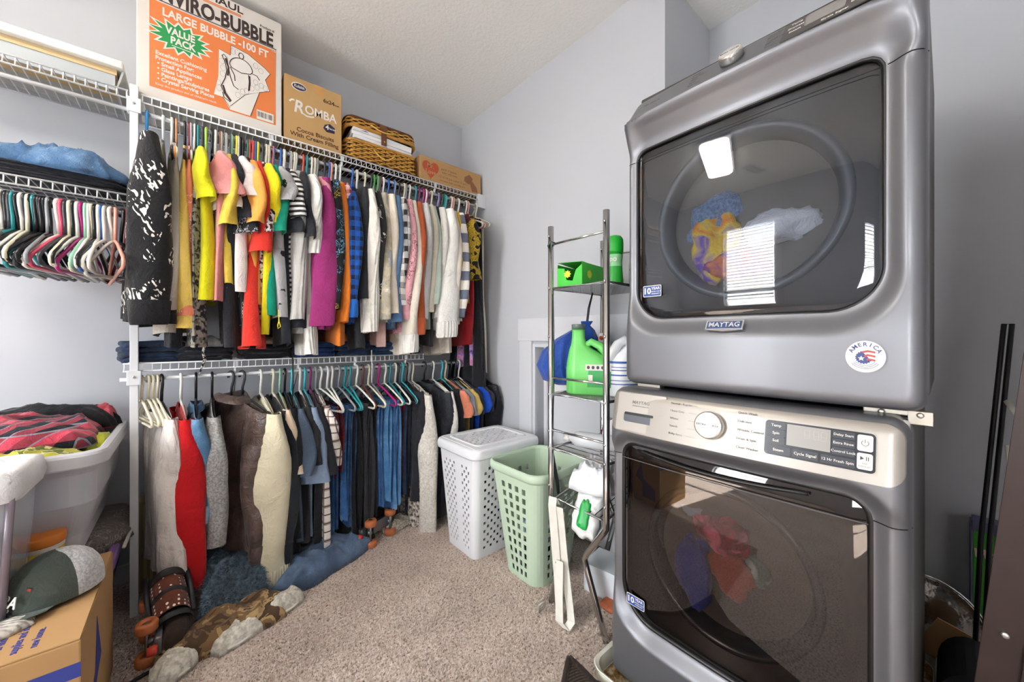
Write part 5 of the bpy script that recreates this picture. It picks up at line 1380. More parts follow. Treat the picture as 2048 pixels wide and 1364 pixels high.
# ================================================================== laundry hamper and basket
def quadmap(c00, c10, c11, c01):
    def f(u, v):
        a = Vector(c00).lerp(Vector(c10), u); b_ = Vector(c01).lerp(Vector(c11), u)
        return a.lerp(b_, v)
    return f
HW = M('hamper_white', '#e6e8ec', 0.35)
hm = thing('laundry_hamper', 'white slotted plastic laundry hamper with a closed lid', 'hamper', (1.265, 1.675, 0))
def hring(z, inset=0.0):
    k = z / 0.53
    w_, d_ = 0.37 + 0.06 * k - inset, 0.26 + 0.10 * k - inset
    return [(x, y, z) for x, y in rect(w_, d_, r=0.05, n=5)]
def slotted_wall(name, ringf, zs_, holes, mat, parent, th=0.004, seg_div=1):
    """Wall of a basket cut into cells; HOLES(side, i, j) tells which cells are open. Straight sides are gridded."""
    mb = MB()
    corners = []
    return mb
def side_panel(mb, p00, p10, p11, p01, cells, th, nrm):
    """One flat side as a sheet with real openings. CELLS: list of (u, v, du, dv, skew) openings in side fractions."""
    f = quadmap(p00, p10, p11, p01)
    us = sorted(set([0.0, 1.0] + [round(c[0], 5) for c in cells] + [round(c[0] + c[2], 5) for c in cells]))
    vs_ = sorted(set([0.0, 1.0] + [round(c[1], 5) for c in cells] + [round(c[1] + c[3], 5) for c in cells]))
    op = set()
    for c in cells:
        i0, i1 = us.index(round(c[0], 5)), us.index(round(c[0] + c[2], 5))
        j0, j1 = vs_.index(round(c[1], 5)), vs_.index(round(c[1] + c[3], 5))
        for i in range(i0, i1):
            for j in range(j0, j1): op.add((i, j))
    N = Vector(nrm).normalized() * th
    idx = {}
    V, Fc = [], []
    for i, u in enumerate(us):
        for j, v in enumerate(vs_):
            p = f(u, v)
            idx[i, j] = len(V)
            V.append(p); V.append(p - N)
    nu, nv = len(us) - 1, len(vs_) - 1
    for i in range(nu):
        for j in range(nv):
            if (i, j) in op: continue
            a, b_, c, d = idx[i, j], idx[i + 1, j], idx[i + 1, j + 1], idx[i, j + 1]
            Fc += [(a, b_, c, d), (d + 1, c + 1, b_ + 1, a + 1)]
            for (q, r_, di, dj) in ((a, b_, 0, -1), (b_, c, 1, 0), (c, d, 0, 1), (d, a, -1, 0)):
                ni, nj = i + di, j + dj
                if (ni, nj) in op or not (0 <= ni < nu and 0 <= nj < nv):
                    Fc.append((q + 1, r_ + 1, r_, q))
    mb.add(V, Fc)
def diamond_cells(nu, nv, u0, u1, v0, v1, fill=0.55, step=2):
    """Chequered openings: every second cell, in slanting rows."""
    out = []
    du, dv = (u1 - u0) / nu, (v1 - v0) / nv
    for i in range(nu):
        for j in range(nv):
            if (i + j) % step == 0:
                out.append((u0 + i * du + du * (1 - fill) / 2, v0 + j * dv + dv * (1 - fill) / 2, du * fill, dv * fill))
    return out
def hc(sx, sy, z):
    k = z / 0.53
    return Vector((sx * (0.185 + 0.03 * k), sy * (0.13 + 0.05 * k), z))
R_ = 0.035
def basket_body(t, hc, z0, z1, R_, cellsX, cellsY, mat):
    """Four slotted sides joined by solid rounded corners."""
    mb = MB()
    def ed(sx, sy, z, ax):
        p = hc(sx, sy, z)
        return p - Vector((sx * R_, 0, 0)) if ax == 'x' else p - Vector((0, sy * R_, 0))
    for sy in (-1, 1):
        side_panel(mb, ed(-1, sy, z0, 'x'), ed(1, sy, z0, 'x'), ed(1, sy, z1, 'x'), ed(-1, sy, z1, 'x'), cellsX, 0.004, (0, sy, 0))
    for sx in (-1, 1):
        side_panel(mb, ed(sx, -1, z0, 'y'), ed(sx, 1, z0, 'y'), ed(sx, 1, z1, 'y'), ed(sx, -1, z1, 'y'), cellsY, 0.004, (sx, 0, 0))
    for sx in (-1, 1):
        for sy in (-1, 1):
            rows = []
            for z in (z0, (z0 + z1) / 2, z1):
                c = hc(sx, sy, z) - Vector((sx * R_, sy * R_, 0))
                rows.append([c + Vector((sx * r_ * math.cos(a), sy * r_ * math.sin(a), 0)) for r_ in (R_,) for a in [i * PI / 12 for i in range(7)]] + [c + Vector((sx * (R_ - 0.004) * math.cos(a), sy * (R_ - 0.004) * math.sin(a), 0)) for a in [i * PI / 12 for i in range(6, -1, -1)]])
            mb.loft(rows)
    return mb.build('slotted_body', mat, t)
cx_ = diamond_cells(13, 20, 0.05, 0.95, 0.07, 0.90, 0.66)
cy_ = [c for c in diamond_cells(13, 20, 0.05, 0.95, 0.07, 0.90, 0.66) if not (0.36 < c[0] + c[2] / 2 < 0.56)]
basket_body(hm, hc, 0.004, 0.53, R_, cx_, cy_, HW)
MB().loft([[(x, y, z) for x, y in rect(0.37, 0.26, r=0.035)] for z in (0.001, 0.006)], True, True).build('base', HW, hm)
# lid: rolled edge, raised panel with slots
def lring_(w_, d_, z, r=0.05): return [(x, y, z) for x, y in rect(w_, d_, r=r, n=8)]
MB().loft([lring_(0.44, 0.37, 0.525), lring_(0.455, 0.385, 0.522), lring_(0.46, 0.39, 0.53), lring_(0.46, 0.39, 0.555), lring_(0.452, 0.382, 0.566), lring_(0.435, 0.365, 0.572), lring_(0.405, 0.335, 0.572)], False, False).build('lid_edge', HW, hm, smooth=True)
ld_ = thing('lid', None, None); ld_.parent = hm
mb = MB()
side_panel(mb, (-0.2025, -0.1675, 0.574), (0.2025, -0.1675, 0.574), (0.2025, 0.1675, 0.574), (-0.2025, 0.1675, 0.574), [(c[0], c[1], c[2], c[3]) for c in diamond_cells(13, 13, 0.12, 0.88, 0.12, 0.88, 0.66)], 0.004, (0, 0, 1))
mb.build('slotted_panel', HW, ld_)
MB().loft([lring_(0.35, 0.28, 0.574, 0.03), lring_(0.345, 0.275, 0.579, 0.03), lring_(0.325, 0.255, 0.579, 0.03), lring_(0.32, 0.25, 0.574, 0.03)]).build('raised_border', HW, ld_, smooth=True)
GB = M('basket_green', '#bcd0b8', 0.4)
gb = thing('laundry_basket', 'pale green plastic laundry basket with oblong slots', 'basket', (1.29, 1.30, 0), rz=0.0)
def gc(sx, sy, z):
    k = z / 0.52
    return Vector((sx * (0.125 + 0.055 * k), sy * (0.115 + 0.055 * k), z))
gx = [(0.08 + i * 0.22, 0.05 + j * 0.085, 0.11, 0.052) for i in range(4) for j in range(10)]
gy = [(0.08 + i * 0.22, 0.05 + j * 0.085, 0.11, 0.052) for i in range(4) for j in range(10)]
basket_body(gb, gc, 0.004, 0.52, 0.055, gx, gy, GB)
MB().loft([[(x, y, z) for x, y in rect(0.25, 0.23, r=0.055)] for z in (0.001, 0.007)], True, True).build('base', GB, gb)
def grr(w_, d_, z): return [(x, y, z) for x, y in rect(w_, d_, r=0.065, n=8)]
MB().loft([grr(0.352, 0.332, 0.49), grr(0.372, 0.352, 0.492), grr(0.384, 0.364, 0.505), grr(0.384, 0.364, 0.525), grr(0.374, 0.354, 0.535), grr(0.362, 0.342, 0.533), grr(0.352, 0.332, 0.52)]).build('rim', GB, gb, smooth=True)
heap('dark_laundry', 'dark clothes lying in the bottom of the green basket', 'clothes', 1.29, 1.30, 0.01, 0.105, 0.095, 0.20, fab('cow', '#2a2d38', '#6f7686', '#b9b4a6', k=0.6), 81, fold=0.6)
heap('blue_laundry', 'light blue cloth in the green basket', 'cloth', 1.30, 1.28, 0.19, 0.10, 0.09, 0.11, fab('plain', '#9db4cc'), 82, fold=0.6)
heap('hamper_laundry', 'pale mixed laundry inside the white hamper', 'clothes', 1.265, 1.675, 0.01, 0.155, 0.11, 0.36, fab('cow', '#b9b6ae', '#39404e', '#8a8f80', k=0.6), 83, fold=0.5)

# ================================================================== chrome rack
CHR = M('chrome', '#c9c9c9', 0.12, 1.0)
rk = thing('chrome_rack', 'tall folding chrome shelf rack beside the dryer', 'rack', (1.165, 0.82, 0))
RXD, RYD, RH = 0.367, 0.28, 1.597
PR_ = 0.0125
mbs = {}
for (sx, sy) in ((0, 0), (0, 1), (1, 0), (1, 1)):
    x, y = sx * RXD, sy * RYD
    d = 0.10 if sy == 0 else -0.07
    fx, fy = x + (0.0 if sx == 0 else 0.0), y
    p = MB().tube([(x, y, RH), (x, y, 0.46), (x, y, 0.42), (x, y + d * 0.12, 0.40), (x, y + d * 0.85, 0.295), (x, y + d, 0.265), (x, y + d * 0.9, 0.23), (x, y + d * 0.12, 0.03), (x, y, 0.0)], PR_, 12)
    po = p.build('post', CHR, rk, smooth=True)
    for z in (1.555, 1.335, 1.13, 0.885, 0.73, 0.66, 0.50):
        MB().lathe([(0.0055, 0.0), (0.0055, 0.003), (0.003, 0.0045)], 8, (x - PR_ + 0.001, y, z), 'x').build('rivet', CHR, po, smooth=True)
for z in (1.333, 0.886, 0.655):
    s = thing('shelf', None, None); s.parent = rk
    MB().tube([(0, 0.0, z), (RXD, 0.0, z), (RXD, RYD, z), (0, RYD, z)], 0.006, 6, close=True).build('shelf_frame', CHR, s, smooth=True)
    if z > 0.7:
        n_ = 26
        mb = MB()
        for i in range(n_ + 1): mb.box((0.004 + (RXD - 0.008) * i / n_ - 0.0022, 0.004, z - 0.002), (0.004 + (RXD - 0.008) * i / n_ + 0.0022, RYD - 0.004, z))
        for i in range(n_ + 1): mb.box((0.004, 0.004 + (RYD - 0.008) * i / n_ - 0.0022, z - 0.0025), (RXD - 0.004, 0.004 + (RYD - 0.008) * i / n_ + 0.0022, z - 0.0004))
        o = mb.build('mesh_deck', M('mesh_metal', '#b9b9bb', 0.3, 0.9), s); o['kind'] = 'stuff'
    else:
        mb = MB()
        for i in range(8): mb.tube([(0.02 + i * 0.046, 0, z), (0.02 + i * 0.046, RYD, z)], 0.0022, 4)
        o = mb.build('deck_wires', CHR, s); o['kind'] = 'stuff'
for z in (1.52, 0.955, 0.735):
    MB().tube([(0, 0, z), (0, RYD, z)], 0.005, 8).build('guard_rail', CHR, rk, smooth=True)
    MB().tube([(RXD, 0, z), (RXD, RYD, z)], 0.005, 8).build('guard_rail', CHR, rk, smooth=True)
s = thing('folding_shelf', None, None); s.parent = rk
MB().tube([(0.01, 0.012, 0.44), (RXD, 0.012, 0.52), (RXD, RYD - 0.012, 0.52), (0.01, RYD - 0.012, 0.44)], 0.007, 8, close=True).build('shelf_frame', CHR, s, smooth=True)
mb = MB()
for i in range(9): mb.tube([(0.01, 0.04 + i * 0.025, 0.44), (RXD, 0.04 + i * 0.025, 0.52)], 0.0022, 4)
o = mb.build('deck_wires', CHR, s); o['kind'] = 'stuff'

# ---- things on the rack
z1, z2, z3 = 1.334, 0.887, 0.657
GREEN = M('carton_green', '#3fc03a', 0.4, var=0.1, vscale=10)
t = thing('dryer_sheet_box', 'bright green cardboard box with a torn open front on the top rack shelf', 'box', (1.205, 0.965, z1 + 0.001), rz=math.radians(8))
bw, bd, bh = 0.21, 0.12, 0.10      # along x, along y
MB().box((0, 0, 0), (bw, bd, 0.002)).build('carton_base', GREEN, t)
MB().box((0, bd - 0.0015, 0.002), (bw, bd, bh)).build('back_panel', GREEN, t)
MB().box((bw - 0.0015, 0, 0.002), (bw, bd - 0.002, bh)).build('end_panel', GREEN, t)
MB().box((0.0, 0.0, 0.002), (bw - 0.002, 0.0015, bh)).build('side_panel', GREEN, t)
MB().add([(0, 0.002, 0.002), (0, bd - 0.002, 0.002), (0, bd - 0.002, 0.085), (0, bd - 0.035, 0.08), (0, bd - 0.045, 0.032), (0, 0.045, 0.026), (0, 0.03, 0.07), (0, 0.002, 0.09)] + [(0.0015, 0.002, 0.002), (0.0015, bd - 0.002, 0.002), (0.0015, bd - 0.002, 0.085), (0.0015, bd - 0.035, 0.08), (0.0015, bd - 0.045, 0.032), (0.0015, 0.045, 0.026), (0.0015, 0.03, 0.07), (0.0015, 0.002, 0.09)], [(0, 1, 2, 3, 4, 5, 6, 7), (15, 14, 13, 12, 11, 10, 9, 8)] + [(i, (i + 1) % 8, 8 + (i + 1) % 8, 8 + i) for i in range(8)]).build('torn_front_panel', GREEN, t)
MB().box((0, 0, 0), (bw, bd, 0.0015)).build('top_flap', GREEN, t, loc=(0.0, 0.0, bh), rot=(0.06, 0.05, 0))
MB().box((0.004, 0.004, 0.0025), (bw - 0.004, bd - 0.004, 0.004)).build('inside', M('carton_brown', '#6a4a2c', 0.8), t)
sfm = frame((0, -0.0004, 0), (1, 0, 0), (0, 0, 1))
plate('yellow_burst', burst(0.045, 0.045, 0.016, 0.016, 9), frame((-0.0006, 0, 0), (0, -1, 0), (0, 0, 1)) @ Matrix.Translation((-0.115, 0.01, 0)), M('print_yellow', '#e6e03a', 0.5), t)
plate('yellow_burst', burst(0.06, 0.055, 0.02, 0.018, 9), sfm, M('print_yellow', '#e6e03a', 0.5), t)
def bottle(name, label, loc, prof, mat, n=28, cat='bottle', rz=0, sq=1.0):
    t = thing(name, label, cat, loc, rz)
    mb = MB().lathe(prof, n)
    o = mb.build('bottle_body', mat, t, smooth=True)
    if sq != 1.0:
        for v in o.data.vertices: v.co.y *= sq
    return t
x, y, _ = atX(1228, 560, 1.30)
t = bottle('scent_bead_bottle', 'green and white bottle of scent beads on the top rack shelf', (1.30, 0.875, z1 + 0.001), [(0.030, 0.0), (0.034, 0.004), (0.034, 0.02), (0.030, 0.07), (0.028, 0.085), (0.031, 0.12), (0.032, 0.128)], M('bead_green', '#2fa93c', 0.35))
MB().lathe([(0.0335, 0.128), (0.034, 0.14), (0.0345, 0.165), (0.033, 0.185), (0.026, 0.197), (0.012, 0.202)], 28).build('cap', M('bead_cap', '#1fae35', 0.35), t, smooth=True)
MB().lathe([(0.0312, 0.075), (0.0292, 0.09), (0.0322, 0.122)], 28, cap=False).build('label', M('label_pale', '#8fd39a', 0.4), t, smooth=True)
text('lettering', 'epo', 0.03, frame((-0.031, -0.005, 0.103), (0.3, -1, 0), (0, 0, 1)), PW, t, bold=0.02, ext=0.0006)
# second small bottle behind
t = bottle('small_tub', 'small pale bottle with a dark round mark behind the scent beads', (1.43, 0.858, z1 + 0.001), [(0.028, 0), (0.03, 0.004), (0.03, 0.10), (0.024, 0.115)], M('small_pale', '#cfd3cf', 0.4))
MB().lathe([(0.022, 0.115), (0.022, 0.13), (0.018, 0.134)], 20).build('cap', M('small_cap', '#e6e6e6', 0.4), t, smooth=True)
plate('round_mark', ellipse(0.012, 0.012), frame((-0.0304, 0.0, 0.075), (0, -1, 0), (0, 0, 1)), M('mark_black', '#20242c', 0.4), t)
# detergent jug
JG = M('jug_green', '#72d06c', 0.32)
def jug(name, label, loc, rz, mat, w_, d_, h, nh):
    """A jug with an off-centre pouring neck and a looped handle."""
    t = thing(name, label, 'jug', loc, rz)
    rings = []
    for z, kx, ky, ox in ((0.0, 0.93, 0.9, 0), (0.008, 1.0, 1.0, 0), (h * 0.45, 1.0, 1.0, 0), (h * 0.58, 0.93, 0.95, -0.004), (h * 0.70, 0.72, 0.82, -w_ * 0.10), (h * 0.80, 0.50, 0.62, -w_ * 0.19), (h * 0.88, 0.34, 0.46, -w_ * 0.235), (h, 0.27, 0.38, -w_ * 0.25), (h + nh, 0.26, 0.365, -w_ * 0.25)):
        rings.append([(x + ox, y, z) for x, y in rect(w_ * kx, d_ * ky, r=min(w_ * kx, d_ * ky) * 0.42, n=6)])
    MB().loft(rings, True, True).build('jug_body', mat, t, smooth=True)
    hp = [(-w_ * 0.10, 0, h * 0.86), (w_ * 0.02, 0, h * 0.93), (w_ * 0.20, 0, h * 0.86), (w_ * 0.36, 0, h * 0.70), (w_ * 0.42, 0, h * 0.55)]
    MB().tube(hp, [d_ * 0.13, d_ * 0.14, d_ * 0.15, d_ * 0.16, d_ * 0.2], 10).build('handle', mat, t, smooth=True)
    return t
LJ = frame((0, 0, 0), (1, 0, 0), (0, 0, 1))
jr = -1.05
t = jug('detergent_jug', 'light green laundry detergent jug on the middle rack shelf', (1.285, 0.985, z2 + 0.001), jr, JG, 0.20, 0.115, 0.235, 0.045)
MB().lathe([(0.029, 0.0), (0.0295, 0.02), (0.028, 0.022)], 24, (-0.05, 0, 0.272)).build('cap_ring', M('cap_clear', '#5f6f6a', 0.25, alpha=0.8), t, smooth=True)
LG = M('label_green', '#1f9a46', 0.35)
lf = frame((0.0, -0.0580, 0), (1, 0, 0), (0, 0, 1))
plate('label', [(-0.005, 0.035), (0.088, 0.035), (0.09, 0.10), (0.02, 0.115), (0.0, 0.10)], lf, LG, t)
plate('label_band', [(-0.012, 0.103), (0.092, 0.103), (0.092, 0.128), (-0.012, 0.128)], lf, PW, t, 0.001)
for i in range(5): plate('round_mark', ellipse(0.006, 0.007, 0.0 + i * 0.019, 0.1155, 12), lf, M('mark_black', '#20242c', 0.4), t, 0.0016)
plate('barcode_label', rect(0.018, 0.03, 0.008, 0.07), lf, PW, t, 0.001)
# spray bottle
t = bottle('spray_bottle', 'green bottle with a white top and red button behind the detergent jug', (1.43, 1.02, z2 + 0.001), [(0.036, 0.0), (0.04, 0.005), (0.04, 0.16), (0.034, 0.19), (0.022, 0.205), (0.02, 0.215)], M('spray_green', '#6fbf63', 0.35))
MB().lathe([(0.025, 0.213), (0.026, 0.22), (0.026, 0.25), (0.02, 0.258)], 24).build('cap', PW, t, smooth=True)
MB().lathe([(0.009, 0.0), (0.009, 0.006), (0.005, 0.008)], 14, (-0.025, -0.006, 0.236), 'x').build('red_button', M('red_btn', '#c8402c', 0.4), t, smooth=True)
# bleach jug
t = jug('bleach_jug', 'white bleach jug with a blue cap on the middle rack shelf', (1.36, 0.865, z2 + 0.001), 2.6, M('jug_white', '#eef1f5', 0.3), 0.16, 0.13, 0.245, 0.02)
MB().lathe([(0.026, 0.0), (0.027, 0.004), (0.027, 0.026), (0.024, 0.029)], 24, (-0.04, 0, 0.262)).build('cap', M('cap_blue', '#2368b8', 0.4), t, smooth=True)
BL = M('label_blue', '#2b57a8', 0.4)
for z, hh in ((0.05, 0.004), (0.065, 0.003), (0.085, 0.006), (0.105, 0.004), (0.118, 0.003), (0.135, 0.008)):
    r_ = [(x, y) for x, y in rect(0.1608, 0.1308, r=0.0555, n=6)]
    MB().loft([[(x, y, z) for x, y in r_], [(x, y, z + hh) for x, y in r_]]).build('label_band', BL, t, smooth=True)
# blue drawstring bag
BLUE = fab('plain', '#2b55b0', rough=0.5)
t = thing('drawstring_bag', 'royal blue drawstring bag hanging behind the detergent jug', 'bag', (1.36, 1.155, 0.90), rot=(0.0, 0.0, 0.25))
rings = []
for z, a, b_, o in ((0.0, 0.03, 0.02, 0.05), (0.02, 0.10, 0.045, 0.045), (0.09, 0.145, 0.06, 0.03), (0.16, 0.135, 0.06, 0.01), (0.22, 0.10, 0.05, -0.03), (0.26, 0.055, 0.035, -0.06), (0.28, 0.02, 0.015, -0.075), (0.30, 0.028, 0.02, -0.08)):
    rings.append([((a * (1 + 0.10 * math.sin(7 * an + z * 9))) * math.cos(an) * 0.7, o * 1.0 + a * math.sin(an) * (1 + 0.05 * math.sin(5 * an)), z) for an in [i * 2 * PI / 36 for i in range(36)]])
MB().loft(rings, True, True).build('bag', BLUE, t, smooth=True)
for dx in (-0.008, 0.006):
    MB().tube([(dx, -0.08, 0.28), (dx + 0.005, -0.088, 0.36), (dx * 0.3 + 0.02, -0.10, 0.432)], 0.0028, 5).build('drawstring', M('cord_black', '#191a1d', 0.6), t, smooth=True)
# black strap looped over the left rack post
tag(MB().tube([(1.172, 1.095, 1.52), (1.19, 1.125, 1.50), (1.20, 1.13, 1.2), (1.198, 1.128, 0.88), (1.185, 1.12, 0.65), (1.21, 1.105, 0.50), (1.215, 1.10, 0.44)], [0.006, 0.010, 0.013, 0.013, 0.009, 0.008, 0.007], 6).build('black_strap', M('strap_nylon', '#24262b', 0.5), None, smooth=True), 'long black nylon strap hanging down the left rack post', 'strap')
tag(MB().tube([(1.152, 1.105, 1.515), (1.15, 1.085, 1.53), (1.165, 1.08, 1.525), (1.18, 1.10, 1.52), (1.17, 1.12, 1.51)], 0.004, 6, close=True).build('strap_clip', M('clip_green', '#3a5a44', 0.4), None, smooth=True), 'dark green clip fastened at the top of the left rack post', 'clip')
# third shelf: bottle roll, maroon cloth, white bowl
t = thing('plastic_roll', 'translucent plastic bottle lying on the third rack shelf', 'bottle', (1.25, 1.06, z3 + 0.034), rot=(0, math.radians(90), math.radians(-70)))
MB().lathe([(0.012, -0.02), (0.013, 0.0), (0.03, 0.02), (0.033, 0.03), (0.033, 0.19), (0.028, 0.2)], 20).build('bottle_body', M('plastic_clear', '#e2e6ea', 0.15, alpha=0.75), t, smooth=True)
MB().lathe([(0.016, -0.032), (0.016, -0.008)], 16).build('cap', PW, t, smooth=True)
heap('maroon_cloth', 'small maroon cloth on the third rack shelf', 'cloth', 1.47, 0.99, z3 + 0.002, 0.05, 0.06, 0.09, fab('plain', '#6e1f3a'), 85, fold=0.3)
t = thing('white_bowl', 'white plastic bowl standing on edge on the third rack shelf', 'bowl', (1.34, 0.885, z3 + 0.068), rot=(0, math.radians(-72), 0.35))
MB().lathe([(0.03, -0.03), (0.045, -0.025), (0.064, 0.0), (0.066, 0.002), (0.062, 0.002), (0.043, -0.02), (0.0, -0.024)], 28, cap=False).build('bowl', M('bowl_white', '#eceef0', 0.3), t, smooth=True)
# plastic bag and pack of wipes on the folding shelf
heap('plastic_bag', 'crumpled white plastic bag on the lowest rack shelf', 'bag', 1.31, 0.965, 0.50, 0.12, 0.10, 0.125, M('bag_white', '#eef0f4', 0.3, bump=0.8, bscale=30), 91, rz=0.2, fold=0.9, freq=1.8)
t = thing('wipes_pack', 'white and green wipes packet hanging below the plastic bag', 'packet', (1.215, 0.945, 0.41), rot=(0.2, -1.15, 0.1))
heap_mesh(0.085, 0.06, 0.05, 92, fold=0.35).build('packet', M('wipes_white', '#eceeec', 0.3, bump=0.4, bscale=40), t, smooth=True)
for v in range(1):
    o = heap_mesh(0.055, 0.024, 0.012, 93, fold=0.15).build('green_label', M('wipes_green', '#17a045', 0.35), t, smooth=True, loc=(0.0, 0.0, 0.044))
# white belt looped over the shelf
BELT = M('belt_white', '#dcd9cf', 0.5, var=0.06, vscale=20, bump=0.2, bscale=60)
t = thing('belt', 'worn white leather belt looped over the lowest rack shelf and trailing to the carpet', 'belt', (1.165, 1.02, 0))
def ribbon(pts, wd, th, dirs):
    mb = MB()
    rings = []
    for (p, d) in zip(pts, dirs):
        p, d = Vector(p), Vector(d).normalized()
        n_ = Vector((-d.y, d.x, 0)) if abs(d.z) < 0.9 else Vector((1, 0, 0))
        n_ = n_.normalized() if n_.length > 0 else Vector((1, 0, 0))
        rings.append([p - d * wd / 2 - n_ * th / 2, p + d * wd / 2 - n_ * th / 2, p + d * wd / 2 + n_ * th / 2, p - d * wd / 2 + n_ * th / 2])
    return mb.loft(rings, True, True)
D = (0.25, -1, 0)
p1 = [(-0.02, 0.03, 0.44), (-0.035, 0.035, 0.47), (-0.045, 0.03, 0.44), (-0.045, 0.015, 0.30), (-0.045, 0.0, 0.17), (-0.05, -0.015, 0.05), (-0.055, -0.02, 0.012)]
ribbon(p1, 0.036, 0.004, [D] * len(p1)).build('strap', BELT, t, smooth=False)
p2 = [(-0.035, 0.0, 0.44), (-0.03, -0.01, 0.33), (-0.03, -0.025, 0.22), (-0.04, -0.055, 0.10), (-0.05, -0.075, 0.03), (-0.075, -0.07, 0.010), (-0.085, -0.045, 0.03), (-0.07, -0.03, 0.12), (-0.055, -0.02, 0.24)]
ribbon(p2, 0.032, 0.004, [D] * len(p2)).build('strap', BELT, t, smooth=False)
for z in (0.22, 0.17, 0.12, 0.07):
    MB().lathe([(0.0035, 0.0), (0.0035, 0.0035)], 8, (-0.0475 + (z - 0.17) * 0.04, 0.0 + (z - 0.17) * 0.12, z), 'x').build('hole', M('hole_black', '#1d1a18', 0.8), t)
MB().tube([(-0.09, 0.06, 0.012), (-0.10, 0.05, 0.05), (-0.08, 0.04, 0.062), (-0.07, 0.05, 0.03)], 0.006, 6, close=True).build('buckle', M('buckle', '#b7b2a6', 0.4, 0.6), t, smooth=True)
# white carton and orange netting under the rack
t = thing('white_carton', 'pale blue white carton on the carpet under the rack', 'box', (1.42, 0.98, 0), rz=0.15)
box('carton', (-0.075, -0.11, 0), (0.075, 0.09, 0.12), M('carton_pale', '#dfe5ec', 0.6), t, 0.003)
box('lid', (-0.078, -0.113, 0.095), (0.078, 0.093, 0.124), M('carton_pale', '#dfe5ec', 0.6), t, 0.003)
heap('orange_net', 'orange mesh bag scrap on the carpet beside the pale carton', 'bag', 1.33, 0.92, 0.002, 0.035, 0.04, 0.022, M('net_orange', '#b5633f', 0.7, bump=0.8, bscale=80), 95)
heap('cream_cloth', 'cream cloth on the carpet behind the green basket', 'cloth', 1.47, 1.42, 0.002, 0.05, 0.08, 0.30, fab('plain', '#cfd0b8'), 96, fold=0.3)
# ================================================================== washer and dryer
def brushed(name, col, rough=0.3, metal=0.85):
    m, nt, b = principled(name)
    b.inputs['Base Color'].default_value = rgb(col)
    b.inputs['Metallic'].default_value = metal
    b.inputs['Roughness'].default_value = rough
    b.inputs['Coat Weight'].default_value = 0.12
    b.inputs['Coat Roughness'].default_value = 0.12
    return m
SLATE = brushed('metal_slate', '#7a7b80', 0.42, 0.65)
CONS = brushed('console_champagne', '#a59f97', 0.38, 0.5)
CAB = M('cabinet_grey', '#4d4a48', 0.45, 0.4)
GASK = M('gasket_black', '#0e0e10', 0.35)
def door_glass(name, tint, dens):
    m = bpy.data.materials.new(name)
    m.use_nodes = True
    nt = m.node_tree
    nt.nodes.clear()
    out = node(nt, 'ShaderNodeOutputMaterial')
    tr = node(nt, 'ShaderNodeBsdfTransparent', {0: rgb(tint)})
    gl = node(nt, 'ShaderNodeBsdfGlossy', {'Color': (1, 1, 1, 1), 'Roughness': 0.015})
    fr = node(nt, 'ShaderNodeFresnel', {'IOR': 1.6})
    f = mth(nt, 'ADD', mth(nt, 'MULTIPLY', fr.outputs[0], 0.9), dens)
    mx = node(nt, 'ShaderNodeMixShader', {0: f, 1: tr.outputs[0], 2: gl.outputs[0]})
    nt.links.new(mx.outputs[0], out.inputs[0])
    return m
def ray_rr(th, hw, hh, r, rb):
    """Point on a rounded rectangle along direction TH from its centre; RB is the radius of the lower corners."""
    c, s = math.cos(th), math.sin(th)
    r_ = rb if s < 0 else r
    lo, hi = 0.0, 2.0
    for _ in range(40):
        m_ = (lo + hi) / 2
        x, y = abs(m_ * c), abs(m_ * s)
        qx, qy = x - (hw - r_), y - (hh - r_)
        d = math.hypot(max(qx, 0), max(qy, 0)) + min(max(qx, qy), 0) - r_
        if d > 0: hi = m_
        else: lo = m_
    return lo * c, lo * s
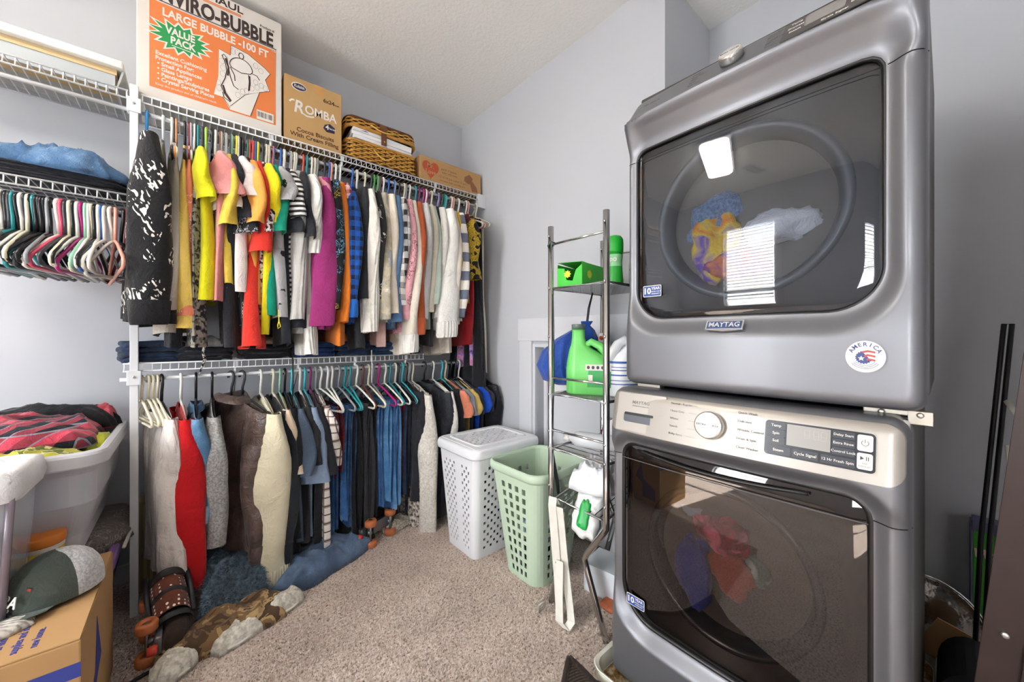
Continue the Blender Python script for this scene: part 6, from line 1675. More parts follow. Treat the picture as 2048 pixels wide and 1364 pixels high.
def appliance_front(t, W, z0, z1, gy0, gy1, gz0, gz1, prof, mat, r_top, r_bot, edge_r=0.028, NR=46, NA=300, name='front_panel'):
    """Moulded front: rings from the door opening out to the silhouette; PROF(y, z, sd) gives how far it stands out (towards -x)."""
    cy, cz = (gy0 + gy1) / 2, (gz0 + gz1) / 2
    hw, hh = (gy1 - gy0) / 2, (gz1 - gz0) / 2
    ocy, ocz, ohw, ohh = W / 2, (z0 + z1) / 2, W / 2, (z1 - z0) / 2
    rings = [[] for _ in range(NR + 1)]
    for k in range(NA):
        th = 2 * PI * k / NA
        iy, iz = ray_rr(th, hw, hh, r_top, r_bot)
        iy += cy; iz += cz
        # outer hit from the same centre
        c, s = math.cos(th), math.sin(th)
        ts = []
        if c > 1e-9: ts.append((W - cy) / c)
        if c < -1e-9: ts.append((0 - cy) / c)
        if s > 1e-9: ts.append((z1 - cz) / s)
        if s < -1e-9: ts.append((z0 - cz) / s)
        l = min(ts)
        oy, oz = cy + l * c, cz + l * s
        # round the outer corners
        rr_ = edge_r
        qx, qy = abs(oy - ocy) - (ohw - rr_), abs(oz - ocz) - (ohh - rr_)
        if qx > 0 and qy > 0:
            d = math.hypot(qx, qy)
            if d > rr_:
                oy = ocy + math.copysign(ohw - rr_ + qx / d * rr_, oy - ocy)
                oz = ocz + math.copysign(ohh - rr_ + qy / d * rr_, oz - ocz)
        for j in range(NR + 1):
            f = j / NR
            f = f if f > 0.5 else f
            y, z = iy + (oy - iy) * f, iz + (oz - iz) * f
            dx_, dz_ = abs(y - cy) - (hw - (r_bot if z < cz else r_top)), abs(z - cz) - (hh - (r_bot if z < cz else r_top))
            rr2 = r_bot if z < cz else r_top
            sd = math.hypot(max(dx_, 0), max(dz_, 0)) + min(max(dx_, dz_), 0) - rr2
            e = min(y, W - y, z - z0, z1 - z)
            qx, qy = edge_r - min(y, W - y), edge_r - min(z - z0, z1 - z)
            if qx > 0 and qy > 0: e = edge_r - math.hypot(qx, qy)
            e = max(0.0, e)
            drop = 0.0
            if e < edge_r: drop = edge_r - math.sqrt(max(0, edge_r ** 2 - (edge_r - e) ** 2))
            bow = 0.014 * (1 - ((y - W / 2) / (W / 2)) ** 2)
            rings[j].append((-(prof(y, z, max(0, sd)) + bow) + drop, y, z))
    mb = MB().loft(rings)
    # skirt back to the cabinet
    mb.loft([rings[-1], [(0.075, p[1], p[2]) for p in rings[-1]]])
    return smoothed(mb.build(name, mat, t), 50), rings[0]
def bow_at(y, W): return 0.014 * (1 - ((y - W / 2) / (W / 2)) ** 2)
def glass_door(t, W, gy0, gy1, gz0, gz1, r_top, r_bot, x_in, mat, dep=0.012):
    cy, cz, hw, hh = (gy0 + gy1) / 2, (gz0 + gz1) / 2, (gy1 - gy0) / 2, (gz1 - gz0) / 2
    NA, NR = 160, 14
    rings = []
    for j in range(NR + 1):
        f = 1 - j / NR
        q = []
        for k in range(NA):
            y, z = ray_rr(2 * PI * k / NA, hw - 0.003, hh - 0.003, r_top, r_bot)
            y, z = cy + y * f, cz + z * f
            edge = 0.006 * (1 - min(1, (1 - f) * 14))
            q.append((x_in - bow_at(y, W) - 0.012 * (1 - ((z - cz) / hh) ** 2) * 0.5 + edge, y, z))
        rings.append(q)
    o = MB().loft(rings[:-1], False, True).build('door_glass', mat, t, smooth=True)
    return o
def outline_tube(name, t, W, gy0, gy1, gz0, gz1, r_top, r_bot, x, rad, mat):
    cy, cz, hw, hh = (gy0 + gy1) / 2, (gz0 + gz1) / 2, (gy1 - gy0) / 2, (gz1 - gz0) / 2
    pts = []
    for k in range(160):
        y, z = ray_rr(2 * PI * k / 160, hw, hh, r_top, r_bot)
        pts.append((x - bow_at(cy + y, W), cy + y, cz + z))
    return MB().tube(pts, rad, 8, close=True).build(name, mat, t, smooth=True)
def drum_parts(t, cy, cz, R, x0, depth, gy0, gy1, gz0, gz1, r_top, r_bot, W, face_mat, ring_mat, drum_mat):
    """Dark door liner with a round opening, the bowl ring and the drum behind it."""
    hw, hh = (gy1 - gy0) / 2 - 0.002, (gz1 - gz0) / 2 - 0.002
    gcy, gcz = (gy0 + gy1) / 2, (gz0 + gz1) / 2
    NA = 120
    rings = []
    for j in range(7):
        f = j / 6
        q = []
        for k in range(NA):
            th = 2 * PI * k / NA
            y, z = ray_rr(th, hw, hh, r_top, r_bot)
            ay, az = gcy + y, gcz + z
            by, bz = cy + R * 1.12 * math.cos(th), cz + R * 1.12 * math.sin(th)
            q.append((x0 - bow_at(ay, W) * (1 - f), ay + (by - ay) * f, az + (bz - az) * f))
        rings.append(q)
    MB().loft(rings).build('door_liner', face_mat, t, smooth=True)
    prof = [(R * 1.12, 0.0), (R * 1.10, 0.008), (R * 1.04, 0.010), (R * 1.0, 0.0), (R * 0.96, -0.03), (R * 0.93, -0.06)]
    MB().lathe(prof, 72, (x0, cy, cz), 'x', cap=False).build('bowl_ring', ring_mat, t, smooth=True)
    MB().lathe([(R * 0.93, -0.06), (R * 1.15, -0.075), (R * 1.15, -depth), (R * 0.6, -depth - 0.02), (0.004, -depth - 0.02)], 60, (x0, cy, cz), 'x', cap=False).build('drum', drum_mat, t, smooth=True)
FX = ((0, -1, 0), (0, 0, 1))      # print frame on faces that look towards -x
LINER = M('liner_dark', '#15161a', 0.4)
DRUM = M('drum_steel', '#9a9ca0', 0.35, 0.8)

# ---------------------------------------------------------------- dryer (upper)
DW, DX = 0.685, 1.138
dy = thing('dryer', 'slate metallic front-loading dryer stacked on the washer', 'dryer', (DX, 0.024, 0.0))
DZ0, DZ1 = 0.975, 1.945
G = (0.062, 0.655, 1.185, 1.746)
def dprof(y, z, sd):
    A = 0.034 + (0.018 - 0.034) * sst(1.12, 1.30, z) + (0.040 - 0.018) * sst(1.70, 1.75, z)
    wd = 0.06 + (0.034 - 0.06) * sst(1.12, 1.30, z) + (0.085 - 0.034) * sst(1.70, 1.75, z)
    p = A * sst(0.0, wd, sd)
    if z > 1.80:
        k = max(0.0, z - 1.832)
        p -= 0.78 * k - 0.010 * sst(1.80, 1.832, z) * (1 - sst(1.832, 1.85, z))
    return p
_, inner = appliance_front(dy, DW, DZ0, DZ1, *G, dprof, SLATE, 0.035, 0.10)
box('cabinet', (0.07, 0.004, DZ0 + 0.004), (0.80, DW - 0.004, DZ1 + 0.02), CAB, dy, 0.006)
DG = door_glass('door_glass_dryer', '#d4d8de', 0.012)
glass_door(dy, DW, *G, 0.035, 0.10, 0.003, DG)
outline_tube('gasket', dy, DW, *G, 0.035, 0.10, 0.006, 0.0065, GASK)
DCY, DCZ, DR = 0.352, 1.475, 0.215
drum_parts(dy, DCY, DCZ, DR, 0.026, 0.40, *G, 0.035, 0.10, DW, LINER, M('bowl_grey', '#565b63', 0.3), DRUM)
# band line across the top of the glass, panel seam, latch
pts = [(-0.0065 - bow_at(y, DW), y, 1.709) for y in [0.066 + 0.585 * i / 30 for i in range(31)]]
MB().tube(pts, 0.0014, 4).build('glass_band_line', GASK, dy, smooth=True)
for ya, yb in ((0.0, 0.058), (0.659, 0.685)):
    pts = []
    for i in range(9):
        y = ya + (yb - ya) * i / 8
        e = min(y, DW - y)
        drop = 0.028 - math.sqrt(max(0, 0.028 ** 2 - (0.028 - min(e, 0.028)) ** 2))
        sd = max(0.0, G[0] - y if y < 0.3 else y - G[1])
        pts.append((-(dprof(y, 1.713, sd) + bow_at(y, DW)) + drop - 0.0006, y, 1.713))
    MB().tube(pts, 0.0013, 4).build('panel_seam', GASK, dy)
def on_console(y, s):
    """Point and up vector on the dryer console face; S in metres above the lip."""
    z = 1.845 + s * 0.788
    return Vector((-(dprof(y, z, 0.2) + bow_at(y, DW)) - 0.0015, y, z))
UPD = Vector((0.615, 0, 0.788)).normalized()
p = on_console(0.36, 0.055)
# knob
kn = thing('knob', None, None); kn.parent = dy
kn.matrix_local = frame(p, (0, -1, 0), UPD)
KM = M('knob_chrome', '#e3e1dc', 0.18, 0.9)
MB().lathe([(0.030, 0.0), (0.030, 0.02), (0.0285, 0.024)], 40).build('knob_ring', KM, kn, smooth=True)
MB().lathe([(0.0285, 0.0235), (0.026, 0.0245), (0.0, 0.0248)], 40, cap=False).build('knob_face', M('knob_face', '#d6d4d0', 0.3, 0.4), kn, smooth=True)
text('lettering', 'EXTRA POWER', 0.0058, Matrix.Translation((0, 0, 0.0249)), PK, kn, bold=0.01, space=1.25)
GT = M('print_slate', '#6b6a6a', 0.5)
for j, (y, al) in enumerate(((0.455, 'RIGHT'), (0.285, 'LEFT'))):
    for i, s in enumerate((('Normal', 'Heavy Duty', 'Whites', 'Towels', 'Bulky Items'), ('Quick Dry', 'Delicates', 'Wrinkle Control', 'Steam', 'Timed Dry'))[j]):
        text('lettering', s, 0.0075, frame(on_console(y + (0.02 if j == 0 else -0.005), 0.088 - i * 0.0155), (0, -1, 0), UPD), GT, dy, align='LEFT' if j else 'LEFT')
text('lettering', 'MAYTAG', 0.013, frame(on_console(0.60, 0.055), (0, -1, 0), UPD), GT, dy, sx=1.1)
PANEL = M('panel_brown', '#423d3b', 0.3)
def con_plate(name, y0_, y1_, s0, s1, mat, lift=0.0008, par=None, r=0.004):
    mid = (y0_ + y1_) / 2
    q = on_console(mid, (s0 + s1) / 2)
    Fp = frame(q, (0, -1, 0), UPD)
    return plate(name, rect(abs(y1_ - y0_), s1 - s0, r=r), Fp, mat, par or dy, lift + 0.0015), Fp
pn, Fp = con_plate('display_panel', 0.245, 0.06, 0.006, 0.098, PANEL)
con_plate('screen', 0.20, 0.125, 0.035, 0.092, M('lcd', '#8a8683', 0.25), 0.0014, pn)
for i, s in enumerate(('Temp', 'Dryness', 'Steam')):
    text('lettering', s, 0.010, Fp @ Matrix.Translation((-0.066, 0.03 - i * 0.02, 0.0026)), PW, pn, bold=0.01)
text('lettering', 'Cycle Signal', 0.010, Fp @ Matrix.Translation((0.01, -0.032, 0.0026)), PW, pn, bold=0.01)
for i, s in enumerate(('Wrinkle', 'Extra Time', 'Damp Dry')):
    text('lettering', s, 0.010, Fp @ Matrix.Translation((0.058, 0.03 - i * 0.02, 0.0026)), PW, pn, bold=0.01)
con_plate('button', 0.083, 0.066, 0.06, 0.092, CONS, 0.0022, pn)
# badge
def dface(y, z): return -(dprof(y, z, max(0, G[2] - z)) + bow_at(y, DW))
def badge(t, y, z, x, w_, h_, tilt=0.0):
    Fb = frame((x, y, z), (0, -1, 0), (math.sin(tilt), 0, math.cos(tilt)))
    o = plate('badge', [(-w_ / 2, -h_ * 0.36), (0, -h_ * 0.5), (w_ / 2, -h_ * 0.36), (w_ / 2, h_ / 2), (-w_ / 2, h_ / 2)], Fb, M('badge_chrome', '#dcdcdc', 0.15, 1.0), t, 0.004)
    plate('badge_field', rect(w_ * 0.92, h_ * 0.66, 0, h_ * 0.06), Fb, M('badge_navy', '#3a4a73', 0.3), o, 0.0046)
    text('lettering', 'MAYTAG', h_ * 0.62, Fb @ Matrix.Translation((0, h_ * 0.05, 0.0048)), M('badge_letters', '#eceff2', 0.2, 0.7), o, bold=0.02, ext=0.0008, sx=0.92)
badge(dy, 0.37, 1.158, dface(0.37, 1.158) - 0.010, 0.094, 0.034, 0.55)
# round sticker with flag gear
Fs = frame((dface(0.09, 1.085) - 0.0028, 0.090, 1.087), (-0.05, -1, 0), (0, 0, 1))
stk = plate('sticker', ellipse(0.032, 0.034, n=40), Fs, M('sticker_pale', '#e6ddd4', 0.4), dy, 0.0008)
NAVY, RED = M('stk_navy', '#2b3f78', 0.4), M('stk_red', '#b03a3c', 0.4)
for i, ch in enumerate('AMERICA'):
    a = math.radians(152 - i * 20.7)
    text('lettering', ch, 0.0115, Fs @ Matrix.Translation((0.0245 * math.cos(a), 0.026 * math.sin(a), 0.001)) @ Matrix.Rotation(a - PI / 2, 4, 'Z'), NAVY, stk, bold=0.02, res=2)
gear = []
for i in range(24):
    a = 2 * PI * i / 24
    if -0.2 < a - 0.0 < 1.2: continue
    k = 0.0155 if i % 2 else 0.013
    gear.append((k * math.cos(a) - 0.002, k * math.sin(a) - 0.003))
plate('gear', [(p[0] - 0.002, p[1] - 0.002) for p in [(0.0145 * (1 if i % 2 else 0.84) * math.cos(a), 0.0145 * (1 if i % 2 else 0.84) * math.sin(a)) for i, a in enumerate([math.radians(100 + j * 10) for j in range(24)])]], Fs, NAVY, stk, 0.0014)
for i in range(3):
    z0_ = 0.012 - i * 0.0085
    plate('stripe', [(-0.006 + i * 0.004, z0_ - 0.001), (0.004, z0_ + 0.002), (0.016, z0_ - 0.001), (0.016, z0_ - 0.0048), (0.004, z0_ - 0.002), (-0.004 + i * 0.004, z0_ - 0.005)], Fs, RED, stk, 0.0016)
star = [((0.006 if i % 2 == 0 else 0.0025) * math.sin(PI * i / 5) - 0.006, (0.006 if i % 2 == 0 else 0.0025) * math.cos(PI * i / 5) - 0.004) for i in range(10)]
plate('star', star, Fs, PW, stk, 0.002)
stroke('small_print', [[((r_) * math.cos(a), (r_) * math.sin(a)) for a in [math.radians(215 + j * 11) for j in range(11)]] for r_ in (0.019, 0.0225, 0.026)], 0.0012, Fs, M('stk_grey', '#7d88a3', 0.5), stk, 0.0012)
def year_sticker(t, x, y, z, w_, h_):
    Fy = frame((x, y, z), (0, -1, 0), (0, 0, 1))
    o = plate('sticker', rect(w_, h_, r=0.004), Fy, PW, t, 0.0006)
    plate('sticker_field', rect(w_ * 0.94, h_ * 0.88, r=0.003), Fy, M('stk_blue', '#2c4f93', 0.4), o, 0.001)
    text('lettering', '10', h_ * 0.75, Fy @ Matrix.Translation((-w_ * 0.27, 0, 0.0012)), PW, o, bold=0.03, res=2)
    text('lettering', 'YEAR', h_ * 0.33, Fy @ Matrix.Translation((w_ * 0.2, h_ * 0.22, 0.0012)), PW, o, bold=0.02, res=2)
    for i, s in enumerate(('LIMITED PARTS', 'WARRANTY')):
        text('lettering', s, h_ * 0.14, Fy @ Matrix.Translation((w_ * 0.2, -h_ * 0.06 - i * h_ * 0.19, 0.0012)), PW, o, bold=0.01, res=1)
year_sticker(dy, -0.012, 0.594, 1.276, 0.062, 0.036)
# stacking bracket at lower right
BR = M('bracket_zinc', '#c3bcb0', 0.35, 0.8)
br = box('stacking_bracket', (0.02, -0.004, DZ0 - 0.014), (0.05, 0.10, DZ0 - 0.002), BR, dy, 0.002)
box('bracket_tab', (0.016, -0.006, DZ0 - 0.03), (0.02, 0.03, DZ0 - 0.002), BR, br, 0.001)
for y in (0.012, 0.07):
    MB().lathe([(0.006, 0), (0.006, 0.003), (0.003, 0.0045)], 10, (0.018, y, DZ0 - 0.010), 'x').build('screw', BR, br, smooth=True)
br = box('stacking_bracket', (0.02, DW - 0.10, DZ0 - 0.014), (0.05, DW - 0.02, DZ0 - 0.002), BR, dy, 0.002)
# laundry in the dryer
def lump(name, label, x, y, z, sx, sy, sz, mat, seed, cat='clothes', grp=None, rough=0.35, freq=1.4):
    off = Vector((seed * 2.3, seed, seed * 0.7))
    n, m_ = 28, 20
    rings = []
    for i in range(1, m_):
        e = -PI / 2 + PI * i / m_
        q = []
        for k in range(n):
            a = 2 * PI * k / n
            d = Vector((math.cos(e) * math.cos(a), math.cos(e) * math.sin(a), math.sin(e)))
            r_ = 1 + rough * noise.noise(d * freq + off) + 0.5 * rough * (0.5 - abs(noise.noise(d * freq * 2.2 + off)) * 1.6)
            q.append((d.x * sx * r_, d.y * sy * r_, d.z * sz * r_))
        rings.append(q)
    t = thing(name, label, cat, (x, y, z), 0, grp)
    MB().loft(rings, True, True).build('cloth', mat, t, smooth=True)
    return t
gx = DX + 0.10
GD = 'laundry in the dryer drum'
lump('towel', 'blue grey towel at the upper left in the dryer drum', gx + 0.03, 0.024 + 0.43, 1.475, 0.09, 0.105, 0.10, fab('knit', '#7f96b8', '#5f7697'), 1, 'towel', GD)
lump('tie_dye_shirt', 'orange, yellow and purple tie-dye shirt in the dryer drum', gx - 0.03, 0.024 + 0.435, 1.40, 0.06, 0.062, 0.105, fab('tiedye', '#e06a2e', '#6a4fb8', '#e8c83a', k=1.2), 2, 'shirt', GD)
lump('white_shirt', 'white cloth in the middle of the dryer drum', gx, 0.024 + 0.28, 1.425, 0.08, 0.095, 0.05, fab('plain', '#d9dce4'), 3, 'cloth', GD)
lump('grey_sheet', 'pale grey sheet at the back of the dryer drum', gx + 0.09, 0.024 + 0.31, 1.46, 0.08, 0.13, 0.10, fab('plain', '#a9afbd'), 4, 'sheet', GD)
lump('red_shirt', 'red and orange cloth at the bottom of the dryer drum', gx - 0.02, 0.024 + 0.37, 1.335, 0.07, 0.09, 0.045, fab('tiedye', '#c8403a', '#e88a30', '#7a3f9a', k=1.4), 5, 'cloth', GD)

# ---------------------------------------------------------------- washer (lower)
WW, WX = 0.69, 1.088
ws = thing('washer', 'slate metallic front-loading washer under the dryer', 'washer', (WX, 0.045, 0.0))
WZ0, WZ1 = 0.022, 0.962
GW = (0.058, 0.653, 0.225, 0.786)
def wprof(y, z, sd):
    A = 0.030 + (0.018 - 0.030) * sst(0.2, 0.36, z) + (0.034 - 0.018) * sst(0.74, 0.79, z)
    wd = 0.05 + (0.034 - 0.05) * sst(0.2, 0.36, z) + (0.045 - 0.034) * sst(0.74, 0.79, z)
    p = A * sst(0.0, wd, sd)
    if z > 0.83: p -= 0.20 * (z - 0.83)
    return p
appliance_front(ws, WW, WZ0, WZ1, *GW, wprof, SLATE, 0.045, 0.11, edge_r=0.032)
box('cabinet', (0.07, 0.004, WZ0), (0.82, WW - 0.004, WZ1 - 0.004), CAB, ws, 0.006)
box('top_seal', (0.035, 0.02, WZ1 - 0.012), (0.20, WW - 0.02, DZ0 - 0.015), M('seal_dark', '#23262d', 0.4), ws, 0.003)
WG = door_glass('door_glass_washer', '#c4b8b2', 0.03)
glass_door(ws, WW, *GW, 0.045, 0.11, 0.003, WG)
outline_tube('gasket', ws, WW, *GW, 0.045, 0.11, 0.006, 0.0075, GASK)
WCY, WCZ, WR = 0.36, 0.49, 0.20
drum_parts(ws, WCY, WCZ, WR, 0.030, 0.40, *GW, 0.045, 0.11, WW, M('liner_black', '#17181b', 0.35), M('bowl_black', '#23262b', 0.2), M('drum_dark', '#3a3c40', 0.35, 0.7))
pts = [(-0.0065 - bow_at(y, WW), y, 0.736) for y in [0.062 + 0.588 * i / 30 for i in range(31)]]
MB().tube(pts, 0.0014, 4).build('glass_band_line', M('band_grey', '#5c5c60', 0.4), ws, smooth=True)
pts = [(-0.012 - bow_at(y, WW) - 0.004 * math.sin(PI * i / 30), y, 0.772 - 0.014 * math.sin(PI * i / 30)) for i, y in enumerate([0.16 + 0.43 * i / 30 for i in range(31)])]
MB().tube(pts, 0.0045, 6).build('door_grip', GASK, ws, smooth=True)
def wcon(y, z, lift=0.0): return Vector((-(wprof(y, z, 0.2) + bow_at(y, WW)) - 0.001 - lift, y, z))
UPW = Vector((0.196, 0, 0.98)).normalized()
# champagne console face laid over the moulding
NP_ = 60
o0 = rect(WW - 0.012, 0.122, WW / 2, 0.890, r=0.030, n=8)
out = []
for i in range(len(o0)):
    p, q = o0[i], o0[(i + 1) % len(o0)]
    n_ = max(1, int(math.hypot(q[0] - p[0], q[1] - p[1]) / 0.012))
    out += [(p[0] + (q[0] - p[0]) * k / n_, p[1] + (q[1] - p[1]) * k / n_) for k in range(n_)]
rings = []
cyc, czc = WW / 2, 0.890
for f in [1.0] + [0.995 - 0.005 * k for k in range(26)] + [0.82, 0.7, 0.55, 0.4, 0.25, 0.08]:
    q = []
    for (y, z) in out:
        yy, zz = cyc + (y - cyc) * f, czc + (z - czc) * f
        e = min(yy, WW - yy)
        dr = 0.032 - math.sqrt(max(0, 0.032 ** 2 - (0.032 - min(0.032, e)) ** 2))
        e2 = WZ1 - zz
        dr2 = 0.032 - math.sqrt(max(0, 0.032 ** 2 - (0.032 - min(0.032, e2)) ** 2))
        pv = wcon(yy, zz, 0.001 if f < 1 else -0.003)
        q.append((pv.x + max(dr, dr2), yy, zz))
    rings.append(q)
cf = smoothed(MB().loft(rings, False, True).build('console_face', CONS, ws), 35)
kn = thing('knob', None, None); kn.parent = ws
kn.matrix_local = frame(wcon(0.365, 0.893, 0.001), (0, -1, 0), UPW)
MB().lathe([(0.036, 0.0), (0.0365, 0.014), (0.034, 0.022), (0.0325, 0.023)], 44).build('knob_ring', KM, kn, smooth=True)
MB().lathe([(0.0325, 0.0225), (0.031, 0.0235), (0.0, 0.0238)], 44, cap=False).build('knob_face', M('knob_white', '#e8e5df', 0.3, 0.2), kn, smooth=True)
text('lettering', 'EXTRA POWER', 0.0068, Matrix.Translation((0, 0, 0.0239)), PK, kn, bold=0.01, space=1.25)
for i, s in enumerate(('Normal - Regular', 'Heavy Duty', 'Whites', 'Towels', 'Bulky Items')):
    text('lettering', s, 0.0085, frame(wcon(0.478, 0.937 - i * 0.021, 0.0018), (0, -1, 0), UPW), GT, ws, align='LEFT', res=2)
    stroke('dial_rule', [[(0, 0), (0.022, 0)]], 0.0006, frame(wcon(0.425, 0.937 - i * 0.021, 0.0018), (0, -1, 0), UPW), GT, ws, 0.0004)
for i, s in enumerate(('Quick Wash', 'Delicates', 'Wrinkle Control', 'Drain & Spin', 'Clean Washer')):
    text('lettering', s, 0.0085, frame(wcon(0.302, 0.937 - i * 0.021, 0.0018), (0, -1, 0), UPW), GT, ws, align='LEFT', res=2)
# dispenser drawer
dwm = brushed('drawer_champagne', '#a59f97', 0.38, 0.5)
dw = plate('dispenser_drawer', [(p[0], p[1]) for p in rect(0.158, 0.118, 0, 0, r=0.004)], frame(wcon(0.574, 0.892, 0.0012), (0.02, -1, 0), UPW), dwm, ws, 0.0015)
stroke('drawer_gap', [[(0.080, -0.06), (0.080, 0.06)]], 0.0018, frame(wcon(0.574, 0.892, 0.0022), (0.02, -1, 0), UPW), GASK, dw, 0.0012)
sl_ = plate('handle_slot', rect(0.10, 0.030, -0.004, -0.016, r=0.008), frame(wcon(0.574, 0.892, 0.0022), (0.02, -1, 0), UPW), M('slot_dark', '#5a5c62', 0.3, 0.5), dw, 0.0012)
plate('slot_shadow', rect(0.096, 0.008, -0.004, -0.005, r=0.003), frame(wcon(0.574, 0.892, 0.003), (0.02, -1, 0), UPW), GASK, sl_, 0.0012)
text('lettering', 'MAYTAG', 0.0135, frame(wcon(0.575, 0.923, 0.0030), (0.02, -1, 0), UPW), GT, dw, bold=0.012, sx=1.05, shear=0.1)
text('lettering', 'COMMERCIAL TECHNOLOGY', 0.0042, frame(wcon(0.575, 0.912, 0.0030), (0.02, -1, 0), UPW), GT, dw, res=1)
# control panel
Fp = frame(wcon(0.145, 0.890, 0.0016), (0.03, -1, 0), UPW)
PNV = M('panel_black', '#22252c', 0.25)
pn = plate('control_panel', rect(0.192, 0.080, 0, 0, r=0.008), Fp, PNV, ws, 0.002)
plate('screen', rect(0.078, 0.048, -0.014, 0.012), Fp, M('lcd_grey', '#9a9893', 0.25), pn, 0.0026)
stroke('digit_segments', [[(-0.020 + dx, 0.013 + dz), (-0.020 + dx, 0.024 + dz), (-0.011 + dx, 0.024 + dz), (-0.011 + dx, 0.013 + dz), (-0.020 + dx, 0.013 + dz), (-0.020 + dx, 0.004 + dz + 0.002), (-0.011 + dx, 0.006 + dz), (-0.011 + dx, 0.013 + dz)] for dx in (0.0, 0.016, 0.029) for dz in (0.004,)], 0.001, Fp, M('lcd_pale', '#aaa8a2', 0.25), pn, 0.003)
BTN = M('button_black', '#2c3038', 0.3)
def btn(x, z, w_, h_, s, size=0.0085):
    o = plate('button', rect(w_, h_, x, z, r=0.002), Fp, BTN, pn, 0.0028)
    text('lettering', s, size, Fp @ Matrix.Translation((x, z, 0.0030)), PW, o, bold=0.012, res=2)
for i, s in enumerate(('Temp', 'Spin', 'Soil')): btn(-0.074, 0.029 - i * 0.0175, 0.036, 0.0155, s)
btn(-0.068, -0.027, 0.046, 0.018, 'Steam')
btn(-0.018, -0.027, 0.046, 0.018, 'Cycle Signal')
btn(0.037, -0.027, 0.056, 0.018, '12 Hr Fresh Spin', 0.0078)
for i, s in enumerate(('Delay Start', 'Extra Rinse', 'Control Lock')): btn(0.046, 0.029 - i * 0.0175, 0.036, 0.0155, s, 0.0072)
BW2 = M('button_pale', '#d9d6cf', 0.3)
b1 = plate('button', rect(0.024, 0.033, 0.080, 0.019, r=0.004), Fp, BW2, pn, 0.003)
stroke('power_symbol', [[(0.080 + 0.0055 * math.sin(a), 0.019 + 0.0055 * math.cos(a)) for a in [0.6 + i * 5.1 / 14 for i in range(15)]], [(0.080, 0.0195), (0.080, 0.0265)]], 0.0009, Fp, PK, b1, 0.0034)
b2 = plate('button', rect(0.024, 0.033, 0.080, -0.018, r=0.004), Fp, BW2, pn, 0.003)
plate('play_symbol', [(0.073, -0.016), (0.079, -0.012), (0.073, -0.008)], Fp, PK, b2, 0.0034)
stroke('pause_symbol', [[(0.0825, -0.016), (0.0825, -0.008)], [(0.0855, -0.016), (0.0855, -0.008)]], 0.0012, Fp, PK, b2, 0.0034)
text('lettering', 'Start', 0.0045, Fp @ Matrix.Translation((0.080, -0.022, 0.0032)), GT, b2, res=1)
text('lettering', 'hold 3 sec', 0.0045, Fp @ Matrix.Translation((0.080, -0.028, 0.0032)), GT, b2, res=1)
year_sticker(ws, -0.0125, 0.602, 0.285, 0.062, 0.034)
for ya, yb in ((0.0, 0.055), (0.657, 0.69)):
    pts = []
    for i in range(9):
        y = ya + (yb - ya) * i / 8
        e = min(y, WW - y)
        dr = 0.032 - math.sqrt(max(0, 0.032 ** 2 - (0.032 - min(e, 0.032)) ** 2))
        sd = max(0.0, GW[0] - y if y < 0.3 else y - GW[1])
        pts.append((-(wprof(y, 0.745, sd) + bow_at(y, WW)) + dr - 0.0006, y, 0.745))
    MB().tube(pts, 0.0013, 4).build('panel_seam', GASK, ws)
GWL = 'laundry in the washer drum'
wx = WX + 0.085
lump('red_laundry', 'red patterned cloth in the washer drum', wx, 0.045 + 0.375, 0.56, 0.05, 0.085, 0.055, fab('tiedye', '#b0384a', '#d86a86', '#6a2030', k=1.5), 11, 'cloth', GWL)
lump('blue_laundry', 'blue cloth along the lower left of the washer drum', wx - 0.01, 0.045 + 0.45, 0.43, 0.05, 0.055, 0.11, fab('plain', '#33418f'), 12, 'cloth', GWL)
lump('rust_laundry', 'rust coloured cloth in the middle of the washer drum', wx + 0.01, 0.045 + 0.35, 0.455, 0.05, 0.07, 0.07, fab('plain', '#8f4238'), 13, 'cloth', GWL)
lump('green_laundry', 'grey green cloth at the right in the washer drum', wx + 0.02, 0.045 + 0.29, 0.50, 0.05, 0.05, 0.06, fab('tiedye', '#5f7a74', '#8f9f9c', '#3f4f4a', k=1.4), 14, 'cloth', GWL)
lump('pale_laundry', 'pale blue cloth at the top left in the washer drum', wx + 0.02, 0.045 + 0.45, 0.60, 0.04, 0.055, 0.04, fab('plain', '#8593a8'), 15, 'cloth', GWL)
# drain pan under the washer
PAN = M('pan_cream', '#e4e2d4', 0.4, var=0.05, vscale=6)
pn_ = thing('drain_pan', 'cream plastic drain pan under the washer', 'pan', (1.47, 0.39, 0))
def pr(w_, d_, z): return [(x, y, z) for x, y in rect(w_, d_, r=0.05, n=8)]
MB().loft([pr(0.95, 0.74, 0.0), pr(0.955, 0.745, 0.055), pr(0.965, 0.755, 0.062), pr(0.96, 0.75, 0.064), pr(0.942, 0.732, 0.058), pr(0.936, 0.726, 0.008)], True, True).build('tray', PAN, pn_)
m_, nt_, b_ = principled('pan_dirt')
P_ = node(nt_, 'ShaderNodeTexCoord').outputs['Object']
nt_.links.new(ramp(nt_, noise_f(nt_, P_, 40, 4, 0.7), [(0.3, rgb('#3a2c1c')), (0.5, rgb('#8a6a38')), (0.7, rgb('#cfc6ae'))]), b_.inputs['Base Color'])
MB().loft([pr(0.93, 0.72, 0.0085), pr(0.92, 0.71, 0.010)], True, True).build('dust', m_, pn_)
# front skirt trim below the washer panel
MB().loft([[(-0.012, y, z) for y, z in rect(WW - 0.05, 0.10, WW / 2, 0.075, r=0.04)], [(-0.022, y, z) for y, z in rect(WW - 0.09, 0.07, WW / 2, 0.08, r=0.03)]], True, True)
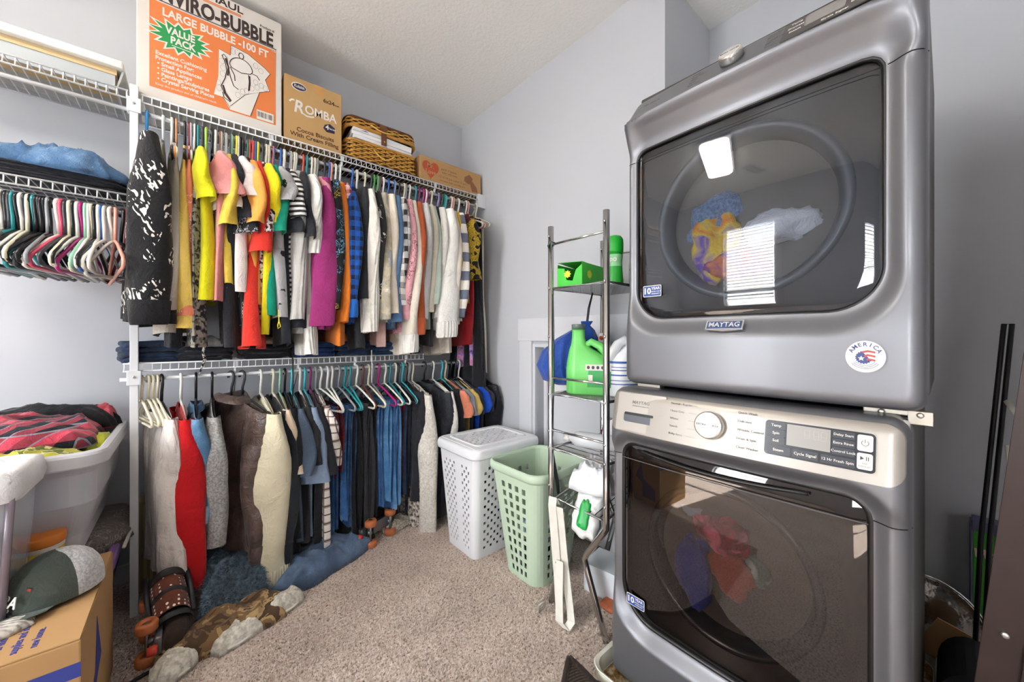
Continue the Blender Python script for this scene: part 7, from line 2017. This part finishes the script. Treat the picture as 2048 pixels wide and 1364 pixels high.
# dark brown doormat at the bottom edge
t = thing('doormat', 'dark brown ribbed mat curled on the carpet before the washer', 'mat', (0.865, 0.635, 0.006), rz=0.42)
MATM = fab('vstripe', '#2a211d', '#4a3d33', k=2.2)
n_ = 26
rows = []
for i in range(n_ + 1):
    q = []
    for j in range(11):
        u, v = -0.30 + 0.42 * i / n_, -0.30 + 0.42 * j / 10
        q.append((u, v, 0.01 + 0.05 * sst(0.03, 0.12, v) * (0.6 + 0.4 * math.sin(u * 14)) + 0.03 * sst(0.05, 0.12, u)))
    rows.append(q)
mb = MB().loft(rows, close=False)
rows2 = [[(p[0], p[1], p[2] - 0.006) for p in q] for q in rows]
mb.loft(rows2, close=False)
mb.loft([[rows[i][-1] for i in range(n_ + 1)], [rows2[i][-1] for i in range(n_ + 1)]], close=False)
mb.loft([rows[-1], rows2[-1]], close=False)
mb.build('mat', MATM, t, smooth=True)
MB().tube([(r_[-1][0], r_[-1][1], r_[-1][2]) for r_ in rows], 0.009, 6).build('binding', fab('plain', '#332823'), t, smooth=True)
MB().tube([(p[0], p[1], p[2]) for p in rows[-1]], 0.009, 6).build('binding', fab('plain', '#332823'), t, smooth=True)

# ================================================================== things right of the appliances
BRN = M('steel_brown', '#2e201d', 0.42, 0.3, var=0.15, vscale=20)
def rail(label, foot, top, wd, th, col=BRN):
    """A long angle-iron bed rail leaning on the wall."""
    f, tp = Vector(foot), Vector(top)
    t = thing('bed_rail', label, 'bed rail', f, group='bed rails leaning on the wall')
    d = tp - f
    L_ = d.length
    z = d.normalized()
    x = Vector((1, 0, 0)); x = (x - z * x.dot(z)).normalized()
    y = z.cross(x)
    t.matrix_world = Matrix.Translation(f) @ Matrix((x, y, z)).transposed().to_4x4()
    MB().box((0, 0, 0), (th, wd, L_)).box((0, 0, 0), (wd, th, L_)).build('angle_iron', col, t, bevel=0.0015)
    for s in (0.3, 0.55, 0.62):
        MB().lathe([(0.007, 0.0), (0.007, 0.003), (0.004, 0.005)], 10, (0.0, wd * 0.5, L_ * s), 'x').build('rivet', M('rivet_steel', '#b9b3ab', 0.3, 0.9), t, smooth=True)
    return t
for i in range(8):  # rails past the first few are unseen, added to shade the alcove wall
    yy = -0.078 - i * 0.052
    lb = 'brown steel bed rail nearest the dryer, leaning on the wall' if i == 0 else 'brown steel bed rail leaning on the wall, %s from the dryer' % ORD[i]
    rail(lb, (1.225 - i * 0.012, yy + 0.022, 0.0), (1.235 - i * 0.01, yy - 0.137, 1.78 + 0.012 * (i % 3)), 0.056, 0.004)
WT = M('wire_tie', '#b3aea6', 0.4, 0.3)
tag(MB().tube([(1.31, -0.083, 0.90), (1.28, -0.088, 0.83), (1.26, -0.10, 0.79), (1.24, -0.12, 0.775), (1.22, -0.15, 0.73), (1.20, -0.20, 0.70)], 0.0035, 6).build('wire_tie', WT, None, smooth=True), 'pale twisted wire tied round the brown bed rails', 'wire')
tag(MB().tube([(1.33, -0.085, 0.99), (1.30, -0.095, 0.97), (1.29, -0.115, 0.95), (1.30, -0.13, 0.94)], 0.006, 6).build('wire_clip', WT, None, smooth=True), 'short pale clip on the brown bed rails above the wire', 'clip')
t = thing('folding_stand', 'thin black metal folding stand leaning on the alcove wall', 'stand', (1.9, -0.06, 0))
BLK = M('metal_black', '#121214', 0.4, 0.3)
a0 = atX(1962, 1075, 1.86); a1 = atX(2008, 648, 1.96); a2 = atX(2024, 648, 1.96); a3 = atX(1980, 1075, 1.86)
o = MB().tube([(p[0] - 1.9, p[1] + 0.06, p[2]) for p in ((1.80, a0[1] + 0.02, 0.0), a0, a1)] + [(p[0] - 1.9, p[1] + 0.06, p[2]) for p in (a2, a3, (1.80, a3[1] + 0.02, 0.0))], 0.006, 8).build('frame', BLK, t, smooth=True)
t = thing('game_box', 'narrow green board game box standing against the alcove wall', 'box', (1.99, -0.085, 0))
GGR = M('box_green', '#3f8f2a', 0.4)
box('carton', (0, -0.028, 0), (0.06, 0.028, 0.50), GGR, t, 0.003)
box('lid_edge', (-0.003, -0.030, 0.48), (0.063, 0.030, 0.515), M('box_violet', '#5a5a7a', 0.4), t, 0.003)
box('side_edge', (-0.001, 0.028, 0.0), (0.061, 0.034, 0.505), M('box_violet', '#5a5a7a', 0.4), t, 0.002)
text('lettering', 'Hot', 0.04, frame((-0.0006, -0.006, 0.41), (0, -1, 0.1), (0, 0.1, 1)), M('print_hot', '#d8b0b6', 0.5), t, bold=0.02)
t = thing('silver_platter', 'embossed silver platter standing behind the washer', 'platter', (1.975, 0.055, 0.145), rot=(0, math.radians(84), 0))
SIL = M('silver', '#c9c9c9', 0.22, 1.0, bump=1.0, bscale=45)
MB().lathe([(0.0, 0.0), (0.09, 0.0), (0.10, 0.006), (0.135, 0.012), (0.142, 0.010), (0.143, 0.006), (0.135, 0.006), (0.10, 0.0), (0.09, -0.005), (0.0, -0.005)], 48, cap=False).build('platter', SIL, t, smooth=True)
MB().tube([(0.142 * math.cos(a), 0.142 * math.sin(a), 0.009) for a in [i * 2 * PI / 48 for i in range(48)]], 0.005, 6, close=True).build('rim', SIL, t, smooth=True)
t = thing('cardboard_sheet', 'small brown cardboard sheet leaning before the silver platter', 'cardboard', (1.89, 0.02, 0.05), rot=(0.35, -0.25, 0.1))
MB().box((0, -0.055, 0), (0.004, 0.06, 0.155)).build('sheet', KRAFT, t)
t = thing('ribbed_mat', 'black ribbed rolled mat on the carpet behind the washer', 'mat', (1.72, -0.055, 0.0))
rings = []
for i in range(40):
    x = -0.1 + 0.2 * i / 39
    r_ = 0.105 + (0.003 if i % 2 else 0.0)
    rings.append([(x, r_ * 0.7 * math.cos(a), 0.10 + r_ * math.sin(a) * 0.95) for a in [k * 2 * PI / 24 for k in range(24)]])
MB().loft(rings, True, True).build('roll', M('ribbed_black', '#15161a', 0.6), t)
